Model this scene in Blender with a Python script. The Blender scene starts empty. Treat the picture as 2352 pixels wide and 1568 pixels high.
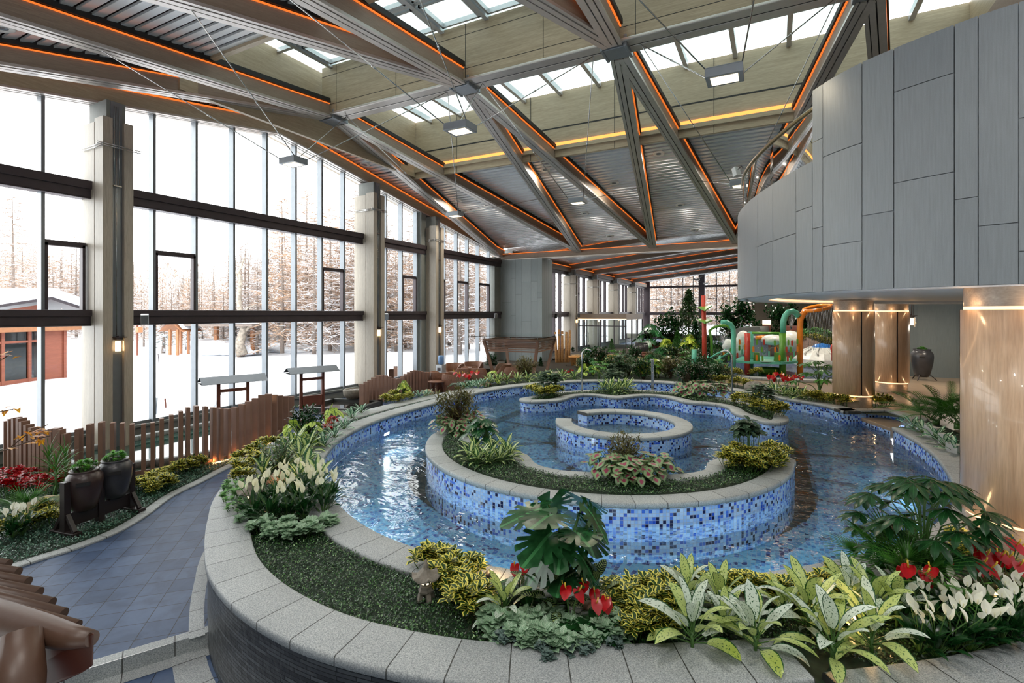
import bpy, math, random
import numpy as np
from mathutils import Vector, Matrix
PI = math.pi
# ---------------------------------------------------------------- camera, world, exposure
SC = bpy.context.scene
COL = SC.collection
HC = 3.3
FPX = 1159.53
TH = math.radians(27.515)
cam_d = bpy.data.cameras.new('camera')
cam = bpy.data.objects.new('camera', cam_d)
COL.objects.link(cam)
cam.location = (0, 0, HC)
cam.rotation_euler = (PI/2, 0, TH)
cam_d.sensor_width = 36.0
cam_d.sensor_fit = 'HORIZONTAL'
cam_d.lens = FPX/2352*36
cam_d.shift_y = -(784-718)/2352
cam_d.clip_start = 0.05
cam_d.clip_end = 500
SC.camera = cam
SC.view_settings.view_transform = 'Standard'
SC.view_settings.look = 'None'
SC.view_settings.gamma = 1
SC.view_settings.exposure = 0.1
SC.view_settings.use_curve_mapping = False
try:
    c = SC.cycles
    c.max_bounces = 6; c.diffuse_bounces = 3; c.glossy_bounces = 3; c.transmission_bounces = 5; c.transparent_max_bounces = 14
    c.sample_clamp_indirect = 6; c.sample_clamp_direct = 30
    c.use_denoising = True
    c.use_adaptive_sampling = True; c.adaptive_threshold = 0.03
    c.caustics_reflective = False
except Exception:
    pass
W = bpy.data.worlds.new('overcast_sky'); SC.world = W; W.use_nodes = True
wn = W.node_tree.nodes; wl = W.node_tree.links
bg = wn['Background']
bg.inputs[0].default_value = (1.0, 0.985, 0.965, 1)
bg.inputs[1].default_value = 5.0
def area_light(name, loc, size, power, col=(1, .9, .75), rot=(0, 0, 0), sy=None, spread=None):
    l = bpy.data.lights.new(name, 'AREA'); l.energy = power; l.color = col; l.size = size
    if sy: l.shape = 'RECTANGLE'; l.size_y = sy
    if spread: l.spread = spread
    o = bpy.data.objects.new(name, l); COL.objects.link(o); o.location = loc; o.rotation_euler = rot
    return o
def point_light(name, loc, power, col=(1, .55, .2), r=.05):
    l = bpy.data.lights.new(name, 'POINT'); l.energy = power; l.color = col; l.shadow_soft_size = r
    o = bpy.data.objects.new(name, l); COL.objects.link(o); o.location = loc
    return o
# low winter sun behind thin cloud, coming in over the camera side
sun = bpy.data.lights.new('sun', 'SUN'); sun.energy = 0.0; sun.angle = math.radians(20); sun.color = (1, .95, .88)
so = bpy.data.objects.new('sun', sun); COL.objects.link(so); so.rotation_euler = (math.radians(50), 0, math.radians(30))

# ---------------------------------------------------------------- helpers
sT, cT = math.sin(TH), math.cos(TH)
def ray(px, py):
    a = (px-1176)/FPX; b = -(py-718)/FPX
    return Vector((-sT+a*cT, cT+a*sT, b))
def G(px, py, z=.76):
    """point of the horizontal plane z seen at a photo pixel"""
    r = ray(px, py); t = (z-HC)/r.z
    return Vector((r.x*t, r.y*t, z))
def D(px, py, d):
    r = ray(px, py); return Vector((r.x*d, r.y*d, HC+r.z*d))
def AX(px, py, x):
    r = ray(px, py); t = x/r.x; return Vector((x, r.y*t, HC+r.z*t))
def AY(px, py, y):
    r = ray(px, py); t = y/r.y; return Vector((r.x*t, y, HC+r.z*t))

def tag(o, label=None, cat=None, group=None, kind=None):
    if label: o['label'] = label
    if cat: o['category'] = cat
    if group: o['group'] = group
    if kind: o['kind'] = kind
    return o
def empty(name, loc=(0, 0, 0), rz=0):
    o = bpy.data.objects.new(name, None); COL.objects.link(o); o.location = loc; o.rotation_euler = (0, 0, rz)
    o.empty_display_size = .1
    return o
def copy_tree(o, parent=None):
    c = o.copy(); COL.objects.link(c)
    if parent is not None: c.parent = parent
    for ch in KIDS.get(o.name, []):
        copy_tree(ch, c)
    return c
KIDS = {}
def adopt(ch, p):
    ch.parent = p; KIDS.setdefault(p.name, []).append(ch); return ch
def copy_thing(o, loc, rz=0, s=1, label=None, group=None, rx=0, ry=0):
    def rec(a, par):
        c = a.copy(); COL.objects.link(c)
        if par is not None: c.parent = par
        for ch in KIDS.get(a.name, []):
            KIDS.setdefault(c.name, []).append(rec(ch, c))
        return c
    c = rec(o, None)
    c.location = loc; c.rotation_euler = (rx, ry, rz); c.scale = (s, s, s) if not isinstance(s, tuple) else s
    if label: c['label'] = label
    if group: c['group'] = group
    return c

class MB:
    """collects verts / faces / uvs / material slots of ONE mesh object"""
    def __init__(s): s.v = []; s.f = []; s.m = []; s.uv = []; s.slot = 0; s.sm = []; s.smooth = False
    def quad(s, a, b, c, d, uv=None):
        n = len(s.v); s.v += [tuple(a), tuple(b), tuple(c), tuple(d)]; s.face((n, n+1, n+2, n+3), uv)
    def face(s, idx, uv=None):
        s.f.append(tuple(idx)); s.m.append(s.slot); s.sm.append(s.smooth)
        s.uv += list(uv) if uv else [(0, 0)]*len(idx)
    def box(s, c, d, M=None, taper=None):
        """centre c, full dims d"""
        x, y, z = d[0]/2, d[1]/2, d[2]/2
        tp = taper or 1
        P = [(-x, -y, -z), (x, -y, -z), (x, y, -z), (-x, y, -z), (-x*tp, -y*tp, z), (x*tp, -y*tp, z), (x*tp, y*tp, z), (-x*tp, y*tp, z)]
        P = [Vector(p) for p in P]
        if M is not None: P = [M @ p for p in P]
        n = len(s.v); s.v += [tuple(p+Vector(c)) for p in P]
        for q in ((0, 3, 2, 1), (4, 5, 6, 7), (0, 1, 5, 4), (1, 2, 6, 5), (2, 3, 7, 6), (3, 0, 4, 7)):
            s.face([n+i for i in q])
        return s
    def box2(s, a, b):
        return s.box([(a[i]+b[i])/2 for i in range(3)], [abs(b[i]-a[i]) for i in range(3)])
    def bar(s, a, b, w, h, up=(0, 0, 1)):
        """box from a to b"""
        a = Vector(a); b = Vector(b); x = (b-a); L = x.length
        if L < 1e-6: return s
        x.normalize(); u = Vector(up)
        if abs(x.dot(u)) > .98: u = Vector((1, 0, 0))
        y = u.cross(x).normalized(); z = x.cross(y)
        M = Matrix((x, y, z)).transposed()
        return s.box((a+b)/2, (L, w, h), M)
    def tube(s, pts, r, n=8, cap=True, closed=False):
        pts = [Vector(p) for p in pts]; R = r if isinstance(r, (list, tuple)) else [r]*len(pts)
        base = len(s.v); N = len(pts); sm0 = s.smooth; s.smooth = True
        up = None; Ls = 0
        for i, p in enumerate(pts):
            if closed: t = pts[(i+1) % N]-pts[i-1]
            else: t = pts[min(i+1, N-1)]-pts[max(i-1, 0)]
            if t.length < 1e-9: t = Vector((0, 0, 1))
            t.normalize()
            if up is None:
                up = Vector((0, 0, 1)) if abs(t.z) < .9 else Vector((1, 0, 0))
            x = up.cross(t)
            if x.length < 1e-6: x = Vector((1, 0, 0)).cross(t)
            x.normalize(); y = t.cross(x); up = y
            for k in range(n):
                a = 2*PI*k/n; s.v.append(tuple(p+(x*math.cos(a)+y*math.sin(a))*R[i]))
        M = N if closed else N-1
        for i in range(M):
            j = (i+1) % N
            for k in range(n):
                k2 = (k+1) % n
                s.face((base+i*n+k, base+i*n+k2, base+j*n+k2, base+j*n+k), [(k/n, i/N), ((k+1)/n, i/N), ((k+1)/n, (i+1)/N), (k/n, (i+1)/N)])
        s.smooth = False
        if cap and not closed:
            s.face([base+k for k in range(n)][::-1]); s.face([base+(N-1)*n+k for k in range(n)])
        s.smooth = sm0
        return s
    def lathe(s, prof, n=24, c=(0, 0, 0), smooth=True, a0=0, a1=2*PI, M=None):
        base = len(s.v); c = Vector(c); sm0 = s.smooth; s.smooth = smooth
        full = abs(a1-a0-2*PI) < 1e-6; cols = n if full else n+1
        for i, (r, z) in enumerate(prof):
            for k in range(cols):
                a = a0+(a1-a0)*k/n; p = Vector((r*math.cos(a), r*math.sin(a), z))
                if M is not None: p = M @ p
                s.v.append(tuple(p+c))
        L = 0
        for i in range(len(prof)-1):
            L2 = L+math.hypot(prof[i+1][0]-prof[i][0], prof[i+1][1]-prof[i][1])
            rr = max(prof[i][0], prof[i+1][0])
            for k in range(n):
                k2 = (k+1) % cols if full else k+1
                s.face((base+i*cols+k, base+i*cols+k2, base+(i+1)*cols+k2, base+(i+1)*cols+k),
                       [(rr*(a1-a0)*k/n, L), (rr*(a1-a0)*(k+1)/n, L), (rr*(a1-a0)*(k+1)/n, L2), (rr*(a1-a0)*k/n, L2)])
            L = L2
        s.smooth = sm0
        return s
    def strip(s, A, B, closed=False, v0=0, v1=None, flip=False, u0=0):
        """ribbon between two equal-length point lists, uv u = arclength of A (metres)"""
        A = [Vector(p) for p in A]; B = [Vector(p) for p in B]; n = len(A); base = len(s.v)
        s.v += [tuple(p) for p in A]+[tuple(p) for p in B]
        u = u0
        if v1 is None: v1 = v0+(A[0]-B[0]).length
        for i in range(n if closed else n-1):
            j = (i+1) % n; L = (A[j]-A[i]).length
            q = (base+i, base+j, base+n+j, base+n+i); uv = [(u, v0), (u+L, v0), (u+L, v1), (u, v1)]
            if flip: q = q[::-1]; uv = uv[::-1]
            s.face(q, uv); u += L
        return s
    def ngon(s, P, z=None):
        n = len(s.v); s.v += [tuple(p) if z is None else (p[0], p[1], z) for p in P]
        s.face(range(n, n+len(P)), [(p[0], p[1]) for p in P]); return s
    def build(s, name, mats, parent=None, loc=None, bevel=0, rz=0):
        me = bpy.data.meshes.new(name); me.from_pydata(s.v, [], s.f)
        if not isinstance(mats, (list, tuple)): mats = [mats]
        for m in mats: me.materials.append(m)
        me.polygons.foreach_set('material_index', s.m); me.polygons.foreach_set('use_smooth', s.sm)
        ul = me.uv_layers.new(name='UVMap'); ul.data.foreach_set('uv', [c for p in s.uv for c in p])
        me.update()
        o = bpy.data.objects.new(name, me); COL.objects.link(o)
        if loc is not None: o.location = loc
        o.rotation_euler = (0, 0, rz)
        if bevel:
            b = o.modifiers.new('b', 'BEVEL'); b.width = bevel; b.segments = 2; b.limit_method = 'ANGLE'
        if parent is not None: adopt(o, parent)
        return o

def smooth_line(P, step=.15, closed=False):
    """Catmull-Rom through P, resampled at about step"""
    P = [Vector(p) if len(p) == 3 else Vector((p[0], p[1], 0)) for p in P]; n = len(P); out = []
    for i in range(n if closed else n-1):
        p0 = P[i-1] if (i > 0 or closed) else P[0]*2-P[1]
        p1 = P[i]; p2 = P[(i+1) % n]
        p3 = P[(i+2) % n] if (i+2 < n or closed) else P[-1]*2-P[-2]
        m = max(1, int((p2-p1).length/step))
        for k in range(m):
            t = k/m
            out.append(.5*((2*p1)+(p2-p0)*t+(2*p0-5*p1+4*p2-p3)*t*t+(3*p1-p0-3*p2+p3)*t**3))
    if not closed: out.append(P[-1])
    return out
def offset(P, d, closed=False):
    """shift a flat line sideways; + is to the left of travel"""
    n = len(P); out = []
    for i in range(n):
        a = P[i-1] if (i > 0 or closed) else P[i]; b = P[(i+1) % n] if (i < n-1 or closed) else P[i]
        t = (b-a); t.z = 0
        if t.length < 1e-9: t = Vector((1, 0, 0))
        t.normalize(); out.append(P[i]+Vector((-t.y, t.x, 0))*d)
    return out
def Z(P, z): return [Vector((p[0], p[1], z)) for p in P]
def arc(cx, cy, r, a0, a1, n=40, z=0):
    return [Vector((cx+r*math.cos(math.radians(a0+(a1-a0)*i/n)), cy+r*math.sin(math.radians(a0+(a1-a0)*i/n)), z)) for i in range(n+1)]
def inside(X, Y, poly):
    """numpy point in polygon"""
    px = np.array([p[0] for p in poly]); py = np.array([p[1] for p in poly]); r = np.zeros(len(X), bool); j = len(px)-1
    for i in range(len(px)):
        c = ((py[i] > Y) != (py[j] > Y)) & (X < (px[j]-px[i])*(Y-py[i])/((py[j]-py[i])+1e-12)+px[i])
        r ^= c; j = i
    return r

# ---------------------------------------------------------------- materials
def srgb(r, g, b):
    f = lambda c: (c/255/12.92) if c/255 <= .04045 else ((c/255+.055)/1.055)**2.4
    return (f(r), f(g), f(b), 1)
MATS = {}
class NT:
    def __init__(s, name):
        s.m = bpy.data.materials.new(name); s.m.use_nodes = True; s.t = s.m.node_tree; s.p = s.t.nodes['Principled BSDF']; s.out = s.t.nodes['Material Output']
    def n(s, typ, **kw):
        x = s.t.nodes.new(typ)
        for k, v in kw.items():
            if isinstance(k, str) and k.startswith('i_'): x.inputs[int(k[2:])].default_value = v
            else: setattr(x, k, v)
        return x
    def l(s, a, b): s.t.links.new(a, b)
    def ramp(s, fac, stops, interp='LINEAR'):
        r = s.n('ShaderNodeValToRGB'); cr = r.color_ramp; cr.interpolation = interp
        while len(cr.elements) < len(stops): cr.elements.new(.5)
        for e, (p, c) in zip(cr.elements, stops): e.position = p; e.color = c
        s.l(fac, r.inputs[0]); return r.outputs[0]
    def math(s, op, a, b=None, c=None):
        x = s.n('ShaderNodeMath', operation=op)
        for i, v in enumerate((a, b, c)):
            if v is None: continue
            if isinstance(v, (int, float)): x.inputs[i].default_value = v
            else: s.l(v, x.inputs[i])
        return x.outputs[0]
    def mix(s, f, a, b, blend='MIX'):
        x = s.n('ShaderNodeMix', data_type='RGBA', blend_type=blend)
        for i, v in ((0, f), (6, a), (7, b)):
            if isinstance(v, (int, float)): x.inputs[i].default_value = v
            elif isinstance(v, tuple): x.inputs[i].default_value = v
            else: s.l(v, x.inputs[i])
        return x.outputs[2]
    def coords(s, kind='Object', scale=(1, 1, 1), rot=(0, 0, 0)):
        tc = s.n('ShaderNodeTexCoord'); mp = s.n('ShaderNodeMapping'); s.l(tc.outputs[kind], mp.inputs[0])
        mp.inputs[3].default_value = scale; mp.inputs[2].default_value = rot; return mp.outputs[0]
    def noise(s, vec, scale=5, detail=4, rough=.5, dist=0):
        x = s.n('ShaderNodeTexNoise'); s.l(vec, x.inputs['Vector']); x.inputs['Scale'].default_value = scale
        x.inputs['Detail'].default_value = detail; x.inputs['Roughness'].default_value = rough; x.inputs['Distortion'].default_value = dist
        return x.outputs[0]
    def bump(s, h, strength=.3, dist=.01):
        x = s.n('ShaderNodeBump'); x.inputs[0].default_value = strength; x.inputs[1].default_value = dist; s.l(h, x.inputs['Height']); s.l(x.outputs[0], s.p.inputs['Normal'])
    def set(s, col=None, rough=None, metal=None, spec=None, coat=None):
        p = s.p.inputs
        if col is not None:
            if isinstance(col, tuple): p['Base Color'].default_value = col
            else: s.l(col, p['Base Color'])
        if rough is not None:
            if isinstance(rough, (int, float)): p['Roughness'].default_value = rough
            else: s.l(rough, p['Roughness'])
        if metal is not None: p['Metallic'].default_value = metal
        if spec is not None: p['Specular IOR Level'].default_value = spec
        if coat is not None: p['Coat Weight'].default_value = coat
        return s.m
def plain(name, col, rough=.5, metal=0, var=.12, scale=6, bump=0, spec=None):
    t = NT(name); v = t.coords(); nz = t.noise(v, scale, 3)
    lo = tuple(c*(1-var) for c in col[:3])+(1,); hi = tuple(min(1, c*(1+var)) for c in col[:3])+(1,)
    t.set(t.ramp(nz, [(.3, lo), (.7, hi)]), rough, metal, spec)
    if bump: t.bump(t.noise(v, scale*12, 3), bump, .005)
    return t.m
def emit(name, col, strength):
    t = NT(name); t.p.inputs['Base Color'].default_value = col; t.p.inputs['Emission Color'].default_value = col; t.p.inputs['Emission Strength'].default_value = strength; return t.m
def wood(name, c1, c2, axis=0, scale=1.0, rough=.45, kind='Object', cath=False, coat=0):
    sc = [9.0*scale]*3; sc[axis] = .55*scale
    t = NT(name); v = t.coords(kind, tuple(sc)); n1 = t.noise(v, 2.2, 6, .6, 1.2)
    v2 = t.coords(kind, tuple(s*4 for s in sc)); n2 = t.noise(v2, 3, 3, .6)
    col = t.ramp(n1, [(.25, c1), (.75, c2)])
    col = t.mix(t.ramp(n2, [(.4, (0, 0, 0, 1)), (.75, (.5, .5, .5, 1))]), col, tuple(c*.62 for c in c1[:3])+(1,))
    t.set(col, rough, coat=coat); t.bump(n2, .08, .004)
    return t.m
def mosaic(name, kind='UV', size=.048, cols=None, seed=0., glow=0):
    t = NT(name); v = t.coords(kind, (1/size,)*3)
    fl = t.n('ShaderNodeVectorMath', operation='FLOOR'); t.l(v, fl.inputs[0])
    ad = t.n('ShaderNodeVectorMath', operation='MULTIPLY_ADD'); t.l(fl.outputs[0], ad.inputs[0]); ad.inputs[1].default_value = (1, 1, 0 if kind != 'UV' else 1); ad.inputs[2].default_value = (seed+.37, .13, .71)
    wnn = t.n('ShaderNodeTexWhiteNoise', noise_dimensions='3D'); t.l(ad.outputs[0], wnn.inputs[0])
    C = cols or [(0, srgb(150, 194, 252)), (.38, srgb(176, 212, 255)), (.64, srgb(62, 112, 222)), (.79, srgb(10, 14, 70)), (.93, srgb(40, 84, 205))]
    col = t.ramp(wnn.outputs['Value'], C, 'CONSTANT')
    sp = t.noise(v, 9, 2, .7)
    col = t.mix(.25, col, t.ramp(sp, [(.35, (.45, .45, .45, 1)), (.7, (1, 1, 1, 1))]), 'MULTIPLY')
    fr = t.n('ShaderNodeVectorMath', operation='FRACTION'); t.l(v, fr.inputs[0])
    sx = t.n('ShaderNodeSeparateXYZ'); t.l(fr.outputs[0], sx.inputs[0])
    def edge(o): return t.math('LESS_THAN', t.math('ABSOLUTE', t.math('SUBTRACT', o, .5)), .455)
    m = t.math('MULTIPLY', edge(sx.outputs[0]), edge(sx.outputs[1]))
    col = t.mix(m, srgb(172, 178, 196), col)
    t.set(col, .18); return t.m
M = {}
M['beam_wood'] = wood('grey_oak_cladding', srgb(132, 115, 100), srgb(156, 139, 122), 0, 1, .5)
M['beam_wood_z'] = wood('grey_oak_upright', srgb(168, 158, 144), srgb(192, 183, 168), 2, 1, .42)
M['well_wood'] = wood('olive_oak_panel', srgb(158, 141, 115), srgb(186, 169, 142), 0, .7, .45)
M['well_wood_y'] = wood('olive_oak_panel_y', srgb(158, 141, 115), srgb(186, 169, 142), 1, .7, .45)
M['flange'] = plain('champagne_metal', srgb(190, 184, 178), .32, .55, .06)
M['metal_dk'] = plain('dark_bronze', srgb(70, 62, 66), .4, .3, .08)
M['metal_grey'] = plain('grey_metal', srgb(128, 134, 140), .35, .5, .05)
M['alu'] = plain('pale_aluminium', srgb(186, 190, 194), .35, .5, .05)
M['chrome'] = plain('brushed_steel', srgb(190, 190, 188), .18, .95, .04)
M['black'] = plain('black_gap', srgb(22, 20, 20), .6)
M['slat'] = plain('ceiling_slat_metal', srgb(236, 242, 246), .24, .4, .04, 1.3)
M['led'] = emit('orange_led', (1, .22, .03, 1), .75)
M['led_soft'] = emit('orange_led_cove', (1, .33, .07, 1), 1.5)
M['warm'] = emit('warm_lamp', (1, .74, .42, 1), 3.2)
M['warm2'] = emit('warm_lamp_strip', (1, .62, .32, 1), 4.0)
M['ring_glow'] = emit('ring_glow', (1, .66, .36, 1), 1.6)
M['pale_lamp'] = emit('pendant_lamp', (1, .84, .56, 1), 2.2)
M['dirt'] = plain('soil', srgb(58, 50, 40), .9)
# ================================================================ setting materials
def glass_mat(name, tint=(.93, .97, .98, 1), rough=.02, ior=1.45, amt=1.0):
    t = NT(name); t.t.nodes.remove(t.p)
    tr = t.n('ShaderNodeBsdfTransparent'); tr.inputs[0].default_value = tint
    gl = t.n('ShaderNodeBsdfGlossy'); gl.inputs[1].default_value = rough; gl.inputs[0].default_value = (1, 1, 1, 1)
    fr = t.n('ShaderNodeFresnel'); fr.inputs[0].default_value = ior
    mx = t.n('ShaderNodeMixShader'); f = t.math('MULTIPLY', fr.outputs[0], amt)
    t.l(f, mx.inputs[0]); t.l(tr.outputs[0], mx.inputs[1]); t.l(gl.outputs[0], mx.inputs[2]); t.l(mx.outputs[0], t.out.inputs[0])
    return t.m
M['glass'] = glass_mat('window_glass')
M['glass_green'] = glass_mat('greenish_glass', (.80, .92, .90, 1))
def frosted():
    t = NT('snow_dusted_glass'); t.t.nodes.remove(t.p)
    v = t.coords('Object'); n = t.noise(v, 1.6, 6, .65)
    tr = t.n('ShaderNodeBsdfTransparent'); t.l(t.ramp(n, [(.3, (.14, .20, .195, 1)), (.62, (.25, .295, .29, 1))]), tr.inputs[0])
    tl = t.n('ShaderNodeBsdfTranslucent'); tl.inputs[0].default_value = (.34, .42, .42, 1)
    mx = t.n('ShaderNodeMixShader'); mx.inputs[0].default_value = .3
    t.l(tr.outputs[0], mx.inputs[1]); t.l(tl.outputs[0], mx.inputs[2]); t.l(mx.outputs[0], t.out.inputs[0]); return t.m
M['sky_glass'] = frosted()
def granite():
    t = NT('granite_coping'); v = t.coords('Object'); n = t.noise(v, 95, 2, .8); n2 = t.noise(v, 1.2, 4)
    col = t.ramp(n, [(.3, srgb(122, 128, 130)), (.5, srgb(168, 174, 176)), (.72, srgb(208, 212, 212))])
    col = t.mix(.35, col, t.ramp(n2, [(.3, (.62, .62, .62, 1)), (.7, (1, 1, 1, 1))]), 'MULTIPLY')
    uv = t.coords('UV'); sx = t.n('ShaderNodeSeparateXYZ'); t.l(uv, sx.inputs[0])
    fr = t.math('FRACT', t.math('DIVIDE', sx.outputs[0], .42)); j = t.math('LESS_THAN', fr, .022)
    cell = t.math('FLOOR', t.math('DIVIDE', sx.outputs[0], .42)); w = t.n('ShaderNodeTexWhiteNoise', noise_dimensions='1D'); t.l(cell, w.inputs['W'])
    col = t.mix(1, col, t.ramp(w.outputs['Value'], [(0, (.86, .86, .86, 1)), (1, (1, 1, 1, 1))]), 'MULTIPLY')
    col = t.mix(j, col, srgb(58, 60, 58)); t.set(col, .55); t.bump(t.math('SUBTRACT', n, t.math('MULTIPLY', j, 3)), .35, .004); return t.m
M['granite'] = granite()
def ledge():
    t = NT('black_slate_ledge_stone'); v = t.coords('UV')
    br = t.n('ShaderNodeTexBrick'); t.l(v, br.inputs[0]); br.offset = .37; br.offset_frequency = 2; br.squash = .6; br.squash_frequency = 3
    br.inputs['Color1'].default_value = srgb(40, 42, 45); br.inputs['Color2'].default_value = srgb(84, 88, 92); br.inputs['Mortar'].default_value = srgb(6, 6, 8)
    br.inputs['Scale'].default_value = 1; br.inputs['Mortar Size'].default_value = .004; br.inputs['Bias'].default_value = 0
    br.inputs['Brick Width'].default_value = .30; br.inputs['Row Height'].default_value = .033
    w = t.noise(v, 14, 5); t.set(t.mix(.45, br.outputs[0], t.ramp(w, [(.3, (.4, .42, .45, 1)), (.75, (1, 1, 1, 1))]), 'MULTIPLY'), .38)
    t.bump(t.math('ADD', t.math('MULTIPLY', br.outputs[1], -1.5), w), .9, .012); return t.m
M['ledge'] = ledge()
def slate_floor():
    t = NT('blue_slate_paving'); v = t.coords('Object', (1, 1, 1), (0, 0, math.radians(45)))
    br = t.n('ShaderNodeTexBrick'); t.l(v, br.inputs[0]); br.offset = 0; br.squash = 1
    br.inputs['Color1'].default_value = srgb(60, 78, 108); br.inputs['Color2'].default_value = srgb(80, 98, 128); br.inputs['Mortar'].default_value = srgb(26, 28, 32)
    br.inputs['Scale'].default_value = 1; br.inputs['Mortar Size'].default_value = .0045; br.inputs['Brick Width'].default_value = .3; br.inputs['Row Height'].default_value = .3
    n = t.noise(t.coords('Object'), 3.2, 7, .62, .8)
    col = t.mix(.55, br.outputs[0], t.ramp(n, [(.34, (.42, .46, .52, 1)), (.5, (.85, .87, .9, 1)), (.66, (1.15, 1.15, 1.15, 1))]), 'MULTIPLY')
    t.set(col, .5, spec=.3); t.bump(t.math('ADD', t.math('MULTIPLY', br.outputs[1], -1), t.math('MULTIPLY', n, .8)), .35, .01); return t.m
M['slate'] = slate_floor()
def panelled(name, c, kind='UV'):
    t = NT(name); v = t.coords(kind); sx = t.n('ShaderNodeSeparateXYZ'); t.l(v, sx.inputs[0])
    cell = t.math('FLOOR', t.math('DIVIDE', sx.outputs[0], 50)); w = t.n('ShaderNodeTexWhiteNoise', noise_dimensions='1D'); t.l(cell, w.inputs['W'])
    v2 = t.coords(kind, (14, .6, 1)); n = t.noise(v2, 4, 5, .6); n3 = t.noise(t.coords(kind, (1, 1, 1)), 160, 2, .7)
    col = t.ramp(n, [(.25, tuple(x*.86 for x in c[:3])+(1,)), (.75, tuple(min(1, x*1.1) for x in c[:3])+(1,))])
    col = t.mix(1, col, t.ramp(w.outputs['Value'], [(0, (.86, .87, .88, 1)), (1, (1, 1, 1, 1))]), 'MULTIPLY')
    col = t.mix(.35, col, t.ramp(n3, [(.35, (.7, .7, .7, 1)), (.65, (1, 1, 1, 1))]), 'MULTIPLY')
    t.set(col, .42); t.bump(n3, .12, .003); return t.m
M['panel'] = panelled('grey_fibre_cement', srgb(126, 132, 136))
M['panel_dk'] = panelled('dark_grey_fibre_cement', srgb(134, 144, 146))
M['grey_paint'] = plain('grey_render', srgb(122, 126, 122), .6, 0, .06)
M['deck'] = plain('beige_stone_deck', srgb(150, 132, 112), .3, 0, .08, 3)
M['white_paint'] = plain('white_paint', srgb(214, 214, 210), .5, 0, .03)
M['soffit'] = plain('soffit_board', srgb(206, 210, 216), .5, 0, .04)
M['col_wood'] = wood('light_oak_veneer', srgb(188, 154, 124), srgb(216, 186, 156), 2, .55, .28, coat=.35)
M['col_top'] = wood('brushed_taupe_cap', srgb(158, 140, 124), srgb(186, 170, 152), 0, .6, .4)
M['tile'] = mosaic('blue_mosaic')
M['tile_floor'] = mosaic('pool_floor_mosaic', 'Object', .052, [(0, srgb(120, 190, 235)), (.38, srgb(142, 205, 240)), (.62, srgb(84, 156, 220)), (.82, srgb(30, 40, 120)), (.92, srgb(60, 112, 195))], 3)
M['tile_pale'] = mosaic('pale_tub_floor_mosaic', 'Object', .052, [(0, srgb(190, 215, 225)), (.5, srgb(205, 225, 230))], 5)
M['gutter'] = plain('drain_channel', srgb(24, 36, 34), .5)

# ================================================================ floors
RIDGE_Y, RIDGE_Z, SL = 11.3, 9.27, .165
def zb(y): return RIDGE_Z-SL*abs(y-RIDGE_Y)
mb = MB(); mb.ngon([(-15, -3), (-8.57, -3), (-5.13, 3.3), (-5.5, 4.35), (-7.6, 5.9), (-8.9, 8.5), (-9.1, 13), (-8.9, 16), (-7.5, 19), (-4, 20), (-2, 20), (12, 20), (12, 66), (-15, 66)], 0)
tag(mb.build('floor', M['slate']), 'blue-grey slate paving curving between the turf strip and raised planter', kind='structure')
mb = MB(); mb.ngon([(-8.57, -3), (6, -3), (6, 2), (2, 4.6), (-2, 3.2), (-5.0, 3.55), (-5.13, 3.3)], -.15)
tag(mb.build('floor_lower', M['slate']), 'lower slate landing below the granite step', kind='structure')
# ================================================================ left window wall
XW = -15.0
PIERS = [6.11, 15.17, 19.31]
mb = MB(); mb.box2((XW-.35, -3, -.3), (XW+.12, 26.7, .30)); mb.box2((XW-.1, -3, .30), (XW+.22, 26.7, .36))
tag(mb.build('wall_left', M['grey_paint']), kind='structure')
def transom(z0, z1, a, b, n):
    mb = MB(); mb.box2((XW-.1, a, z0), (XW+.36, b, z1)); mb.box2((XW+.36, a, z0+.2), (XW+.42, b, z1)); mb.box2((XW+.3, a, z0-.03), (XW+.38, b, z0))
    o = mb.build('trim_%d' % n, M['metal_dk'], bevel=.012); tag(o, kind='structure'); return o
bays = [(-2.5, 6.15), (6.72, 15.2), (15.78, 19.33), (19.93, 26.7)]
k = 0
for a, b in bays:
    for z0, z1 in ((6.07, 6.47), (3.01, 3.37)):
        k += 1; transom(z0, z1, a, b-.02 if b > 6 else b, k)
mul = [[-1.6, -.45, .69, 1.84, 2.98, 4.12, 5.27], [7.6, 8.72, 9.86, 10.99, 12.13, 13.27, 14.37], [16.75, 17.78, 18.83], [21.1, 22.2, 23.27, 24.4, 25.6]]
subs = [(5.27, 6.1), (7.6, 8.72), (13.27, 14.37), (17.78, 18.83), (19.95, 21.1), (22.2, 23.27), (24.4, 25.6), (2.98, 4.12)]
for i, ((a, b), ms) in enumerate(zip(bays, mul)):
    mb = MB()
    for y in ms:
        mb.box2((XW-.02, y-.035, .36), (XW+.2, y+.035, min(zb(y)+.1, 9.4)))
    mb.box2((XW-.05, a, .36), (XW+.1, b, .44))
    o = mb.build('window_%d' % (i+1), M['metal_grey']); tag(o, kind='structure')
    mb = MB(); y2 = [a]+([RIDGE_Y] if a < RIDGE_Y < b else [])+[b]
    for p, q in zip(y2, y2[1:]): mb.quad((XW+.02, p, .4), (XW+.02, q, .4), (XW+.02, q, zb(q)+.1), (XW+.02, p, zb(p)+.1))
    mb.build('glass', M['glass'], o)
    for (p, q) in subs:
        if p >= a and q <= b:
            mb = MB(); t_ = .06
            mb.box2((XW, p, 4.92), (XW+.16, q, 4.99)); mb.box2((XW+.04, p+.03, 3.37), (XW+.2, p+.03+t_, 4.92)); mb.box2((XW+.04, q-.03-t_, 3.37), (XW+.2, q-.03, 4.92)); mb.box2((XW+.04, p+.03, 4.86), (XW+.2, q-.03, 4.92))
            mb.build('opening_sash', M['metal_dk'], o)
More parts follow.
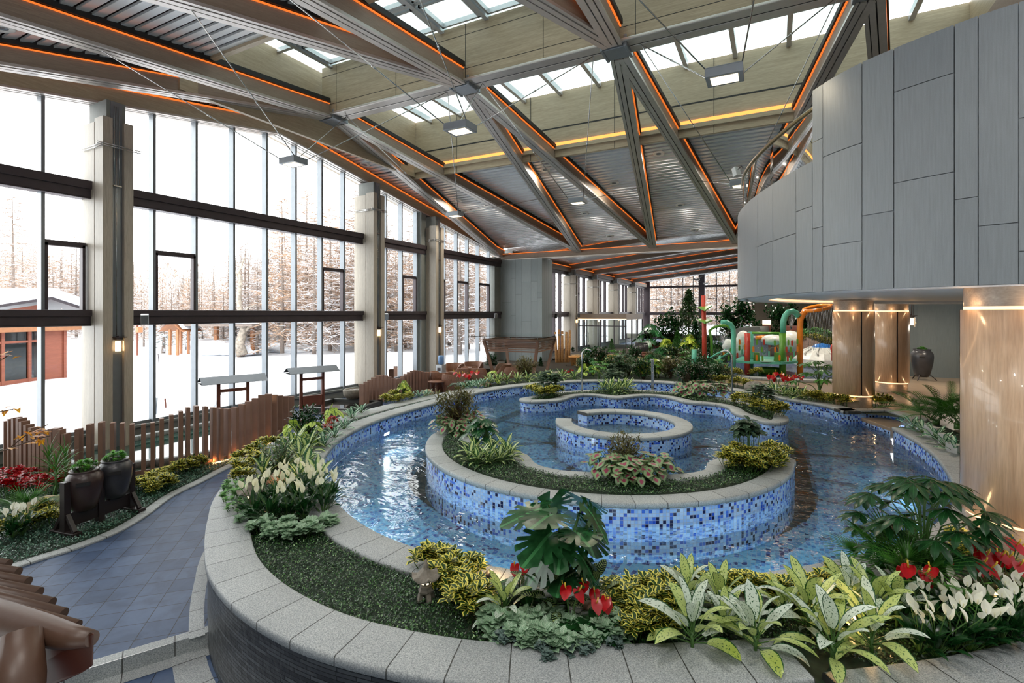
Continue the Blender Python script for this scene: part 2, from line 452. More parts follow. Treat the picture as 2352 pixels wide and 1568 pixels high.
# pier returns beside windows
mb = MB(); mb.box2((XW-.1, 18.95, .3), (XW+.35, 19.32, 8)); mb.box2((XW-.1, 26.0, .3), (XW+.3, 26.75, 6.6))
tag(mb.build('wall_left_return', M['grey_paint']), kind='structure')
rnd = random.Random(4)
def pier(y0, n, xw=XW, proj=.93, ztop=None, name='column'):
    yc = y0+.32; zt = ztop or min(zb(y0), zb(y0+.64)); top = zt-.45
    r = empty(name, (xw, y0, 0)); tag(r, kind='structure')
    mb = MB(); mb.box2((0, .12, 0), (proj-.12, .52, zt)); mb.build('core', M['grey_paint'], r)
    mb = MB()
    mb.box2((-.1, 0, 0), (proj*.55, .64, top-.08)); mb.box2((proj*.57, 0, 0), (proj, .2, top)); mb.box2((proj*.57, .44, 0), (proj, .64, top-.04))
    mb.build('cladding', M['beam_wood_z'], r, bevel=.006)
    mb = MB(); mb.box2((proj*.5, .2, 0), (proj-.1, .44, zt-.02)); mb.build('recess', M['metal_grey'], r)
    mb = MB()
    for dy in (.25, .30, .36): mb.tube([(proj-.05, dy, top-1.6 if dy != .30 else 2.75), (proj-.05, dy, top+.32)], .009, 6)
    mb.box2((proj-.08, .22, top-1.62), (proj-.01, .39, top-1.59)); mb.build('tension_rod', M['chrome'], r)
    mb = MB()
    for dz in (0, .05):
        mb.tube([(-.02, -.035, top-.72+dz), (proj+.12, -.035, top-.72+dz)], .012, 6); mb.tube([(proj+.035, -.14, top-.70+dz), (proj+.035, .80, top-.70+dz)], .012, 6)
    mb.build('clamp_bar', M['chrome'], r)
    return r
for i, y in enumerate(PIERS): pier(y, i)
# gable fascia beam above the glass, following the roof
def prism_x(mb, x0, x1, pts, z0, z1):
    """slab between x0..x1 following (y, z) pts, from z+z0 to z+z1"""
    for (ya, za), (yb, zc) in zip(pts, pts[1:]):
        P = [(x, y, z+d) for x in (x0, x1) for (y, z) in ((ya, za), (yb, zc)) for d in (z0, z1)]
        n = len(mb.v); mb.v += P
        for q in ((0, 1, 3, 2), (4, 6, 7, 5), (0, 4, 5, 1), (2, 3, 7, 6), (0, 2, 6, 4), (1, 5, 7, 3)): mb.face([n+i for i in q])
gp = [(-4.6, zb(-4.6)), (RIDGE_Y, RIDGE_Z), (27.1, zb(27.1))]
mb = MB(); prism_x(mb, XW-.3, XW+.38, gp, .02, .40); o = mb.build('wall_left_gable', M['well_wood_y']); tag(o, kind='structure')
mb = MB(); prism_x(mb, XW-.1, XW+.1, gp, -.03, .02); prism_x(mb, XW+.14, XW+.24, gp, -.03, .02); prism_x(mb, XW+.28, XW+.40, gp, -.03, .02); tag(mb.build('trim_gable', M['flange']), kind='structure')
mb = MB(); prism_x(mb, XW+.38, XW+.42, gp, .395, .435); tag(mb.build('trim_cove_light', M['led']), kind='structure')
mb = MB(); prism_x(mb, XW-.3, XW+.3, gp, .435, 1.2); tag(mb.build('wall_left_upper', M['black']), kind='structure')

# ================================================================ slatted ceiling and roof deck
OX0, OX1, OY0, OY1 = -12.64, 4.2, 7.05, 16.0     # skylight opening
def slats(name, x0, x1, ya, yb, pitch=.245):
    mb = MB(); y = ya
    while y < yb-.05:
        w = min(pitch-.06, yb-y); za = zb(y)+.5; zc = zb(y+w)+.5; P = []
        for x in (x0, x1): P += [(x, y, za), (x, y+w, zc+.022), (x, y+w, zc+.05), (x, y, za+.05)]
        n = len(mb.v); mb.v += P
        for q in ((0, 1, 5, 4), (0, 4, 7, 3), (1, 2, 6, 5), (3, 7, 6, 2)): mb.face([n+i for i in q])
        y += pitch
    o = mb.build(name, M['slat']); tag(o, kind='structure'); return o
slats('ceiling_slats_near', XW+.3, 6, -4.5, OY0)
slats('ceiling_slats_side', XW+.3, OX0, OY0, RIDGE_Y); slats('ceiling_slats_side', XW+.3, OX0, RIDGE_Y, OY1)
slats('ceiling_slats_far', XW+.3, 6, OY1, 26.85)
mb = MB()
def deck(x0, x1, ya, yb): mb.quad((x0, ya, zb(ya)+.62), (x1, ya, zb(ya)+.62), (x1, yb, zb(yb)+.62), (x0, yb, zb(yb)+.62))
deck(XW-.4, 6.2, -4.6, OY0); deck(XW-.4, OX0, OY0, RIDGE_Y); deck(XW-.4, OX0, RIDGE_Y, OY1); deck(XW-.4, 6.2, OY1, 27.2); deck(OX1, 6.2, OY0, RIDGE_Y); deck(OX1, 6.2, RIDGE_Y, OY1)
tag(mb.build('ceiling', M['metal_dk']), kind='structure')
# ---- skylight well
ZT = 10.85
mb = MB()
mb.box2((OX0-.2, OY1, 8.62), (OX1+.1, OY1+.12, 9.60)); mb.box2((OX0-.2, OY1+.02, 9.60), (OX1+.1, OY1+.12, ZT)); tag(mb.build('wall_skylight_far', M['well_wood']), kind='structure')
mb = MB(); mb.box2((OX0-.12, OY0, 8.66), (OX0, OY1, 9.6)); mb.box2((OX0-.12, OY0, 9.62), (OX0-.02, OY1, ZT)); mb.box2((OX1, OY0, 8.9), (OX1+.12, OY1, ZT)); tag(mb.build('wall_skylight_side', M['well_wood_y']), kind='structure')
mb = MB(); mb.box2((OX0, OY0-.12, 9.0), (OX1+.1, OY0, ZT)); tag(mb.build('wall_skylight_near', M['well_wood']), kind='structure')
mb = MB(); mb.box2((OX0, OY1-.09, 8.84), (OX1, OY1, 8.97))
o = mb.build('trim_cove', M['well_wood']); tag(o, kind='structure')
mb = MB(); mb.box2((OX0+.2, OY1-.047, 8.98), (OX1-.1, OY1-.005, 9.09)); tag(mb.build('trim_cove_light', M['led_soft']), kind='structure')
# panel joints
mb = MB()
for x in (-10.7, -7.6, -4.6, -1.6, 1.4): mb.box2((x-.008, OY1-.004, 8.62), (x+.008, OY1, ZT))
mb.box2((OX0, OY1-.006, 9.585), (OX1, OY1, 9.63)); mb.box2((OX0, OY0, 9.585), (OX0+.006, OY1, 9.63))
tag(mb.build('trim_joints', M['black']), kind='structure')
# glazing
mb = MB(); mb.quad((OX0, OY0, ZT+.02), (OX1, OY0, ZT+.02), (OX1, OY1, ZT+.02), (OX0, OY1, ZT+.02)); wd = mb.build('window_5', M['sky_glass']); tag(wd, kind='structure')
mb = MB()
for i in range(12):
    x = -11.9+i*1.36; mb.box2((x-.06, OY0, ZT-.16), (x+.06, OY1, ZT+.02))
mb.build('rafter', M['alu'], wd)
mb = MB()
for y in (8.4, 9.75): mb.box2((OX0, y-.05, ZT-.10), (OX1, y+.05, ZT+.02))
for i in range(11):
    x = -11.9+i*1.36
    for (ya, yb) in ((8.5, 9.65), (9.85, 10.9)):
        for e in ((x+.1, ya, x+1.26, ya+.06), (x+.1, yb-.06, x+1.26, yb), (x+.1, ya, x+.16, yb), (x+1.2, ya, x+1.26, yb)): mb.box2((e[0], e[1], ZT-.12), (e[2], e[3], ZT))
mb.build('purlin', M['alu'], wd)
# ---- ridge girder
r = empty('ridge_girder', (-12.3, 11.2, RIDGE_Z)); tag(r, 'deep oak-clad girder running along the ridge below the skylight', kind='structure')
mb = MB(); mb.box2((0, -.18, .06), (18.4, .28, 1.50)); mb.build('cladding', M['well_wood'], r)
mb = MB(); mb.box2((0, -.25, 0), (18.4, .04, .07)); mb.box2((0, .07, 0), (18.4, .36, .07)); mb.build('flange', M['flange'], r, bevel=.02)
mb = MB(); mb.box2((0, .03, .01), (18.4, .08, .05))
for x in (.6, 2.9, 5.2, 7.4, 9.6, 11.9, 14.1, 16.4): mb.box2((x-.007, -.184, .06), (x+.007, -.18, 1.5))
for z in (.34, 1.22): mb.box2((0, -.184, z-.006), (18.4, -.18, z+.006))
mb.build('joint', M['black'], r)
# ---- V beams
NX = [-12.1, -7.3, -3.2, 1.6]
EX = [-14.9, -9.8, -5.68, -1.7, 4.4]
def roof_beam(a, b, name='roof_beam', led=True, h=.32, w=.28):
    a = Vector(a); b = Vector(b); L = (b-a).length
    r = bpy.data.objects.new(name, None); COL.objects.link(r); r.empty_display_size = .1
    x = (b-a).normalized(); y = Vector((0, 0, 1)).cross(x).normalized(); z = x.cross(y)
    r.matrix_world = Matrix.Translation(a) @ Matrix((x, y, z)).transposed().to_4x4()
    tag(r, kind='structure')
    mb = MB(); mb.box2((0, -w/2, .07), (L, w/2, .07+h)); mb.build('web', M['beam_wood'], r)
    mb = MB(); mb.box2((0, -w/2-.04, 0), (L, -.045, .07)); mb.box2((0, -.02, 0), (L, .085, .07)); mb.box2((0, .105, .012), (L, w/2+.04, .07)); mb.build('flange', M['flange'], r)
    mb = MB(); mb.box2((0, -w/2-.0, .03), (L, w/2, .072)); mb.box2((0, -w/2-.07, .07+h+.04), (L, w/2+.07, .07+h+.16)); mb.build('shadow_gap', M['black'], r)
    if led:
        mb = MB(); mb.box2((0, -w/2-.035, .07+h), (L, -w/2, .07+h+.022)); mb.box2((0, w/2, .07+h), (L, w/2+.035, .07+h+.022)); mb.build('led_strip', M['led'], r)
    return r
YE0, YE1 = -4.4, 26.9
for i, x in enumerate(NX):
    for e in (EX[i], EX[i+1]):
        for ye, yn in ((YE1, RIDGE_Y+.32), (YE0, RIDGE_Y-.32)):
            f = .32/15.6; xs = x+(e-x)*f
            roof_beam((xs, yn, zb(yn)-.02), (e, ye, zb(ye)-.02))
    mb = MB(); mb.box((0, 0, .06), (.5, .5, .16)); mb.box((-.27, 0, .10), (.07, .6, .26)); mb.box((.27, 0, .10), (.07, .6, .26))
    o = mb.build('beam_node', M['metal_grey'], loc=(x, RIDGE_Y, RIDGE_Z-.06), bevel=.015); tag(o, kind='structure')
# eave beam between the two halls
r = empty('eave_beam', (XW, 26.9, 6.47)); tag(r, 'long oak-clad beam where the tall hall meets the low one', kind='structure')
mb = MB(); mb.box2((.1, 0, .05), (21, .4, .34)); mb.build('cladding', M['beam_wood'], r)
mb = MB(); mb.box2((.1, -.03, 0), (21, .42, .05)); mb.build('flange', M['flange'], r)
mb = MB(); mb.box2((.3, -.05, .36), (21, -.02, .39)); mb.build('led_strip', M['led'], r)
# ================================================================ grey mass between the halls
r = empty('wall_core', (XW, 26.72, 0)); tag(r, kind='structure')
mb = MB(); mb.box2((-.1, .03, 0), (3.02, 1.5, 6.47)); mb.build('backing', M['black'], r)
mb = MB(); x = 0; k = 1; rr = random.Random(3)
while x < 3.0:
    w = rr.choice((.3, .4, .55, .62)); x2 = min(3.05, x+w); zs = [0]+sorted(rr.uniform(.8, 5.8) for _ in range(2))+[6.47]
    for z0, z1 in zip(zs, zs[1:]):
        uv = [(k*50+x, z0), (k*50+x2, z0), (k*50+x2, z1), (k*50+x, z1)]
        mb.quad((x+.004, 0, z0+.004), (x2-.004, 0, z0+.004), (x2-.004, 0, z1-.004), (x+.004, 0, z1-.004), uv); k += 1
    x = x2
y = 0
while y < 1.5:
    w = rr.choice((.3, .4)); y2 = min(1.53, y+w); uv = [(k*50+y, 0), (k*50+y2, 0), (k*50+y2, 6.4), (k*50+y, 6.4)]
    mb.quad((3.05, y+.004, 0), (3.05, y2-.004, 0), (3.05, y2-.004, 6.47), (3.05, y+.004, 6.47), uv); y = y2; k += 1
mb.build('cladding', M['panel_dk'], r)
# ================================================================ far hall
def zf(x): return 6.72+.105*(x+14.6)
mb = MB(); mb.box2((XW-.35, 28.2, -.3), (XW+.12, 65.3, .3)); mb.box2((XW-.3, 28.2, 6.9), (XW+.35, 65.3, 7.3)); tag(mb.build('wall_left_far', M['grey_paint']), kind='structure')
fp = [37.9, 43.6, 50.2, 57.6]
fb = [(28.2, 37.9), (38.6, 43.6), (44.3, 50.2), (50.9, 57.6), (58.3, 65)]
fm = [[30.4, 31.5, 32.9, 34.3, 35.4, 36.6], [39.6, 40.8, 42.2], [45.5, 46.9, 48.4], [52.2, 53.6, 55, 56.3], [59.7, 61.1, 62.5, 63.8]]
for i, ((a, b), ms) in enumerate(zip(fb, fm)):
    mb = MB()
    for y in ms: mb.box2((XW-.02, y-.06, .36), (XW+.25, y+.06, 6.9))
    mb.box2((XW-.05, a, .3), (XW+.16, b, .42)); mb.box2((XW, ms[0], 4.9), (XW+.16, ms[1], 5.0))
    o = mb.build('window_%d' % (6+i), M['metal_dk']); tag(o, kind='structure')
    mb = MB(); mb.quad((XW+.02, a, .4), (XW+.02, b, .4), (XW+.02, b, 7), (XW+.02, a, 7)); mb.build('glass', M['glass'], o)
    transom(6.35, 6.72, a, b, 20+2*i); transom(3.01, 3.37, a, b, 21+2*i)
for i, y in enumerate(fp): pier(y, 0, proj=.9, ztop=6.75)
# far end wall with windows
YF = 65.2
mb = MB(); mb.box2((XW, YF, 0), (10, YF+.3, .6)); mb.box2((XW, YF-.05, 6.4), (10, YF+.2, 6.66)); mb.box2((XW, YF-.05, 3.0), (-2, YF+.2, 3.36)); mb.box2((XW, YF, 0), (XW+.85, YF+.3, 9)); mb.box2((-8.2, YF-.6, 0), (-7.5, YF+.3, 9))
tag(mb.build('wall_back', M['metal_dk']), kind='structure')
mb = MB()
for x in (-12.9, -11.5, -10.1, -8.9, -6.2, -4.8, -3.4, -2.4): mb.box2((x-.04, YF, .6), (x+.04, YF+.1, 9))
for a, b in ((-14.1, -12.9), (-10.1, -8.9), (-7.4, -6.2)): mb.box2((a, YF, 4.95), (b, YF+.1, 5.03))
o = mb.build('window_12', M['metal_dk']); tag(o, kind='structure')
mb = MB(); mb.quad((XW, YF+.05, .6), (-2, YF+.05, .6), (-2, YF+.05, 9), (XW, YF+.05, 9)); mb.build('glass', M['glass'], o)
mb = MB(); mb.box2((-2.4, YF-.3, 0), (12, YF, 9.5))
for i in range(100): mb.box2((-2.3+i*.14, YF-.36, .6), (-2.3+i*.14+.07, YF-.3, 9))
tag(mb.build('wall_back_slatted', M['well_wood']), kind='structure')
# roof of the far hall
mb = MB(); mb.quad((XW-.3, 27.2, zf(XW)+.75), (12, 27.2, zf(12)+.75), (12, 65.6, zf(12)+.75), (XW-.3, 65.6, zf(XW)+.75)); tag(mb.build('ceiling_far', M['white_paint']), kind='structure')
mb = MB(); y = 27.4
while y < 65:
    for x0, x1 in ((XW+.4, 6),):
        a, b = zf(x0)+.45, zf(x1)+.45; P = [(x0, y, a), (x0, y+.16, a), (x1, y+.16, b), (x1, y, b)]
        mb.quad(*P); mb.quad((x0, y, a), (x1, y, b), (x1, y, b+.08), (x0, y, a+.08))
    y += .3
tag(mb.build('ceiling_slats_low_hall', M['slat']), kind='structure')
for y in (30.8, 38.2, 43.9, 50.5, 57.9):
    roof_beam((XW+.3, y, zf(XW+.3)-.02), (9, y, zf(9)-.02), h=.36, w=.34)
mb = MB(); mb.box2((XW+.1, 27.3, 6.55), (XW+.5, 65, 6.95)); tag(mb.build('beam_low_hall', M['beam_wood']), kind='structure')
mb = MB(); mb.box2((XW+.5, 27.4, 6.93), (XW+.54, 65, 6.97)); tag(mb.build('trim_low_hall_light', M['led']), kind='structure')

# ================================================================ curved balcony
base = [(4.6, 5.9), (3.4, 6.25), (2.15, 6.66), (1.7, 6.86), (1.2, 7.18), (.81, 7.52), (.43, 8.08), (0, 9.08), (-.43, 10.39), (-.70, 11.8), (-.72, 13.4), (-.42, 15.2), (.25, 17), (1.4, 18.8), (3.2, 20.2), (6, 21.3)]
BL = smooth_line(base, .12)
def proj(p):
    d = -p.x*sT+p.y*cT; return 1176+FPX*(p.x*cT+p.y*sT)/d, d
cum = [0]
for a, b in zip(BL, BL[1:]): cum.append(cum[-1]+(b-a).length)
ZS, ZL, ZH = 3.58, 5.38, 6.34
def at_len(P, cm, s):
    for i in range(len(cm)-1):
        if cm[i+1] >= s: return P[i].lerp(P[i+1], (s-cm[i])/(cm[i+1]-cm[i]+1e-9))
    return P[-1]
pxs = [(proj(p)[0], c) for p, c in zip(BL, cum)]
def s_at(px):
    for (a, ca), (b, cb) in zip(pxs, pxs[1:]):
        if a >= px > b: return ca+(cb-ca)*(a-px)/(a-b)
    return None
r = empty('balcony_parapet', (2, 9, ZS)); tag(r, kind='structure')
S0 = s_at(1866)
OUTB = offset(BL, .0)
back = offset(BL, -.03)
mb = MB(); hi = [p for p, c in zip(back, cum) if c <= S0]; lo = [p for p, c in zip(back, cum) if c >= S0-.13]
mb.strip(Z(hi, ZS), Z(hi, ZH-.01)); mb.strip(Z(lo, ZS), Z(lo, ZL-.01))
inn = offset(BL, -.16); hi2 = inn[:len(hi)]; lo2 = inn[-len(lo):]
mb.strip(Z(hi2, ZS), Z(hi2, ZH-.01)); mb.strip(Z(lo2, ZS), Z(lo2, ZL-.01)); mb.strip(Z(hi, ZH-.01), Z(hi2, ZH-.01)); mb.strip(Z(lo, ZL-.01), Z(lo2, ZL-.01))
mb.quad((*hi[-1][:2], ZL), (*hi2[-1][:2], ZL), (*hi2[-1][:2], ZH), (*hi[-1][:2], ZH))
ob = mb.build('backing', M['metal_grey']); ob.parent = r; ob.matrix_parent_inverse = r.matrix_world.inverted() if False else Matrix.Translation((-2, -9, -ZS)); KIDS.setdefault(r.name, []).append(ob)
cols = [(2352, 2247, [515]), (2247, 2192, [455]), (2192, 2053, [408, 190]), (2053, 1980, [490]), (1980, 1890, [345, 560]), (1890, 1866, [322, 523])]
segs = [(0, s_at(2340), [3.9, 5.2]), ]
for a, b, ys in cols:
    sa, sb = s_at(min(a, 2340)), s_at(b); dm = proj(at_len(BL, cum, (sa+sb)/2))[1]
    segs.append((sa, sb, [HC+(718-y)/FPX*dm for y in ys]))
nhi = len(segs)
for a, b, ys in [(1866, 1828, [480]), (1828, 1775, [545]), (1775, 1740, [560]), (1740, 1708, [])]:
    sa, sb = s_at(a), s_at(b); dm = proj(at_len(BL, cum, (sa+sb)/2))[1]
    segs.append((sa, sb, [HC+(718-y)/FPX*dm for y in ys]))
s = segs[-1][1]; rr = random.Random(8)
while s < cum[-1]-.5:
    w = rr.choice((.4, .6, .9)); segs.append((s, s+w, [rr.uniform(3.9, 5)])); s += w
mb = MB(); kk = 1
for i, (sa, sb, zs) in enumerate(segs):
    top = ZH if i < nhi else ZL
    zz = [ZS]+sorted(z for z in zs if ZS+.05 < z < top-.05)+[top]
    n = max(1, int((sb-sa)/.12)); P = [at_len(BL, cum, sa+.004+(sb-sa-.008)*t/n) for t in range(n+1)]
    for z0, z1 in zip(zz, zz[1:]):
        mb.smooth = True; mb.strip(Z(P, z0+.004), Z(P, z1-.004), v0=z0, v1=z1, u0=kk*50+sa); mb.smooth = False; kk += 7
ob = mb.build('cladding', M['panel']); ob.parent = r; ob.matrix_parent_inverse = Matrix.Translation((-2, -9, -ZS)); KIDS[r.name].append(ob)
# soffit
so_ = offset(BL, -.02); i1 = offset(BL, -.14); i2 = offset(BL, -.22); i3 = offset(BL, -.62)
mb = MB(); mb.strip(Z(so_, ZS), Z(i1, ZS)); mb.strip(Z(i1, ZS), Z(i1, ZS+.03)); mb.strip(Z(i2, ZS+.03), Z(i2, ZS-.0)); mb.strip(Z(i2, ZS), Z(i3, ZS)); mb.strip(Z(i3, ZS), Z(i3, ZS+.08))
mb.v += []; mb.strip(Z(i3, ZS+.08), Z([Vector((8, min(max(p.y, 6.5), 20), 0)) for p in i3], ZS+.08))
tag(mb.build('ceiling_balcony', M['soffit']), kind='structure')
mb = MB(); mb.strip(Z(i1, ZS+.03), Z(i2, ZS+.03)); tag(mb.build('trim_soffit_groove', M['white_paint']), kind='structure')
mb = MB(); j3 = offset(BL, -.66); n0, n1 = int(len(i3)*.08), int(len(i3)*.8); mb.strip(Z(i3[n0:n1], ZS+.045), Z(j3[n0:n1], ZS+.045)); tag(mb.build('trim_soffit_light', M['warm2']), kind='structure')
mb = MB(); mb.strip(Z(offset(BL, -.1), ZS+.35), Z([Vector((8, min(max(p.y, 6.5), 20), 0)) for p in BL], ZS+.35)); tag(mb.build('floor_balcony', M['grey_paint']), kind='structure')
# glass balustrade
r = empty('glass_balustrade', (0, 10, ZL)); tag(r, 'curved glass balustrade with bronze handrail on top of the balcony wall', 'balustrade')
rl = [p for p, c in zip(offset(BL, -.10), cum) if S0-.05 < c < S0+9]
T = Matrix.Translation((0, -10, -ZL))
def put(o, par, T): o.parent = par; o.matrix_parent_inverse = T; KIDS.setdefault(par.name, []).append(o); return o
mb = MB(); mb.tube(Z(rl, 6.15), .035, 8); put(mb.build('handrail', M['brass'] if 'brass' in M else plain('aged_bronze', srgb(112, 98, 66), .3, .7)), r, T)
for i in range(0, len(rl)-12, 13):
    seg = rl[i:i+13]; mb = MB(); mb.smooth = True; mb.strip(Z(seg, ZL-.05), Z(seg, 6.13)); put(mb.build('glass_pane', M['glass']), r, T)
# room behind the balcony
mb = MB(); mb.box2((3.2, 9, ZL-1.2), (3.3, 19, 8.4)); tag(mb.build('wall_balcony_rear', M['beam_wood']), kind='structure')

# ================================================================ round columns
def round_column(x, y, z0, n, rot, label):
    r = empty('round_column', (x, y, z0), rot); tag(r, label, kind='structure')
    H = ZS+.06-z0; R = .5; zt = 3.335-z0
    mb = MB(); mb.lathe([(R-.03, zt+.02), (R-.03, H)], 40); mb.build('capital', M['col_top'], r)
    mb = MB(); mb.lathe([(R-.05, 0), (R-.05, .34)], 40); mb.build('base', M['col_top'], r)
    for k in range(3):
        g = math.radians(2); a0 = k*2*PI/3+g; a1 = (k+1)*2*PI/3-g
        mb = MB(); mb.lathe([(R-.06, .34), (R, .34), (R, zt), (R-.06, zt)], 16, a0=a0, a1=a1); mb.build('veneer_panel', M['col_wood'], r)
    mb = MB(); mb.lathe([(R-.07, .02), (R-.07, H)], 30); mb.build('shaft', M['metal_grey'], r)
    mb = MB(); mb.lathe([(R-.028, zt+.0), (R-.028, zt+.035)], 40); mb.lathe([(R-.045, .30), (R-.045, .34)], 40); mb.build('light_ring', M['ring_glow'], r)
    for k in range(6):
        a = k*PI/3+.4; point_light('column_glow', (x+.55*math.cos(a), y+.55*math.sin(a), z0+zt+.07), .7, (1, .6, .3), .02); point_light('column_glow', (x+.55*math.cos(a), y+.55*math.sin(a), z0+.22), .6, (1, .6, .3), .02)
    return r

# ================================================================ walls of the hall behind and beside the viewpoint
mb = MB(); mb.box2((XW-.3, -4.9, -.3), (12.6, -4.6, 11)); tag(mb.build('wall_rear', M['grey_paint']), kind='structure')
mb = MB(); mb.box2((12.3, -4.6, -.3), (12.6, 66, 11)); tag(mb.build('wall_east', M['grey_paint']), kind='structure')
mb = MB(); mb.quad((6.1, -4.6, 9.2), (12.4, -4.6, 9.2), (12.4, 27.3, 9.2), (6.1, 27.3, 9.2)); tag(mb.build('ceiling_east', M['white_paint']), kind='structure')
round_column(1.95, 17.0, .7, 0, math.radians(-75), 'oak-veneered round column at the pool corner by the step')
round_column(3.4, 20.6, .7, 0, math.radians(-80), 'oak-veneered round column standing on the deck behind the pool corner')
round_column(2.41, 7.57, .72, 0, math.radians(170), 'huge oak-veneered round column beside the broad-leaved plants')
# ================================================================ pool
ZC, ZW, ZF = .76, .44, -.05
rim_pts = [(-7.06, 6.33), (-5.87, 5.31), (-4.78, 4.68), (-3.76, 4.38), (-2.65, 4.37), (-1.79, 4.57), (-1.03, 4.88), (-.30, 5.34), (.48, 6.05), (1.25, 6.95), (1.95, 8.2), (2.36, 9.6), (2.5, 10.6), (2.57, 11.6), (2.52, 12.7), (2.34, 13.9)]
rimA = smooth_line(rim_pts, .12)
rec = [Vector(p) for p in ((2.62, 14.6, 0), (2.92, 15.42, 0), (2.58, 16.26, 0), (1.60, 15.56, 0))]
rimB = smooth_line([(1.60, 15.56), (1.25, 16.29), (.3, 17.05), (-1.01, 18.05), (-2.1, 18.7), (-3.3, 18.98), (-4.4, 18.93), (-5.52, 18.5), (-6.84, 17.5), (-7.85, 15.95), (-8.35, 14.5), (-8.52, 13.0), (-8.55, 11.6), (-8.53, 10.4), (-8.42, 9.27), (-8.19, 8.31), (-7.83, 7.45), (-7.42, 6.8), (-7.06, 6.33)], .12)
rim = rimA+rec[:3]+rimB[:-1]
def sweep(name, A, B, mat, z=ZC, th=.075, closed=False, parent=None, lip=.02):
    """coping slab between flat lines A and B (A on the left of travel)"""
    mb = MB(); mb.smooth = True; n = len(A); rows = []
    prof = [(0, -th, 0), (0, -lip, 0), (.18*lip*10, -.2*lip, 0)]
    for i in range(n):
        a, b = A[i], B[i]; d = (b-a); L = d.length; d = d/L if L > 1e-6 else Vector((1, 0, 0)); e = min(lip, L/3)
        rows.append([Vector((*(a)[:2], z-th)), Vector((*(a)[:2], z-lip)), Vector((*(a+d*e*.3)[:2], z-lip*.3)), Vector((*(a+d*e)[:2], z)), Vector((*(b-d*e)[:2], z)), Vector((*(b-d*e*.3)[:2], z-lip*.3)), Vector((*(b)[:2], z-lip)), Vector((*(b)[:2], z-th))])
    cm = [0]
    for i in range(1, n+1): 
        j = i % n; cm.append(cm[-1]+((A[j]+B[j])/2-(A[i-1]+B[i-1])/2).length)
    for rw in rows: mb.v += [tuple(p) for p in rw]
    m = 8
    for i in range(n if closed else n-1):
        j = (i+1) % n
        for k in range(m-1):
            mb.face((i*m+k, j*m+k, j*m+k+1, i*m+k+1), [(cm[i], k), (cm[i+1], k), (cm[i+1], k+1), (cm[i], k+1)])
        mb.face((i*m+m-1, j*m+m-1, j*m, i*m), [(cm[i], 0), (cm[i+1], 0), (cm[i+1], 1), (cm[i], 1)])
    mb.smooth = False
    if not closed: mb.face(range(m)[::-1]); mb.face([(n-1)*m+k for k in range(m)])
    return mb.build(name, mat, parent)
def ctag(o, label=None): return tag(o, label, kind='structure')
mb = MB(); mb.smooth = True; mb.strip(Z(rim, ZF-.1), Z(rim, ZC-.06), closed=True, v0=0, v1=ZC-.06-ZF+.1); ctag(mb.build('wall_pool', M['tile']))
mb = MB(); mb.ngon(rim[::3], ZF); ctag(mb.build('floor_pool', M['tile_floor']))
# coping of the pool rim, planter part (front/left) and far part
cw = .40
A_ = offset(rimA, .03); B_ = offset(rimA, -cw)
ctag(sweep('trim_pool_coping', A_[:len(rimA)], B_[:len(rimA)], M['granite']), 'pale granite coping along the near side of the blue pool')
ctag(sweep('trim_pool_coping', offset(rimB, .03), offset(rimB, -cw), M['granite']), 'pale granite coping along the far side of the blue pool')
recl = [rimA[-1]]+rec; ctag(sweep('trim_step_coping', offset(recl[1:], .02), offset(recl[1:], -.36), M['granite']))
mb = MB(); mb.box2((-.6, -.35, .0), (.6, .35, .6)); o = mb.build('pool_step', M['deck'], loc=(2.5, 15.3, 0), bevel=.02, rz=math.radians(-68)); ctag(o)
mb = MB(); mb.quad((-.605, -.352, -.1), (.605, -.352, -.1), (.605, -.352, .52), (-.605, -.352, .52), [(0, 0), (1.2, 0), (1.2, .6), (0, .6)]); mb.quad((-.605, .352, -.1), (-.605, -.352, -.1), (-.605, -.352, .52), (-.605, .352, .52), [(0, 0), (.7, 0), (.7, .6), (0, .6)]); ctag(mb.build('wall_pool_step', M['tile'], loc=(2.5, 15.3, 0), rz=math.radians(-68)))
# water
def water_mat(name, tint=(.92, .985, 1.0, 1), bs=.6, scale=1.5):
    t = NT(name); t.t.nodes.remove(t.p)
    v = t.coords('Object', (1, 1.5, 1), (0, 0, .5)); n = t.noise(v, scale, 3, .55, .6); n2 = t.noise(v, scale*4.5, 2, .5, .3)
    h = t.math('ADD', n, t.math('MULTIPLY', n2, .09))
    b = t.n('ShaderNodeBump'); b.inputs[0].default_value = bs; b.inputs[1].default_value = .05; t.l(h, b.inputs['Height'])
    rf = t.n('ShaderNodeBsdfRefraction'); rf.inputs['Color'].default_value = tint; rf.inputs['Roughness'].default_value = .0; rf.inputs['IOR'].default_value = 1.33
    tp = t.n('ShaderNodeBsdfTransparent'); tp.inputs[0].default_value = tint
    gl = t.n('ShaderNodeBsdfGlossy'); gl.inputs['Roughness'].default_value = .0
    fr = t.n('ShaderNodeFresnel'); fr.inputs[0].default_value = 1.5
    for x in (rf, gl): t.l(b.outputs[0], x.inputs['Normal'])
    t.l(b.outputs[0], fr.inputs['Normal'])
    m0 = t.n('ShaderNodeMixShader'); m0.inputs[0].default_value = WATER_T
    t.l(rf.outputs[0], m0.inputs[1]); t.l(tp.outputs[0], m0.inputs[2])
    mx = t.n('ShaderNodeMixShader'); t.l(fr.outputs[0], mx.inputs[0]); t.l(m0.outputs[0], mx.inputs[1]); t.l(gl.outputs[0], mx.inputs[2]); t.l(mx.outputs[0], t.out.inputs[0])
    return t.m
WATER_T = .45
M['water'] = water_mat('pool_water')
mb = MB(); mb.ngon(rim, ZW); o = mb.build('pool_water', M['water']); tag(o, 'rippling clear water filling the round blue mosaic pool', 'water', kind='stuff')
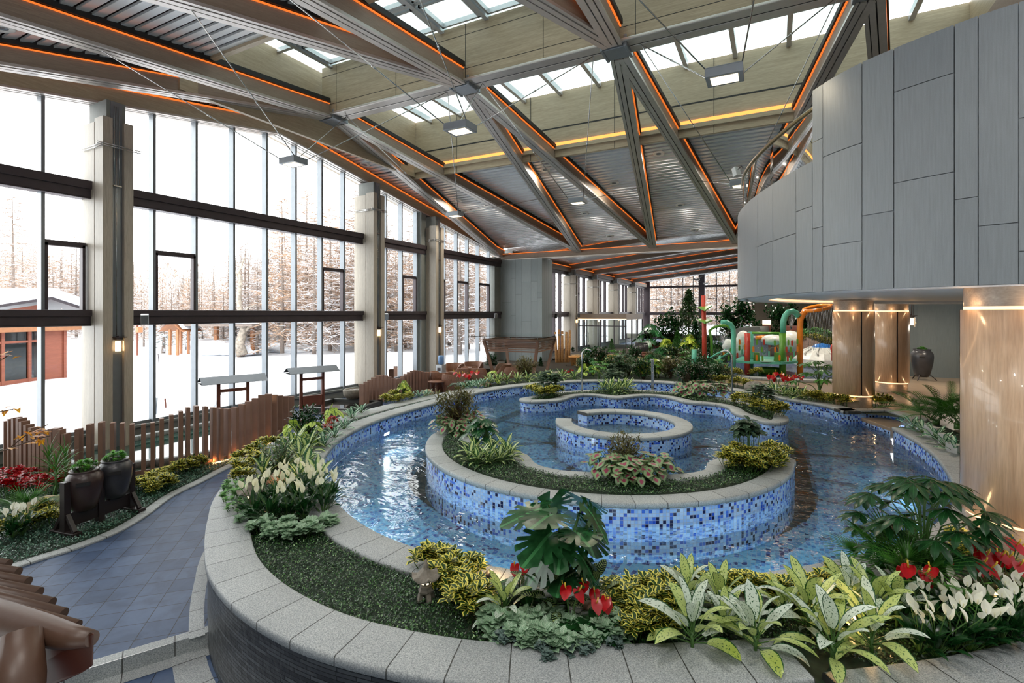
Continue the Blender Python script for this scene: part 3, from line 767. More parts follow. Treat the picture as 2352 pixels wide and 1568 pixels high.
# islands
M['turf_base'] = plain('turf_backing', srgb(26, 46, 28), .8, 0, .3, 30, .4)
C1, C2, CT = (-3.15, 9.82), (-3.15, 13.29), (-3.17, 11.68)
def island(outer, inner, name, label, wo=.33, wi=.27):
    """outer: line of the convex side; inner: line of the pool side; both end at the tips; travel so the body is on the left"""
    loop = outer+inner; n = len(loop)
    area = sum(loop[i].x*loop[(i+1) % n].y-loop[(i+1) % n].x*loop[i].y for i in range(n))
    if area < 0: loop = loop[::-1]
    r = empty(name, (0, 0, 0)); tag(r, label, kind='structure')
    mb = MB(); mb.smooth = True; mb.strip(Z(loop, ZF-.1), Z(loop, ZC-.06), closed=True, v0=0, v1=ZC-.06-ZF+.1); mb.build('tiled_wall', M['tile'], r)
    out2 = offset(loop, -.02, True); w = []
    for k, p in enumerate(loop): w.append(.30)
    in2 = offset(loop, .30, True)
    # pull the inner line inside where tips are narrow
    in2 = [p for p in in2]
    for _ in range(6): in2 = [(in2[k-1]+in2[k]*2+in2[(k+1) % n])/4 for k in range(n)]
    sweep('coping', out2, in2, M['granite'], closed=True, parent=r)
    mb = MB(); mb.ngon([Vector((*p[:2], 0)) for p in in2], ZC-.03); mb.build('soil', M['turf_base'], r)
    return r, in2
o1 = arc(*C1, 3.42, 204, 362, 60)
in1 = smooth_line([(.32, 9.98), (.05, 10.22), (-.4, 10.1), (-.85, 9.55), (-1.0, 9.1), (-.99, 8.75), (-1.15, 8.47), (-1.45, 8.2), (-2.0, 7.9), (-2.62, 7.72), (-3.06, 7.6), (-3.5, 7.68), (-3.72, 7.88), (-3.95, 8.15), (-4.3, 8.3), (-4.8, 8.32), (-5.3, 8.5), (-5.5, 8.85), (-5.55, 9.3), (-5.75, 9.75), (-6.1, 9.85), (-6.42, 9.55)], .12)
o1 = arc(*C1, 3.42, 200, 359, 70); isl1, t1 = island(o1, smooth_line([o1[-1]]+[Vector((x, y, 0)) for x, y in [(.30, 10.02), (.05, 10.22), (-.4, 10.1), (-.85, 9.55), (-1.0, 9.1), (-.99, 8.75), (-1.15, 8.47), (-1.45, 8.2), (-2.0, 7.9), (-2.62, 7.72), (-3.06, 7.6), (-3.5, 7.68), (-3.72, 7.88), (-3.95, 8.15), (-4.3, 8.3), (-4.8, 8.32), (-5.25, 8.48), (-5.45, 8.85), (-5.55, 9.3), (-5.75, 9.75), (-6.1, 9.85), (-6.42, 9.5)]]+[o1[0]], .12)[1:-1], 'planter_island', 'crescent planter island in the pool nearest the lawn')
o2 = arc(*C2, 3.5, 12, 172, 70)
i2f = [(-6.72, 13.4), (-6.5, 13.16), (-6.2, 13.12), (-5.85, 13.38), (-5.55, 13.8), (-5.5, 14.4), (-5.34, 14.9), (-5.05, 15.08), (-4.7, 15.02), (-4.39, 14.9), (-4.11, 14.96), (-3.92, 15.3), (-3.65, 15.68), (-3.3, 15.86), (-2.88, 15.72), (-2.56, 15.44), (-2.31, 15.15), (-1.97, 15.08), (-1.6, 15.12), (-1.27, 15.0), (-1.07, 14.68), (-.98, 14.25), (-.82, 13.9), (-.56, 13.6), (-.32, 13.3), (-.12, 13.16), (.07, 13.2), (.23, 13.5), (.28, 13.8)]
isl2, t2 = island(o2, smooth_line([o2[-1]]+[Vector((x, y, 0)) for x, y in i2f]+[o2[0]], .12)[1:-1], 'planter_island', 'crescent planter island at the far side of the pool')
# centre tub ring, open towards the back left
r = empty('tub_ring', (CT[0], CT[1], 0)); tag(r, 'round mosaic tub wall with granite coping in the centre of the pool', kind='structure')
ro, ri = 1.54, 1.20
def ringarc(rad, n=70, a0=-167, a1=152): return arc(0, 0, rad, a0, a1, n)
mb = MB(); mb.smooth = True; O = ringarc(ro); I = ringarc(ri)
mb.strip(Z(O, ZF-.1), Z(O, .70), v0=0, v1=.92); mb.strip(Z(I, .1), Z(I, .70), v0=0, v1=.6, flip=True); mb.smooth = False
for e in (0, -1): mb.quad((*O[e][:2], ZF-.1), (*I[e][:2], ZF-.1), (*I[e][:2], .70), (*O[e][:2], .70), [(0, 0), (.34, 0), (.34, .9), (0, .9)])
mb.build('tiled_wall', M['tile'], r)
sweep('coping', ringarc(ro+.02, a1=153, a0=-168), ringarc(ri-.02, a1=153, a0=-168), M['granite'], parent=r)
mb = MB(); mb.ngon(arc(0, 0, ri, 0, 354, 60), .26); mb.build('tub_floor', M['tile_pale'], r)
mb = MB(); mb.lathe([(0, .285), (.16, .285), (.17, .27), (.17, .255)], 24, c=(.35, .35, 0)); mb.build('drain', M['metal_dk'], r)
# drain channels on the pool floor
mb = MB(); hull = arc(C1[0], C1[1], 3.78, 180, 360, 50)+arc(C2[0], C2[1], 3.78, 0, 180, 50)
mb.strip(Z(hull, ZF+.012), Z(offset(hull, .34, True), ZF+.012), closed=True)
for a in (10, 48, 95, 140, 172, 215, 262, 312, 345):
    c, s_ = math.cos(math.radians(a)), math.sin(math.radians(a)); mb.bar((CT[0]+1.5*c, CT[1]+1.5*s_, ZF+.006), (CT[0]+4.6*c, CT[1]+4.6*s_, ZF+.006), .16, .012)
for a in range(0, 360, 12):
    pass
mb.strip(Z(arc(*CT, 1.56, 0, 354, 60), ZF+.014), Z(arc(*CT, 1.74, 0, 354, 60), ZF+.014), closed=True)
ctag(mb.build('trim_drain', M['gutter']))
# ================================================================ raised planter round the pool
outer_pts = [(-9.2, 14.6), (-9.42, 12.9), (-9.55, 11.2), (-9.5, 9.8), (-9.38, 8.6), (-9.1, 7.4), (-8.65, 6.4), (-8.04, 5.5), (-6.95, 4.36), (-6.2, 3.78), (-5.5, 3.32), (-4.85, 2.98), (-4.1, 2.76), (-3.3, 2.68), (-2.6, 2.75), (-1.86, 2.94), (-1.2, 3.25), (-.5, 3.62), (.25, 4.08)]
OUT = smooth_line(outer_pts, .12)
INN = offset(OUT, .46)
ctag(sweep('trim_planter_coping', OUT, INN, M['granite']), 'pale granite coping on the dark stone planter wall')
# right-hand continuation
O2 = smooth_line([(.62, 3.75), (1.3, 4.25), (2.0, 4.85), (3.2, 6.0)], .12)
ctag(sweep('trim_planter_coping', O2, offset(O2, .55), M['granite']), 'granite coping at the right of the planter below the white lilies')
ow = offset(OUT, .03); mb = MB(); mb.smooth = True; mb.strip(Z(ow, -.3), Z(ow, ZC-.06), v0=0, v1=1.0); ctag(mb.build('wall_planter', M['ledge']))
# far coping beyond the left lawn
# ================================================================ soil, turf, kerbs, decks
ZS0 = .70
bound = [Vector((p.x, p.y, 0)) for p in offset(OUT, .3)]
bd_right = [Vector(p) for p in ((.5, 3.9, 0), (1.0, 4.5, 0), (2.0, 5.3, 0), (3.4, 6.6, 0), (3.6, 9.5, 0), (3.6, 13.8, 0), (3.3, 15.5, 0), (2.75, 16.8, 0), (2.6, 17.6, 0), (1.36, 17.75, 0), (.5, 18.6, 0), (-.4, 19.3, 0), (-1.6, 20.2, 0), (-2.6, 21.0, 0), (-3.4, 22.6, 0), (-6, 22.8, 0), (-9, 21.8, 0), (-9.3, 18.5, 0), (-9.25, 16.5, 0))]
bpoly = bound+bd_right
Cc = Vector((-3.0, 11.2, 0))
def cast(p):
    d = (p-Cc); d.z = 0; d.normalize(); best = None
    for i in range(len(bpoly)):
        a = bpoly[i]; b = bpoly[(i+1) % len(bpoly)]; e = b-a; den = d.x*e.y-d.y*e.x
        if abs(den) < 1e-9: continue
        t = ((a.x-Cc.x)*e.y-(a.y-Cc.y)*e.x)/den; u = ((a.x-Cc.x)*d.y-(a.y-Cc.y)*d.x)/den
        if t > 0 and -1e-6 <= u <= 1.000001 and (best is None or t < best): best = t
    return Cc+d*(best or 6)
ro_ = offset(rim, -.36, True)
mb = MB(); ins = []; outs = []
for k in range(240):
    d = Vector((math.cos(2*PI*k/240), math.sin(2*PI*k/240), 0)); 
    bi = min(range(len(ro_)), key=lambda i: -((ro_[i]-Cc).normalized().dot(d))); ins.append(ro_[bi]); outs.append(cast(Cc+d))
mb.strip(Z(ins, ZS0), Z(outs, ZS0), closed=True); tag(mb.build('floor_planter_bed', M['turf_base']), kind='structure')
# right end fill under the notch
mb = MB(); mb.box2((.1, 3.3, -.15), (1.2, 4.6, .69)); tag(mb.build('floor_planter_edge', M['turf_base']), kind='structure')
# ---- turf made of tiny leaves
def turf_mat(name, stops):
    t = NT(name); uv = t.coords('UV'); sx = t.n('ShaderNodeSeparateXYZ'); t.l(uv, sx.inputs[0])
    t.set(t.ramp(sx.outputs[0], stops), .35); return t.m
M['turf'] = turf_mat('boxwood_mat_leaf', [(0, srgb(16, 40, 18)), (.6, srgb(38, 78, 36)), (.9, srgb(76, 122, 62)), (1, srgb(140, 176, 116))])
M['turf_cool'] = turf_mat('cool_mat_leaf', [(0, srgb(30, 62, 48)), (.6, srgb(58, 104, 84)), (1, srgb(128, 166, 142))])
RNG = np.random.default_rng(5)
def leaf_cloud(X, Y, Zs, size, mat, name, tilt=.9, parent=None, asp=.6):
    n = len(X); a = RNG.uniform(0, 2*PI, n); el = RNG.uniform(-.1, tilt, n); s = size*RNG.uniform(.7, 1.35, n)
    ux = np.cos(a)*np.cos(el); uy = np.sin(a)*np.cos(el); uz = np.sin(el)
    rl = RNG.uniform(-.7, .7, n); vx = -np.sin(a)*np.cos(rl); vy = np.cos(a)*np.cos(rl); vz = np.sin(rl)
    U = np.stack([ux, uy, uz], 1)*s[:, None]; V = np.stack([vx, vy, vz], 1)*s[:, None]*asp*.5
    P = np.stack([X, Y, Zs], 1); v = np.stack([P, P+U*.55+V, P+U, P+U*.55-V], 1).reshape(-1, 3)
    me = bpy.data.meshes.new(name); me.vertices.add(4*n); me.vertices.foreach_set('co', v.ravel().astype(np.float32))
    me.loops.add(4*n); me.loops.foreach_set('vertex_index', np.arange(4*n, dtype=np.int32)); me.polygons.add(n)
    me.polygons.foreach_set('loop_start', np.arange(0, 4*n, 4, dtype=np.int32))
    try: me.polygons.foreach_set('loop_total', np.full(n, 4, np.int32))
    except Exception: pass
    ul = me.uv_layers.new(name='UVMap'); r = RNG.uniform(0, 1, n)**1.3; uv = np.zeros((n, 4, 2), np.float32); uv[:, :, 0] = r[:, None]; ul.data.foreach_set('uv', uv.ravel())
    me.materials.append(mat); me.update(calc_edges=True); me.validate()
    o = bpy.data.objects.new(name, me); COL.objects.link(o)
    if parent is not None: adopt(o, parent)
    return o
def turf(poly, z, dens, size, label, mat=None, holes=(), parent=None, name='turf'):
    xs = [p[0] for p in poly]; ys = [p[1] for p in poly]; A = (max(xs)-min(xs))*(max(ys)-min(ys)); n = int(A*dens)
    X = RNG.uniform(min(xs), max(xs), n); Y = RNG.uniform(min(ys), max(ys), n); k = inside(X, Y, poly)
    for h in holes: k &= ~inside(X, Y, h)
    X, Y = X[k], Y[k]; bump_ = .012*np.sin(X*9)*np.sin(Y*8)
    o = leaf_cloud(X, Y, z+bump_+RNG.uniform(0, .03, len(X)), size, mat or M['turf'], name, parent=parent)
    if label: tag(o, label, 'artificial turf', kind='stuff')
    return o
near_poly = [p for p in INN if p.x > -8.3 and p.y < 6.3] + [Vector((.62, 4.5, 0)), Vector((1.0, 4.1, 0)), Vector((2.9, 6.2, 0)), Vector((2.3, 8, 0))] + [p for p in offset(rimA, -.39) if p.y < 8][::-1]
turf(near_poly, ZS0+.01, 5200, .021, 'dark green clipped turf carpeting the near planter bed')
lw = [p for p in INN if p.y > 5.6]; lw2 = [p for p in offset(rimB, -.39) if p.x < -7.2]
turf(lw+lw2[::-1], ZS0+.01, 1500, .034, 'bright green turf strip on the window side of the pool', M['turf_cool'])
turf([p for p in t1], ZC+.0, 3600, .026, 'dark green turf on the near crescent island')
turf([p for p in t2], ZC+.0, 1800, .034, 'dark green turf on the far crescent island')
# ---- strip along the windows with kerb
kerb = smooth_line([(-8.0, .6), (-8.55, 1.8), (-8.66, 2.9), (-8.62, 3.4), (-8.7, 3.95), (-9.0, 4.5), (-9.55, 5.22), (-9.9, 6.0), (-10.2, 6.6), (-10.6, 7.6), (-10.9, 9.2)], .15)
ctag(sweep('trim_kerb', offset(kerb, -.0), offset(kerb, .17), M['granite'], z=.03, th=.05, lip=.008), 'thin pale stone kerb between slate path and turf')
k2 = offset(kerb, .17); poly = k2+[Vector((-13, 9, 0)), Vector((-14.9, 6.9, 0)), Vector((-14.9, .5, 0))]
mb = MB(); mb.ngon(poly, .02); tag(mb.build('floor_turf_strip', M['turf_base']), kind='structure')
tp = [p for p in k2 if p.y > 1.5]+[Vector((-10.9, 7.6, 0)), Vector((-11, 6.2, 0)), Vector((-11.8, 5, 0)), Vector((-13.6, 4.2, 0)), Vector((-13.6, 1.5, 0))]
turf(tp, .03, 2600, .03, 'cool green turf strip between kerb and post fence', M['turf_cool'])
# granite step between the two paving levels
p0, p1 = Vector((-5.13, 3.3, 0)), Vector((-6.6, .6, 0)); d_ = (p1-p0).normalized(); n_ = Vector((-d_.y, d_.x, 0))
mb = MB(); mb.strip(Z([p0+n_*0, p1], .0), Z([p0, p1], -.15)); mb.strip(Z([p0, p1], .002), Z([p0-n_*.12, p1-n_*.12], .002)); ctag(mb.build('trim_step_riser', M['granite']), 'granite step between the two slate levels')
mb = MB(); mb.strip(Z([p0, p1], -.146), Z([p0+n_*.16, p1+n_*.16], -.146)); ctag(mb.build('trim_step_border', M['granite']))
mb = MB(); ol = [p for p in OUT if p.x > -6.6]; mb.strip(Z(offset(ol, -.0), -.145), Z(offset(ol, -.28), -.145)); ol = [p for p in OUT if -9.3 < p.x < -5.1]; mb.strip(Z(ol, .003), Z(offset(ol, -.14), .003)); ctag(mb.build('trim_floor_border', M['granite']))
# ---- decks and kids pool on the far right
mb = MB(); deckp = [(-3.4, 22.6), (-2.6, 21.0), (-1.6, 20.2), (-.4, 19.3), (.5, 18.6), (1.36, 17.75), (2.6, 17.6), (2.75, 16.8), (3.3, 15.5), (3.6, 13.8), (3.6, 6.2), (12, 6.2), (12, 40), (-3.4, 40)]
mb.ngon(deckp, .69); tag(mb.build('floor_deck', M['deck']), kind='structure')
# planter ground at the back of the far hall and under the lounge
mb = MB(); mb.box2((-9.3, 22.5, -.1), (-2.4, 44, .55)); mb.box2((-12.6, 28.5, -.1), (-9.3, 44, .5)); mb.box2((-2.4, 31.5, -.1), (9, 44, .72)); tag(mb.build('floor_garden', M['dirt']), kind='structure')
kp = smooth_line([(-1.3, 21.9), (-.2, 21.75), (1.2, 21.9), (2.4, 22.6), (3.2, 24.4), (4.2, 26.4), (3.6, 29), (.5, 31), (-2.6, 30.4), (-3.1, 27), (-2.6, 24), (-2.0, 22.6)], .3, True)
ctag(sweep('trim_kids_pool', offset(kp, -.1, True), offset(kp, .28, True), M['granite'], z=.80, th=.14, closed=True), 'grey stone kerb round the children\'s splash pool')
mb = MB(); mb.strip(Z(offset(kp, .22, True), .6), Z(offset(kp, .22, True), .78), closed=True, v0=0, v1=.2); mb.ngon(kp, .693); ctag(mb.build('floor_kids_pool', M['tile']))
M['water2'] = water_mat('splash_pool_water', (.85, .96, 1, 1), .8, 5)
mb = MB(); mb.ngon(offset(kp, .2, True), .745); tag(mb.build('splash_pool_water', M['water2']), 'rippled shallow water under the children\'s play frame', 'water', kind='stuff')
# concrete end wall behind the big pot
mb = MB(); x = 0; k = 1
while x < 7:
    w = .6; mb.quad((4.6+x+.003, 26.0, .69), (4.6+x+w-.003, 26, .69), (4.6+x+w-.003, 26, 3.9), (4.6+x+.003, 26, 3.9), [(k*50, 0), (k*50+w, 0), (k*50+w, 3.2), (k*50, 3.2)]); x += w; k += 1
mb.box2((4.6, 26.01, .6), (12, 26.3, 3.9)); ctag(mb.build('wall_right', M['panel_dk']))
mb = MB(); mb.box2((7.9, 6.4, .6), (8.1, 26, 3.7)); ctag(mb.build('wall_right_side', M['panel_dk']))
# ================================================================ post fences
M['fence'] = plain('brown_wpc', srgb(132, 100, 84), .55, 0, .1, 3)
def fence_thing(name, label, path, posts, w=.10, zb_=.02, rail=True):
    P = smooth_line(path, .03); r = empty(name, (P[0].x, P[0].y, zb_)); tag(r, label, 'fence')
    pp = [proj(Vector((p.x, p.y, 0))) for p in P]
    for (px, py) in posts:
        i = min(range(len(P)), key=lambda i: abs(pp[i][0]-px)); p = P[i]; d = pp[i][1]; top = HC-(py-718)/FPX*d
        t = (P[min(i+1, len(P)-1)]-P[max(0, i-1)]); ang = math.atan2(t.y, t.x)
        h = max(.4, top-zb_); mb = MB(); mb.box((0, 0, h/2), (w*.75, w*1.5, h)); 
        o = mb.build('post', M['fence'], bevel=.003); o.location = (p.x-P[0].x, p.y-P[0].y, 0); o.rotation_euler = (0, 0, ang); adopt(o, r)
    if rail:
        mb = MB(); mb.smooth = False; Q = [Vector((p.x-P[0].x, p.y-P[0].y, 0)) for p in P[::6]]
        mb.strip(Z(offset(Q, .02), .02), Z(offset(Q, .02), .10)); mb.strip(Z(offset(Q, -.02), .10), Z(offset(Q, -.02), .02)); mb.strip(Z(offset(Q, .02), .1), Z(offset(Q, -.02), .1)); mb.build('base_rail', M['fence'], r)
    return r
zo = [(58, 1178), (85, 1163), (112, 1155), (140, 1160), (167, 1180), (195, 1203), (222, 1222), (248, 1240), (275, 1246), (302, 1242), (330, 1235), (357, 1230), (385, 1228), (412, 1235), (447, 1262), (525, 1232), (597, 1200), (672, 1187), (748, 1190), (817, 1193), (883, 1199), (952, 1199), (1018, 1189), (1080, 1162), (1140, 1138), (1200, 1113), (1257, 1090), (1313, 1079), (1367, 1083), (1420, 1090), (1470, 1095), (1519, 1097), (1567, 1087), (1612, 1067), (1660, 1049), (1705, 1028), (1747, 1007), (1788, 1000), (1830, 1005), (1868, 1010), (1907, 1015), (1943, 1015)]
fpath = [(-14.0, 4.35), (-13.2, 4.3), (-12.3, 4.55), (-11.65, 5.1), (-11.2, 5.85), (-10.9, 6.6), (-10.88, 7.2), (-11.1, 7.95), (-11.6, 8.8), (-12.2, 9.6), (-12.6, 10.2)]
fence_thing('post_fence', 'long wavy fence of brown posts standing along the turf by the windows', fpath, [(x/2.904, 560+y/2.904) for x, y in zo])
g0, g1 = G(832, 936, .02), G(990, 896, .02)
z6 = [(470, 1288), (503, 1270), (535, 1255), (567, 1235), (598, 1218), (628, 1215), (658, 1218), (688, 1228), (716, 1240), (744, 1246), (772, 1240), (800, 1222), (827, 1205), (853, 1190), (880, 1178), (905, 1175), (930, 1180), (955, 1185), (980, 1190), (1005, 1190), (1028, 1193)]
mid = (g0+g1)/2
fence_thing('post_fence', 'short fence of brown posts beside the stone basin, behind the yellow-green monstera', [(g0.x, g0.y), (mid.x-.15, mid.y-.25), (g1.x, g1.y)], [(700+x/3.563, 520+y/3.563) for x, y in z6], w=.12)
z7 = [(655, 1170), (683, 1170), (712, 1165), (742, 1155), (772, 1148), (802, 1142), (832, 1142), (863, 1155), (890, 1165)]
fence_thing('post_fence', 'rear fence of brown posts near the pier with the lantern', [(g0.x-1.5, g0.y+3.2), (g1.x-2.6, g1.y+.8)], [(700+x/3.563, 520+y/3.563) for x, y in z7], w=.12)
mb = MB(); P = smooth_line(fpath, .1); P = [p for p in P if p.y < 8.5 and p.y > 6.6]; mb.strip(Z(offset(P, -.10), .05), Z(offset(P, -.13), .05)); mb.strip(Z(offset(P, -.11), .03), Z(offset(P, -.11), .06)); o = mb.build('ground_light_strip', M['warm2']); tag(o, 'glowing warm light strip at the foot of the post fence', 'light strip')
for i in range(0, len(P), 5): point_light('fence_glow', (P[i].x+.1, P[i].y, .1), 1.6, (1, .4, .12), .03)
# ================================================================ plant library
def leaf_mat(name, kind, a, b=None, c=None, rough=.38, trans=.25):
    """a, b, c: colours; pattern drawn in the leaf's own uv (u across, v along)"""
    t = NT(name); uv = t.coords('UV'); sx = t.n('ShaderNodeSeparateXYZ'); t.l(uv, sx.inputs[0]); u, v = sx.outputs[0], sx.outputs[1]
    e = t.math('MULTIPLY', t.math('ABSOLUTE', t.math('SUBTRACT', t.math('FRACT', u), .5)), 2)
    ob = t.coords('Object'); nz = t.noise(ob, 28, 3, .6)
    if kind == 'plain':
        n2 = t.noise(ob, 9, 3); col = t.ramp(n2, [(.3, a), (.7, b or a)])
        if 'red' not in name and 'spathe' not in name: col = t.mix(t.math('LESS_THAN', e, .05), col, tuple(min(1, x*1.7+.01) for x in (b or a)[:3])+(1,))
    elif kind == 'edge':      # dark centre, bright margin
        m = t.ramp(t.math('ADD', e, t.math('MULTIPLY', t.math('SUBTRACT', nz, .5), .5)), [(.58, (0, 0, 0, 1)), (.64, (1, 1, 1, 1))]); col = t.mix(m, a, b)
    elif kind == 'splash':    # pale leaf, green margin and dashes
        mp = t.coords('UV', (4.4, 9, 1), (0, 0, .5)); n2 = t.noise(mp, 1.7, 3, .55); d = t.ramp(n2, [(.585, (0, 0, 0, 1)), (.60, (1, 1, 1, 1))])
        pale = t.ramp(t.noise(ob, 1.6, 2), [(.52, b), (.72, c)])
        m = t.math('MAXIMUM', d, t.ramp(t.math('ADD', e, t.math('MULTIPLY', nz, .25)), [(.98, (0, 0, 0, 1)), (1.02, (1, 1, 1, 1))])); col = t.mix(m, pale, a)
    elif kind == 'hosta':     # green leaf, cream feathered centre
        mp = t.coords('UV', (2, 14, 1)); n2 = t.noise(mp, 2, 2); m = t.ramp(t.math('ADD', e, t.math('MULTIPLY', t.math('SUBTRACT', n2, .5), 1.3)), [(.40, (0, 0, 0, 1)), (.55, (1, 1, 1, 1))]); col = t.mix(m, b, a)
    elif kind == 'net':       # pale leaf with light veins
        s_ = t.math('SINE', t.math('ADD', t.math('MULTIPLY', v, 42), t.math('MULTIPLY', e, -9))); m = t.math('MAXIMUM', t.math('GREATER_THAN', s_, .8), t.math('LESS_THAN', e, .08)); col = t.mix(m, t.ramp(nz, [(.3, a), (.7, tuple(x*1.25 for x in a[:3])+(1,))]), b)
    elif kind == 'stripe':    # calathea
        s_ = t.math('SINE', t.math('ADD', t.math('MULTIPLY', v, 46), t.math('MULTIPLY', e, -7))); col = t.mix(t.math('MULTIPLY', t.math('GREATER_THAN', s_, .35), t.math('LESS_THAN', e, .86)), a, b)
    elif kind == 'caladium':
        d = t.math('ADD', t.math('ADD', e, t.math('MULTIPLY', t.math('ABSOLUTE', t.math('SUBTRACT', v, .42)), 1.1)), t.math('MULTIPLY', nz, .35)); col = t.ramp(d, [(.40, a), (.52, b), (.72, b), (.86, c)])
    elif kind == 'lime':      # chartreuse leaf with dark veins
        s_ = t.math('SINE', t.math('ADD', t.math('MULTIPLY', v, 30), t.math('MULTIPLY', e, -8))); col = t.mix(t.math('MAXIMUM', t.math('GREATER_THAN', s_, .93), t.math('LESS_THAN', e, .05)), a, b)
    t.set(col, rough)
    if trans:
        tl = t.n('ShaderNodeBsdfTranslucent')
        if isinstance(col, tuple): tl.inputs[0].default_value = col
        else: t.l(col, tl.inputs[0])
        mx = t.n('ShaderNodeMixShader'); mx.inputs[0].default_value = trans; t.l(t.p.outputs[0], mx.inputs[1]); t.l(tl.outputs[0], mx.inputs[2]); t.l(mx.outputs[0], t.out.inputs[0])
    return t.m
L = {}
L['yellow'] = leaf_mat('yellow_edged_leaf', 'edge', srgb(46, 78, 30), srgb(246, 236, 112))
L['aglao'] = leaf_mat('white_splashed_leaf', 'splash', srgb(34, 88, 52), srgb(222, 234, 222), srgb(196, 214, 120), .3)
L['aglao_y'] = leaf_mat('lime_splashed_leaf', 'splash', srgb(40, 92, 40), srgb(196, 212, 130), srgb(176, 196, 70), .3)
L['hosta'] = leaf_mat('cream_centred_leaf', 'hosta', srgb(34, 92, 46), srgb(206, 220, 150), None, .3)
L['hosta_b'] = leaf_mat('bluish_striped_leaf', 'hosta', srgb(40, 104, 72), srgb(186, 214, 190), None, .3)
L['net'] = leaf_mat('silver_net_leaf', 'net', srgb(126, 162, 128), srgb(206, 224, 200))
L['net_d'] = leaf_mat('dark_net_leaf', 'net', srgb(78, 100, 96), srgb(150, 172, 164))
L['fresh'] = leaf_mat('fresh_green_leaf', 'net', srgb(96, 150, 84), srgb(166, 200, 140))
L['stripe'] = leaf_mat('striped_leaf', 'stripe', srgb(18, 42, 28), srgb(168, 190, 120))
L['stripe_g'] = leaf_mat('grey_striped_leaf', 'stripe', srgb(24, 52, 36), srgb(118, 150, 116))
L['calad'] = leaf_mat('pink_heart_leaf', 'caladium', srgb(160, 56, 90), srgb(140, 168, 120), srgb(46, 92, 46))
L['lime'] = leaf_mat('lime_veined_leaf', 'lime', srgb(188, 214, 88), srgb(44, 100, 34))
L['dark'] = leaf_mat('dark_green_leaf', 'plain', srgb(16, 48, 22), srgb(34, 82, 38), rough=.25)
L['monst'] = leaf_mat('glossy_split_leaf', 'plain', srgb(22, 60, 32), srgb(50, 104, 60), rough=.22)
L['monst_y'] = leaf_mat('yellow_green_split_leaf', 'plain', srgb(40, 110, 30), srgb(190, 200, 70), rough=.3)
L['mid'] = leaf_mat('mid_green_leaf', 'plain', srgb(38, 92, 34), srgb(72, 134, 48))
L['bright'] = leaf_mat('bright_green_leaf', 'plain', srgb(58, 130, 44), srgb(112, 174, 70))
L['palm'] = leaf_mat('palm_leaf', 'plain', srgb(30, 84, 24), srgb(78, 134, 48), rough=.3)
L['olive'] = leaf_mat('olive_brown_leaf', 'plain', srgb(50, 62, 26), srgb(120, 112, 58))
L['azalea'] = leaf_mat('azalea_leaf', 'plain', srgb(34, 64, 34), srgb(74, 112, 60))
L['grey'] = leaf_mat('grey_green_leaf', 'plain', srgb(66, 92, 74), srgb(120, 142, 118))
L['red'] = leaf_mat('red_bract', 'plain', srgb(150, 10, 18), srgb(206, 22, 32), rough=.2)
L['white'] = leaf_mat('white_spathe', 'plain', srgb(226, 228, 206), srgb(248, 248, 238), trans=.35)
L['cream'] = leaf_mat('cream_spathe', 'plain', srgb(232, 230, 190), srgb(246, 246, 226), trans=.35)
L['orange'] = leaf_mat('orange_maple_leaf', 'plain', srgb(196, 110, 22), srgb(226, 160, 30), trans=.3)
L['pink'] = leaf_mat('pink_flower', 'plain', srgb(200, 90, 110), srgb(230, 150, 160))
L['spadix'] = plain('yellow_spadix', srgb(230, 190, 60), .5)
L['stem'] = plain('green_stem', srgb(66, 104, 44), .5)
L['bark'] = plain('brown_bark', srgb(84, 66, 50), .8, 0, .3, 30, .3)

def blade(mb, o, az, el, L_, w, droop=.5, n=5, fold=.25, shape='lance', roll=0., twist=0., tip=1.0):
    """one leaf: midrib starts at o, azimuth az, elevation el, bends down by droop radians"""
    o = Vector(o); pts = []; p = o.copy(); e = el; step = L_/n; az_ = az
    for i in range(n+1):
        pts.append((p.copy(), e, az_)); e2 = e-droop/n
        p = p+Vector((math.cos(az_)*math.cos(e), math.sin(az_)*math.cos(e), math.sin(e)))*step; e = e2; az_ += twist/n
    base = len(mb.v); uvb = []
    ou = random.random()*0
    for i, (q, e, a) in enumerate(pts):
        v = i/n
        if shape == 'lance': f = math.sin(PI*min(1, v*.93+.07))**.8*(1-.25*v)
        elif shape == 'oval': f = math.sin(PI*min(1, .06+v*.94))**.62
        elif shape == 'petal': f = math.sin(PI*min(1, .10+v*.90))**.8*(1-.35*v**3)*1.15
        elif shape == 'heart': f = (1.0 if v > .0 else .55)*(1-v)**.75*1.12 if v > .15 else .85+v
        elif shape == 'grass': f = min(1, v*6+.3)*(1-v)**.6
        elif shape == 'obov': f = math.sin(PI*(v**1.35*.97+.02))**.8
        else: f = 1
        if i == n: f = 0.02
        hw = w/2*f
        side = Vector((-math.sin(a), math.cos(a), 0)); up = Vector((-math.cos(a)*math.sin(e), -math.sin(a)*math.sin(e), math.cos(e)))
        if roll: side, up = side*math.cos(roll)+up*math.sin(roll), up*math.cos(roll)-side*math.sin(roll)
        mb.v += [tuple(q+side*hw+up*hw*fold), tuple(q), tuple(q-side*hw+up*hw*fold)]
    sm = mb.smooth; mb.smooth = True
    for i in range(n):
        a, b = base+i*3, base+i*3+3; v0, v1 = i/n, (i+1)/n
        mb.face((a, a+1, b+1, b), [(0, v0), (.5, v0), (.5, v1), (0, v1)]); mb.face((a+1, a+2, b+2, b+1), [(.5, v0), (1, v0), (1, v1), (.5, v1)])
    mb.smooth = sm
    return pts[-1][0]
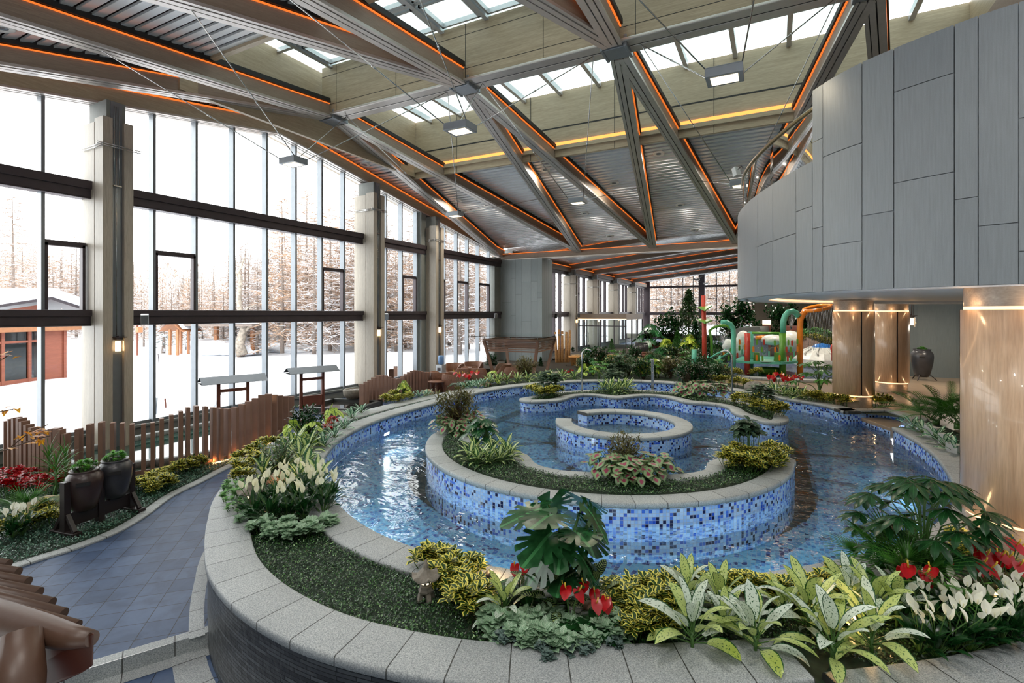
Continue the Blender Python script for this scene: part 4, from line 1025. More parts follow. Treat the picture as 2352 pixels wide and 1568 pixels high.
def disc_leaf(mb, o, az, tilt, R_, fn, n=30, cup=.1, droop=.35):
    """flat-ish leaf with outline radius fn(theta), theta 0 = tip; attached at o"""
    o = Vector(o); base = len(mb.v); ca, sa = math.cos(az), math.sin(az)
    X = Vector((ca*math.cos(tilt), sa*math.cos(tilt), math.sin(tilt))); Y = Vector((-sa, ca, 0)); Zv = X.cross(Y)
    mb.v.append(tuple(o)); uv = [(.5, .25)]
    ths = [-PI+2*PI*k/n for k in range(n)]
    for th in ths:
        r = fn(th)*R_; x, y = r*math.cos(th), r*math.sin(th)
        z = -droop*(max(0, x)**2)/max(R_, .01)*.6-cup*abs(y)
        mb.v.append(tuple(o+X*x+Y*y+Zv*z)); uv.append((.5+.48*y/(R_*.8+1e-6)*.8, max(0, min(1, .3+x/R_*.65))))
    sm = mb.smooth; mb.smooth = True
    for k in range(n): k2 = (k+1) % n; mb.face((base, base+1+k, base+1+k2), [uv[0], uv[1+k], uv[1+k2]])
    mb.smooth = sm
def heart_fn(th):
    a = abs(th); return .95*(.50+.5*math.cos(a)*.55+.25*(a > 0)*math.exp(-(a-2.35)**2/.35)+.32*math.exp(-a*a/.10)) if a < 2.9 else .22
def monst_fn(th):
    a = abs(th); base = .62+.28*math.cos(a*.5)+.12*math.exp(-a*a/.06)
    cut = 1.0
    for c in (.55, .95, 1.35, 1.75, 2.15):
        if abs(a-c) < .06: cut = .58
    return base*cut if a < 2.95 else .25
def maple_fn(th):
    return .45+.55*max(0, math.cos(th*2.5))**2 if abs(th) < 2.7 else .3
def R_(seed): return random.Random(seed)

def build_rosettes(seed, mat, H, W, n, ll, lw, k=8, el=(.1, .9), stem=True, shape='obov', droop=.3, fold=.3):
    """bushy clump: n shoots, each ending in a rosette of k leaves"""
    r = R_(seed); mb = MB(); st = MB()
    for i in range(n):
        a = r.uniform(0, 2*PI); rad = W/2*math.sqrt(r.random()); h = H*(.55+.45*math.sqrt(max(0, 1-(rad/(W/2))**2)))*r.uniform(.8, 1.05)-ll*.3
        p = Vector((rad*math.cos(a), rad*math.sin(a), max(.02, h)))
        if stem: st.tube([(p.x*.5, p.y*.5, 0), (p.x*.9, p.y*.9, p.z*.6), tuple(p)], .004, 4, cap=False)
        for lvl in range(2):
            o = p-Vector((p.x*.12, p.y*.12, lvl*ll*.35))
            kk = k if lvl == 0 else k-1
            for j in range(kk):
                az = 2*PI*j/kk+r.uniform(-.3, .3)+lvl*.4; blade(mb, o, az, r.uniform(*el)*(1-lvl*.5), ll*r.uniform(.8, 1.15), lw*r.uniform(.85, 1.15), droop, 3, fold, shape)
    return mb, st
def thing_plant(name, parts, label='', cat='plant'):
    r = empty(name, (0, 0, -50)); 
    for pn, mb, mt in parts:
        if mb.v: mb.build(pn, mt, r)
    return tag(r, label, cat)
KIND = {}
def k_rosette(name, mat, H=.28, W=.42, n=26, ll=.085, lw=.034, k=7, cat='shrub', shape='obov', el=(.1, .9), droop=.3, v=3, seed=1):
    out = []
    for i in range(v):
        mb, st = build_rosettes(seed+i, mat, H, W, n, ll, lw, k, el, True, shape, droop); out.append(thing_plant(name, [('foliage', mb, L[mat]), ('stem', st, L['stem'])], cat=cat))
    return out
def k_basal(name, mat, n=16, ll=.34, lw=.11, el=(.25, 1.35), droop=(.5, 1.3), cat='plant', shape='oval', v=2, seed=20, stemh=.10, petiole=.08, fold=.3, nseg=7, mat2=None):
    out = []
    for i in range(v):
        r = R_(seed+i); mb = MB(); mb2 = MB(); st = MB()
        for j in range(n):
            f = j/(n-1); az = j*2.4+r.uniform(-.3, .3); e = el[0]+(el[1]-el[0])*f+r.uniform(-.1, .1); o = Vector((0, 0, stemh*(.4+.6*f)))
            q = o+Vector((math.cos(az)*math.cos(e), math.sin(az)*math.cos(e), math.sin(e)))*petiole
            st.tube([tuple(o), tuple(q)], .004+.002*ll, 4, cap=False)
            m = mb2 if (mat2 and r.random() < .4) else mb
            blade(m, q, az, e, ll*r.uniform(.75, 1.1)*(1-.2*abs(f-.5)), lw*r.uniform(.8, 1.1), r.uniform(*droop)*(1.2-f*.6), nseg, fold, shape, roll=r.uniform(-.25, .25))
        st.tube([(0, 0, -.02), (0, 0, stemh)], .012, 6)
        ps = [('foliage', mb, L[mat]), ('stem', st, L['stem'])]
        if mat2: ps.append(('foliage', mb2, L[mat2]))
        out.append(thing_plant(name, ps, cat=cat))
    return out
def k_lily(name, nf=5, fmat='white', v=3, seed=40, H=.42, fl=.10, nl=14):
    out = []
    for i in range(v):
        r = R_(seed+i); mb = MB(); st = MB(); root = empty(name, (0, 0, -50))
        for j in range(nl):
            az = j*2.4+r.uniform(-.3, .3); e = r.uniform(.7, 1.35); q = Vector((math.cos(az)*math.cos(e), math.sin(az)*math.cos(e), math.sin(e)))*H*.35
            st.tube([(0, 0, 0), tuple(q)], .004, 4, cap=False); blade(mb, q, az, e, H*.62*r.uniform(.8, 1.1), .075, r.uniform(.5, 1.1), 6, .25, 'lance')
        mb.build('foliage', L['dark'], root); 
        for j in range(nf):
            az = j*2.4+r.uniform(-.5, .5); lean = r.uniform(.04, .20); h = H*r.uniform(.80, 1.08); top = Vector((math.cos(az)*lean, math.sin(az)*lean, h))
            st.tube([(0, 0, 0), (top.x*.4, top.y*.4, h*.6), tuple(top)], .004, 5, cap=False)
            f = MB(); b2 = r.uniform(0, 6.28)
            blade(f, top, b2, r.uniform(1.0, 1.5), fl*r.uniform(.95, 1.3), fl*.66, r.uniform(-.2, .3), 6, .5, 'petal')
            fo = f.build('flower', L[fmat], root); s = MB(); s.tube([tuple(top), tuple(top+Vector((math.cos(b2)*.004, math.sin(b2)*.004, fl*.42)))], .0045, 6); s.build('spadix', L['cream'], fo)
        st.build('stem', L['stem'], root); tag(root, '', 'peace lily'); out.append(root)
    return out
def k_anth(name, nf=4, v=2, seed=60, H=.34, fl=.085):
    out = []
    for i in range(v):
        r = R_(seed+i); mb = MB(); st = MB(); root = empty(name, (0, 0, -50))
        for j in range(9):
            az = j*2.4; e = r.uniform(.5, 1.2); q = Vector((math.cos(az)*math.cos(e), math.sin(az)*math.cos(e), math.sin(e)))*H*.5
            st.tube([(0, 0, 0), tuple(q)], .004, 4, cap=False); disc_leaf(mb, q, az, e-1.0, H*.42, heart_fn, 22)
        mb.build('foliage', L['dark'], root)
        for j in range(nf):
            az = j*2.4+r.uniform(-.4, .4); lean = r.uniform(.05, .16); h = H*r.uniform(.8, 1.15); top = Vector((math.cos(az)*lean, math.sin(az)*lean, h))
            st.tube([(0, 0, 0), (top.x*.4, top.y*.4, h*.6), tuple(top)], .004, 5, cap=False)
            f = MB(); a2 = r.uniform(-2.0, -.3)
            disc_leaf(f, top, a2, r.uniform(-1.15, -.5), fl, heart_fn, 24, .12, .3); fo = f.build('flower', L['red'], root)
            s = MB(); s.tube([tuple(top), tuple(top+Vector((math.cos(a2)*.028, math.sin(a2)*.028, .04))), tuple(top+Vector((math.cos(a2)*.034, math.sin(a2)*.034, .062)))], .0055, 6); s.build('spadix', L['spadix'], fo)
        st.build('stem', L['stem'], root); tag(root, '', 'anthurium'); out.append(root)
    return out
def k_disc(name, mat, n=12, H=.3, R=.1, fn=heart_fn, v=2, seed=80, spread=.5, cat='plant', nn=22, tilt=(-1.1, -.2), droop=.35, cup=.1, trunk=0, flat=False):
    out = []
    for i in range(v):
        r = R_(seed+i); mb = MB(); st = MB()
        for j in range(n):
            az = j*2.4+r.uniform(-.4, .4); f = (j+.5)/n; h = H*(.25+.75*(1-f)**.7)*r.uniform(.9, 1.1); rad = spread*(.12+.88*f**.8)*r.uniform(.8, 1.15)*.5
            if flat: rad = spread*.5*(.25+.75*min(1, (1-f)*1.6+.15)*r.uniform(.6, 1.1))
            q = Vector((math.cos(az)*rad, math.sin(az)*rad, h)); z0 = min(h*.5, trunk*r.random()) if trunk else 0
            st.tube([(0, 0, z0), (q.x*.35, q.y*.35, z0+(h-z0)*.65), tuple(q)], .004+.006*(trunk > 0), 5, cap=False); disc_leaf(mb, q, az, r.uniform(*tilt), R*r.uniform(.75, 1.15), fn, nn, cup, droop)
        if trunk: st.tube([(0, 0, 0), (.01, .01, trunk)], .016, 6)
        out.append(thing_plant(name, [('foliage', mb, L[mat]), ('stem', st, L['stem'])], cat=cat))
    return out
def k_bush(name, mat, H=.45, W=.45, n=220, ll=.06, lw=.018, cat='shrub', v=2, seed=100, trunks=4, base=.35, shape='lance', nb=26, droop=.3):
    """round-headed woody bush: branching stems, small leaves on twigs"""
    out = []
    for i in range(v):
        r = R_(seed+i); mb = MB(); st = MB(); tips = []
        for j in range(nb):
            a = r.uniform(0, 2*PI); u = r.random()**.5; zz = base*H+(1-base)*H*r.random(); f = math.sqrt(max(.05, 1-((zz-base*H)/((1-base)*H)-.45)**2*2.6)); p = Vector((W/2*u*f*math.cos(a), W/2*u*f*math.sin(a), zz))
            m = Vector((p.x*.35, p.y*.35, zz*.55)); st.tube([(p.x*.06, p.y*.06, 0), tuple(m), tuple(p)], [.008, .005, .003], 4, cap=False); tips.append((m, p))
        for j in range(n):
            m, p = tips[j % nb]; t = r.uniform(.45, 1.08); o = m.lerp(p, t)+Vector((r.gauss(0, .02), r.gauss(0, .02), r.gauss(0, .02)))*(W/.5)
            blade(mb, o, r.uniform(0, 2*PI), r.uniform(-.5, 1.1), ll*r.uniform(.7, 1.2), lw*r.uniform(.8, 1.2), droop, 2, .2, shape)
        out.append(thing_plant(name, [('foliage', mb, L[mat]), ('branch', st, L['bark'])], cat=cat))
    return out
def k_fatsia(name, mat='dark', n=12, H=.9, R=.26, v=1, seed=130, spread=.8, lobes=8, cat='plant', lw=.22):
    out = []
    for i in range(v):
        r = R_(seed+i); mb = MB(); st = MB()
        for j in range(n):
            az = j*2.4+r.uniform(-.4, .4); f = (j+.5)/n; h = H*(.35+.65*(1-f)**.8)*r.uniform(.92, 1.08); rad = spread*(.15+.85*f**.7)*.5*r.uniform(.8, 1.1); q = Vector((math.cos(az)*rad, math.sin(az)*rad, h))
            st.tube([(0, 0, h*.25), (q.x*.3, q.y*.3, h*.75), tuple(q)], .006, 5, cap=False)
            for k in range(lobes):
                da = (k-(lobes-1)/2)*(4.4/lobes); ff = 1-abs(da)*.16
                blade(mb, q, az+da, r.uniform(-.05, .12)-.25, R*ff, R*lw*1.15, .5, 4, .18, 'obov')
        st.tube([(0, 0, 0), (0, 0, H*.35)], .02, 6)
        out.append(thing_plant(name, [('foliage', mb, L[mat]), ('stem', st, L['stem'])], cat=cat))
    return out
def k_fan(name, n=9, H=.55, R=.38, v=1, seed=150, cat='palm', k=22, spread=.5):
    out = []
    for i in range(v):
        r = R_(seed+i); mb = MB(); st = MB()
        for j in range(n):
            az = j*2.4+r.uniform(-.3, .3); e = 1.35-1.1*j/n; rad = H*.62; q = Vector((math.cos(az)*math.cos(e)*rad*spread*2, math.sin(az)*math.cos(e)*rad*spread*2, math.sin(e)*rad+H*.12)); st.tube([(0, 0, .02), (q.x*.5, q.y*.5, q.z*.62), tuple(q)], .006, 5, cap=False)
            for t in range(k):
                da = (t-(k-1)/2)*(3.5/k); X = Vector((math.cos(az)*math.cos(e*.7), math.sin(az)*math.cos(e*.7), math.sin(e*.7))); Y = Vector((-math.sin(az), math.cos(az), 0)); dd = X*math.cos(da)+Y*math.sin(da)
                blade(mb, q, math.atan2(dd.y, dd.x), math.asin(max(-1, min(1, dd.z))), R*(1-.12*abs(da))*r.uniform(.93, 1.05), R*.062, .35, 5, .5, 'grass')
        out.append(thing_plant(name, [('frond', mb, L['palm']), ('stalk', st, L['stem'])], cat=cat))
    return out
def k_feather(name, mat='palm', n=12, H=1.3, v=1, seed=170, cat='palm', Lf=1.0, trunk=.15, ll=.24, lw=.018, npin=26, ang=(.55, 1.35), droop=1.1, stems=1):
    out = []
    for i in range(v):
        r = R_(seed+i); mb = MB(); st = MB()
        for j in range(n):
            az = j*2.4+r.uniform(-.35, .35); e = r.uniform(*ang); LL = Lf*r.uniform(.75, 1.1); p = Vector((r.gauss(0, .06)*stems, r.gauss(0, .06)*stems, trunk)); pts = [p.copy()]; m = npin
            dr = droop*r.uniform(.7, 1.2)
            for s in range(m):
                p = p+Vector((math.cos(az)*math.cos(e), math.sin(az)*math.cos(e), math.sin(e)))*LL/m; e -= dr/m; pts.append(p.copy())
                if s > m*.2:
                    f = (s/m); l2 = ll*math.sin(PI*min(1, f*.85+.12))**.7
                    for sg in (-1, 1): blade(mb, p, az+sg*(1.0-.35*f), e+.25, l2, lw*(1+ll), .5, 3, .3, 'grass')
            st.tube([tuple(q) for q in pts[::3]], .007, 5, cap=False)
        if trunk > .02: st.tube([(0, 0, 0), (0, 0, trunk+.02)], .03*stems, 7)
        out.append(thing_plant(name, [('frond', mb, L[mat]), ('stalk', st, L['stem'])], cat=cat))
    return out
_use = {}
_cnt = {}
def put_plant(kind, loc, label, s=1., rz=None, group=None, cat=None):
    vs = KIND[kind]; c = _cnt.get(kind, 0); _cnt[kind] = c+1; t = vs[c % len(vs)]
    rr = R_(c*13+len(kind)); rz = (rr.uniform(-.5, .5) if kind == 'anth' else rr.uniform(0, 6.28)) if rz is None else rz; s = s*rr.uniform(.93, 1.07)
    if (kind, c % len(vs)) not in _use:
        _use[(kind, c % len(vs))] = 1; o = t
    else:
        o = copy_thing(t, loc)
    o.location = loc; o.rotation_euler = (0, 0, rz); o.scale = (s, s, s); o['label'] = label
    if group: o['group'] = group
    if cat: o['category'] = cat
    return o
KIND['yellow'] = k_rosette('variegated_shrub', 'yellow', .27, .36, 13, .105, .058, 7)
KIND['fitt'] = k_rosette('nerve_plant', 'net', .17, .30, 12, .08, .056, 6, 'nerve plant', 'oval', seed=7)
KIND['fittd'] = k_rosette('nerve_plant', 'net_d', .15, .28, 11, .06, .042, 6, 'nerve plant', 'oval', seed=11, v=1)
KIND['fresh'] = k_rosette('nerve_plant', 'fresh', .2, .32, 14, .06, .038, 6, 'nerve plant', 'oval', seed=14, v=2)
KIND['aglao'] = k_basal('aglaonema', 'aglao', 15, .30, .095, cat='aglaonema', v=3, mat2='aglao_y', petiole=.10, stemh=.14)
KIND['hosta'] = k_basal('variegated_hosta', 'hosta', 16, .22, .065, (.2, 1.2), cat='plant', v=2, stemh=.05, seed=25, nseg=5)
KIND['hosta_b'] = k_basal('striped_hosta', 'hosta_b', 15, .22, .055, (.3, 1.2), cat='plant', v=1, stemh=.05, seed=28, nseg=5)
KIND['lily'] = k_lily('peace_lily', 5, 'white', 3, H=.36, fl=.085)
KIND['lilyc'] = k_lily('peace_lily', 5, 'cream', 2, seed=47, H=.40, fl=.095)
KIND['anth'] = k_anth('anthurium')
KIND['calad'] = k_disc('caladium', 'calad', 16, .28, .10, heart_fn, 3, 80, .44, 'caladium', tilt=(-.9, .2))
KIND['limecal'] = k_disc('lime_elephant_ear', 'lime', 9, .42, .15, heart_fn, 2, 84, .6, 'plant')
KIND['monst'] = k_disc('monstera', 'monst', 19, .95, .27, monst_fn, 1, 88, .60, 'monstera', 72, (-1.1, .2), .30, .06, .4, True)
KIND['monst_s'] = k_disc('split_leaf_philodendron', 'monst', 11, .5, .15, monst_fn, 1, 91, .5, 'plant', 64, (-1.2, -.2), .4, .12, .1)
KIND['monst_y'] = k_disc('yellow_green_monstera', 'monst_y', 15, .62, .15, monst_fn, 1, 95, .62, 'monstera', 64, (-1.2, -.2), .4, .12, .2)
KIND['calath'] = k_basal('calathea', 'stripe', 18, .15, .075, (.1, 1.3), cat='calathea', v=1, stemh=.2, seed=33, petiole=.12)
KIND['calath_t'] = k_rosette('upright_calathea', 'stripe_g', .68, .40, 15, .15, .075, 6, 'calathea', 'oval', (-.3, .7), .5, 1, 35)
KIND['greyl'] = k_rosette('grey_leaved_calathea', 'grey', .5, .46, 15, .14, .065, 6, 'calathea', 'oval', (-.2, .7), .5, 1, 36)
KIND['croton'] = k_bush('olive_shrub', 'olive', .60, .72, 900, .085, .028, v=2, nb=60, base=.36)
KIND['azalea'] = k_bush('azalea_bush', 'azalea', .55, .6, 700, .062, .02, v=2, seed=104, nb=40, base=.25)
KIND['smallbush'] = k_bush('leafy_bush', 'dark', .6, .66, 900, .075, .036, v=2, seed=108, nb=44, base=.2, shape='oval')
KIND['fatsia'] = k_fatsia('fatsia', 'dark', 34, 1.05, .25, 1, 130, 1.15)
KIND['fatsia_s'] = k_fatsia('fatsia', 'mid', 12, .62, .2, 1, 134, .7)
KIND['fan'] = k_fan('fan_palm')
KIND['areca'] = k_feather('areca_palm', 'palm', 20, 1.3, 1, Lf=1.15, trunk=.1, stems=2.2)
KIND['dracaena'] = k_basal('dracaena', 'palm', 40, .36, .02, (-.1, 1.45), (.6, 1.4), 'dracaena', 'grass', 1, 38, .5, .01)
KIND['redp'] = k_rosette('red_poinsettia', 'red', .34, .4, 16, .07, .036, 6, 'poinsettia', 'lance', seed=17, v=2)
KIND['potplant'] = k_rosette('bushy_pot_plant', 'bright', .24, .42, 22, .07, .042, 6, 'pot plant', 'oval', seed=52, v=2)
# ================================================================ planting
ORD = ['first', 'second', 'third', 'fourth', 'fifth', 'sixth', 'seventh', 'eighth', 'ninth', 'tenth', 'eleventh', 'twelfth', 'thirteenth', 'fourteenth', 'fifteenth', 'sixteenth', 'seventeenth', 'eighteenth', 'nineteenth', 'twentieth']
def row(kind, pts, fmt, group, z=.71, s=1.):
    """pts: photo pixels of where each plant stands on the plane z; fmt holds {} for its place in the row"""
    for i, p in enumerate(pts):
        ss = s*(p[2] if len(p) > 2 else 1); put_plant(kind, G(p[0], p[1], z), fmt.format(ORD[i]) if '{}' in fmt else fmt, ss, group=group)
# ---- near bed
row('yellow', [(985, 1312), (1030, 1322), (1078, 1335), (1022, 1350), (1058, 1372), (1092, 1392), (1070, 1412)], 'yellow-edged shrub, {} going down from behind the small stone lantern', 'yellow-edged shrubs by the stone lantern', s=.95)
row('aglao', [(1160, 1425)], 'white-splashed aglaonema under the single red anthurium by the lantern', None, s=.85)
row('fitt', [(1130, 1440), (1165, 1462), (1208, 1478), (1250, 1492), (1298, 1492), (1340, 1482), (1385, 1478), (1420, 1455), (1235, 1462), (1300, 1468), (1265, 1440), (1195, 1448)], 'silvery nerve plant under the monstera, {} counted from the lantern', 'silvery nerve plants edging the monstera', s=.95)
row('fittd', [(1165, 1485), (1330, 1510), (1405, 1488), (1255, 1512)], 'darker grey nerve plant low at the turf edge, {} from the lantern', 'dark nerve plants at the turf edge', s=.75)
row('monst', [(1300, 1408)], 'tall glossy monstera with split leaves against the pool water', None)
row('calath', [(1225, 1400), (1275, 1425), (1370, 1410)], 'dark striped calathea at the foot of the monstera, {} from the lantern', 'striped calatheas below the monstera', s=1.1)
row('anth', [(1195, 1370), (1310, 1455), (1372, 1462)], 'red anthurium around the monstera, {} from the stone lantern', 'red anthuriums by the monstera')
row('yellow', [(1425, 1395), (1470, 1382), (1515, 1380), (1445, 1432), (1488, 1428), (1525, 1415), (1462, 1470), (1498, 1462), (1420, 1418)], 'yellow-edged shrub beside the brown rock, {} from the rock', 'yellow-edged shrubs beside the brown rock', s=.9)
AG = [(1590, 1500, 1.15, 'in front of the yellow shrubs by the brown rock'), (1578, 1400, 1.0, 'nearest the pool coping beyond the brown rock'), (1655, 1415, .95, 'second along the pool coping'), (1735, 1508, 1.1, 'in the front row with a leaf drooping to the turf'), (1665, 1462, .8, 'small and lime green between two larger ones'), (1858, 1455, 1.15, 'with narrow upright leaves in the middle row'), (1912, 1528, 1.1, 'hanging over the paving at the planter edge'), (2002, 1508, 1.15, 'with lime centre leaves next to the white lilies'), (2005, 1432, 1.05, 'below the fan palm'), (1950, 1405, .95, 'behind the yellow lamp'), (2060, 1440, .95, 'between the fan palm and the white lilies'), (1800, 1430, .8, 'between yellow shrubs and front row')]
for x, y, s, w in AG: put_plant('aglao', G(x, y, .71), 'white-splashed aglaonema '+w, s*1.02, group='white-splashed aglaonemas in the near bed')
row('yellow', [(1700, 1372), (1745, 1378), (1790, 1385), (1835, 1382), (1880, 1372), (1925, 1366), (1860, 1400), (1560, 1372), (1605, 1365)], 'yellow-edged shrub along the pool coping behind the aglaonemas, {} from the middle', 'yellow-edged shrubs behind the aglaonemas', s=.85)
row('fan', [(2092, 1398), (2060, 1340)], 'fan palm with spiky fronds before the oak column, {} from the lilies', 'fan palms by the column', s=1.0)
row('fatsia', [(2120, 1345)], 'large dark fatsia with fingered leaves against the big oak column', None, s=1.0)
row('lily', [(2112, 1505), (2150, 1512), (2188, 1502), (2228, 1500), (2262, 1492), (2300, 1482), (2338, 1478), (2130, 1460), (2175, 1462), (2215, 1455), (2255, 1450), (2295, 1445), (2335, 1440), (2160, 1425), (2320, 1415)], 'white peace lily below the big column, {} in the clump from the aglaonemas', 'white peace lilies below the big column', s=.95)
row('anth', [(2098, 1420), (2240, 1390), (2290, 1372), (2335, 1385), (2320, 1350), (2262, 1362)], 'red anthurium behind the white lilies, {} from the fan palm', 'red anthuriums behind the white lilies', s=1.15)
row('yellow', [(2195, 1255), (2225, 1290), (2290, 1320)], 'yellow shrub lit from below at the foot of the big column, {} from the pool', 'yellow shrubs at the foot of the big column', s=.8)
# ---- left side of the near bed
row('lilyc', [(585, 1195), (622, 1200), (660, 1198), (700, 1192), (742, 1182), (602, 1170), (642, 1168), (684, 1165), (725, 1160), (756, 1165), (668, 1140), (712, 1138)], 'cream peace lily in the clump at the left of the pool, {} from the path', 'cream peace lilies left of the pool', s=1.06)
row('fresh', [(535, 1130), (530, 1158), (545, 1182), (560, 1150)], 'fresh green nerve plant overhanging the outer coping, {} from the fence side', 'fresh green nerve plants on the outer coping', s=.95)
row('fitt', [(572, 1205), (600, 1222), (635, 1232), (672, 1236), (710, 1230), (745, 1212), (655, 1218)], 'silvery nerve plant skirting the cream lilies, {} from the path', 'silvery nerve plants skirting the cream lilies', s=1.0)
row('yellow', [(545, 1092), (560, 1068), (585, 1052), (610, 1036), (560, 1110), (590, 1078), (632, 1032)], 'yellow-edged shrub on the path side behind the low stone lantern, {} in line', 'yellow-edged shrubs behind the low stone lantern', s=1.0)
row('hosta', [(605, 1105), (650, 1095), (690, 1118), (700, 1092), (688, 1068), (705, 1045), (672, 1040), (690, 1020), (712, 1028), (655, 1060), (730, 1120)], 'cream-centred hosta between lilies and lime leaves, {} from the lilies', 'cream-centred hostas left of the pool', s=1.5)
row('azalea', [(640, 1098)], 'airy azalea bush rising over the yellow shrubs by the small rock', None, s=1.05)
row('smallbush', [(708, 1010)], 'dark fine-leaved bush above the big lime leaves', None, s=1.15)
row('limecal', [(672, 1018), (718, 1020), (765, 978)], 'lime plant with dark veins at the pool bend, {} from the fence', 'lime-veined elephant ears at the pool bend', s=1.0)
row('redp', [(748, 1000), (765, 985)], 'small red-leaved plant among the lime leaves, {} from the bush', None, s=.8)
row('hosta_b', [(790, 990), (768, 1010), (808, 965), (830, 952), (745, 1030)], 'striped hosta on the coping edge, {} along the pool bend', 'striped hostas at the pool bend', s=1.2)
# second bed by the short fence
row('monst_y', [(928, 917)], 'yellow-green monstera in front of the short post fence', None, s=.95)
row('yellow', [(885, 925), (903, 928), (922, 925), (905, 916), (938, 921)], 'yellow-edged shrub below the yellow-green monstera, {} from the basin', 'yellow-edged shrubs below the yellow-green monstera', s=.95)
row('hosta_b', [(945, 918), (962, 915), (980, 913)], 'striped hosta beside the small tan rock, {} from the monstera', 'striped hostas by the tan rock', s=1.0)
# far left bed
row('anth', [(1052, 893), (1070, 889), (1088, 886)], 'red anthurium by the wicker seats, {} from the tan rock', 'red anthuriums by the wicker seats', s=1.45)
row('hosta_b', [(1065, 896), (1082, 893), (1098, 890), (1112, 888)], 'blue-striped hosta under the red anthuriums, {} in line', 'blue-striped hostas by the wicker seats', s=1.25)
row('hosta', [(1125, 884), (1145, 882), (1165, 880), (1188, 879), (1212, 878), (1238, 877), (1262, 876), (1290, 874), (1320, 873)], 'low mottled hosta on the back coping, {} from the anthuriums', 'low hostas on the back coping', s=1.6)
row('limecal', [(1132, 880)], 'lime-leaved plant between the wicker seats and pool', None, s=1.1)
row('croton', [(1208, 870)], 'twiggy olive shrub before the timber pergola', None, s=1.35)
row('redp', [(1298, 865), (1312, 864)], 'small red flower near the first steel spout, {} from the pergola', None, s=.8)
row('limecal', [(1340, 868), (1362, 866)], 'yellow-green spiky plant by the wooden tub, {} from the pergola', None, s=1.1)
row('greyl', [(1405, 868), (1440, 866), (1470, 864)], 'grey-leaved plant on the back bed by the wooden tub, {} in line', None, s=1.3)
row('monst_y', [(1505, 866), (1478, 869)], 'yellow-blotched broad-leaved plant behind the middle spout, {} from it', None, s=1.15)
row('croton', [(1540, 868), (1575, 840)], 'brownish shrub behind the middle spout, {} from it', None, s=1.35)
row('dracaena', [(1590, 850)], 'yellowish strap-leaved plant before the red play pole', None, s=1.4)
row('smallbush', [(1620, 885), (1655, 880)], 'dark bush with red buds behind the far island, {} from the spout', None, s=1.15)
KB = ['smallbush', 'monst_s', 'fatsia_s', 'hosta', 'smallbush', 'greyl', 'azalea', 'hosta']; SB = {'smallbush': 1.5, 'monst_s': 1.7, 'fatsia_s': 1.3, 'hosta': 1.9, 'greyl': 1.6, 'azalea': 1.5}
for i in range(20):
    px = 1342+i*17; k_ = KB[i % 8]; put_plant(k_, G(px, 862+(i*7 % 3)*5-(i % 2)*6, .70), 'leafy plant of the dense bed behind the far island, %s counted from the pergola' % ORD[i], SB[k_]*.9, group='dense bed behind the far island')
for i in range(16):
    px = 1350+i*21; k_ = KB[(i*3+1) % 8]; put_plant(k_, G(px, 842+(i*5 % 3)*5, .62), 'leafy plant in the second bed line behind the far island, %s from the pergola' % ORD[i], SB[k_]*1.15, group='second bed line behind the far island')
# right-hand far bed
row('yellow', [(1640, 882), (1665, 885), (1690, 889), (1712, 893), (1615, 878)], 'yellow-edged shrub on the far rim before the grey rock, {} in line', 'yellow-edged shrubs on the far rim', s=1.35)
row('yellow', [(1640, 862), (1662, 866), (1690, 868), (1600, 858), (1740, 866)], 'yellow-edged shrub beside the splash pool kerb, {} from the red pole', 'yellow-edged shrubs by the splash pool', s=1.5)
row('anth', [(1768, 898), (1785, 900), (1805, 903), (1830, 905)], 'red anthurium on the far rim, {} from the grey rock', 'red anthuriums on the far rim', s=1.6)
row('hosta', [(1800, 913), (1820, 916), (1842, 919), (1780, 908)], 'variegated hosta on the far rim by the fatsia, {} in line', 'variegated hostas on the far rim', s=1.5)
row('fatsia_s', [(1882, 912)], 'green fatsia just in front of the nearer slim oak column', None, s=1.9)
row('yellow', [(1860, 924), (1882, 926), (1902, 928), (1922, 932), (1945, 934), (2012, 936), (2030, 934)], 'yellow-edged shrub at the pool corner round the oak column, {} in line', 'yellow-edged shrubs round the corner column', s=1.25)
# ---- near island
Z1 = .73
row('croton', [(1048, 985)], 'olive-brown shrub at the far tip of the near island', None, z=Z1, s=1.55)
row('calad', [(1015, 992), (1035, 1000), (1060, 1003), (1082, 992), (1092, 978), (1025, 985), (1070, 985)], 'pink caladium round the olive shrub on the near island tip, {} clockwise', 'pink caladiums on the near island tip', z=Z1, s=1.25)
row('monst_s', [(1118, 1030), (1098, 1028)], 'dark split-leaf plant above the aglaonemas on the near island, {} from the middle', None, z=Z1, s=1.1)
row('hosta', [(1078, 1060), (1098, 1068), (1122, 1070), (1146, 1066), (1168, 1056), (1090, 1045), (1130, 1048), (1160, 1045)], 'cream-leaved plant in the ring below the dark split-leaf plant, {} of eight', 'cream-leaved ring on the near island', z=Z1, s=1.25)
row('croton', [(1432, 1078)], 'olive-brown shrub in the middle of the near island', None, z=Z1, s=1.0)
row('calad', [(1378, 1088), (1398, 1100), (1420, 1108), (1442, 1112), (1466, 1110), (1490, 1108), (1512, 1100), (1528, 1092), (1408, 1088), (1460, 1095), (1490, 1090), (1435, 1098)], 'pink caladium round the middle shrub of the near island, {} of twelve', 'pink caladiums in the middle of the near island', z=Z1, s=1.2)
row('calath_t', [(1718, 1062)], 'upright dark calathea with white flowers among yellow shrubs on the near island', None, z=Z1, s=1.15)
row('yellow', [(1675, 1078), (1700, 1085), (1725, 1088), (1752, 1084), (1776, 1074), (1790, 1062), (1690, 1065), (1745, 1068), (1768, 1055), (1720, 1072)], 'yellow-edged shrub under the upright calathea, {} of the ten', 'yellow-edged shrubs under the upright calathea', z=Z1, s=1.15)
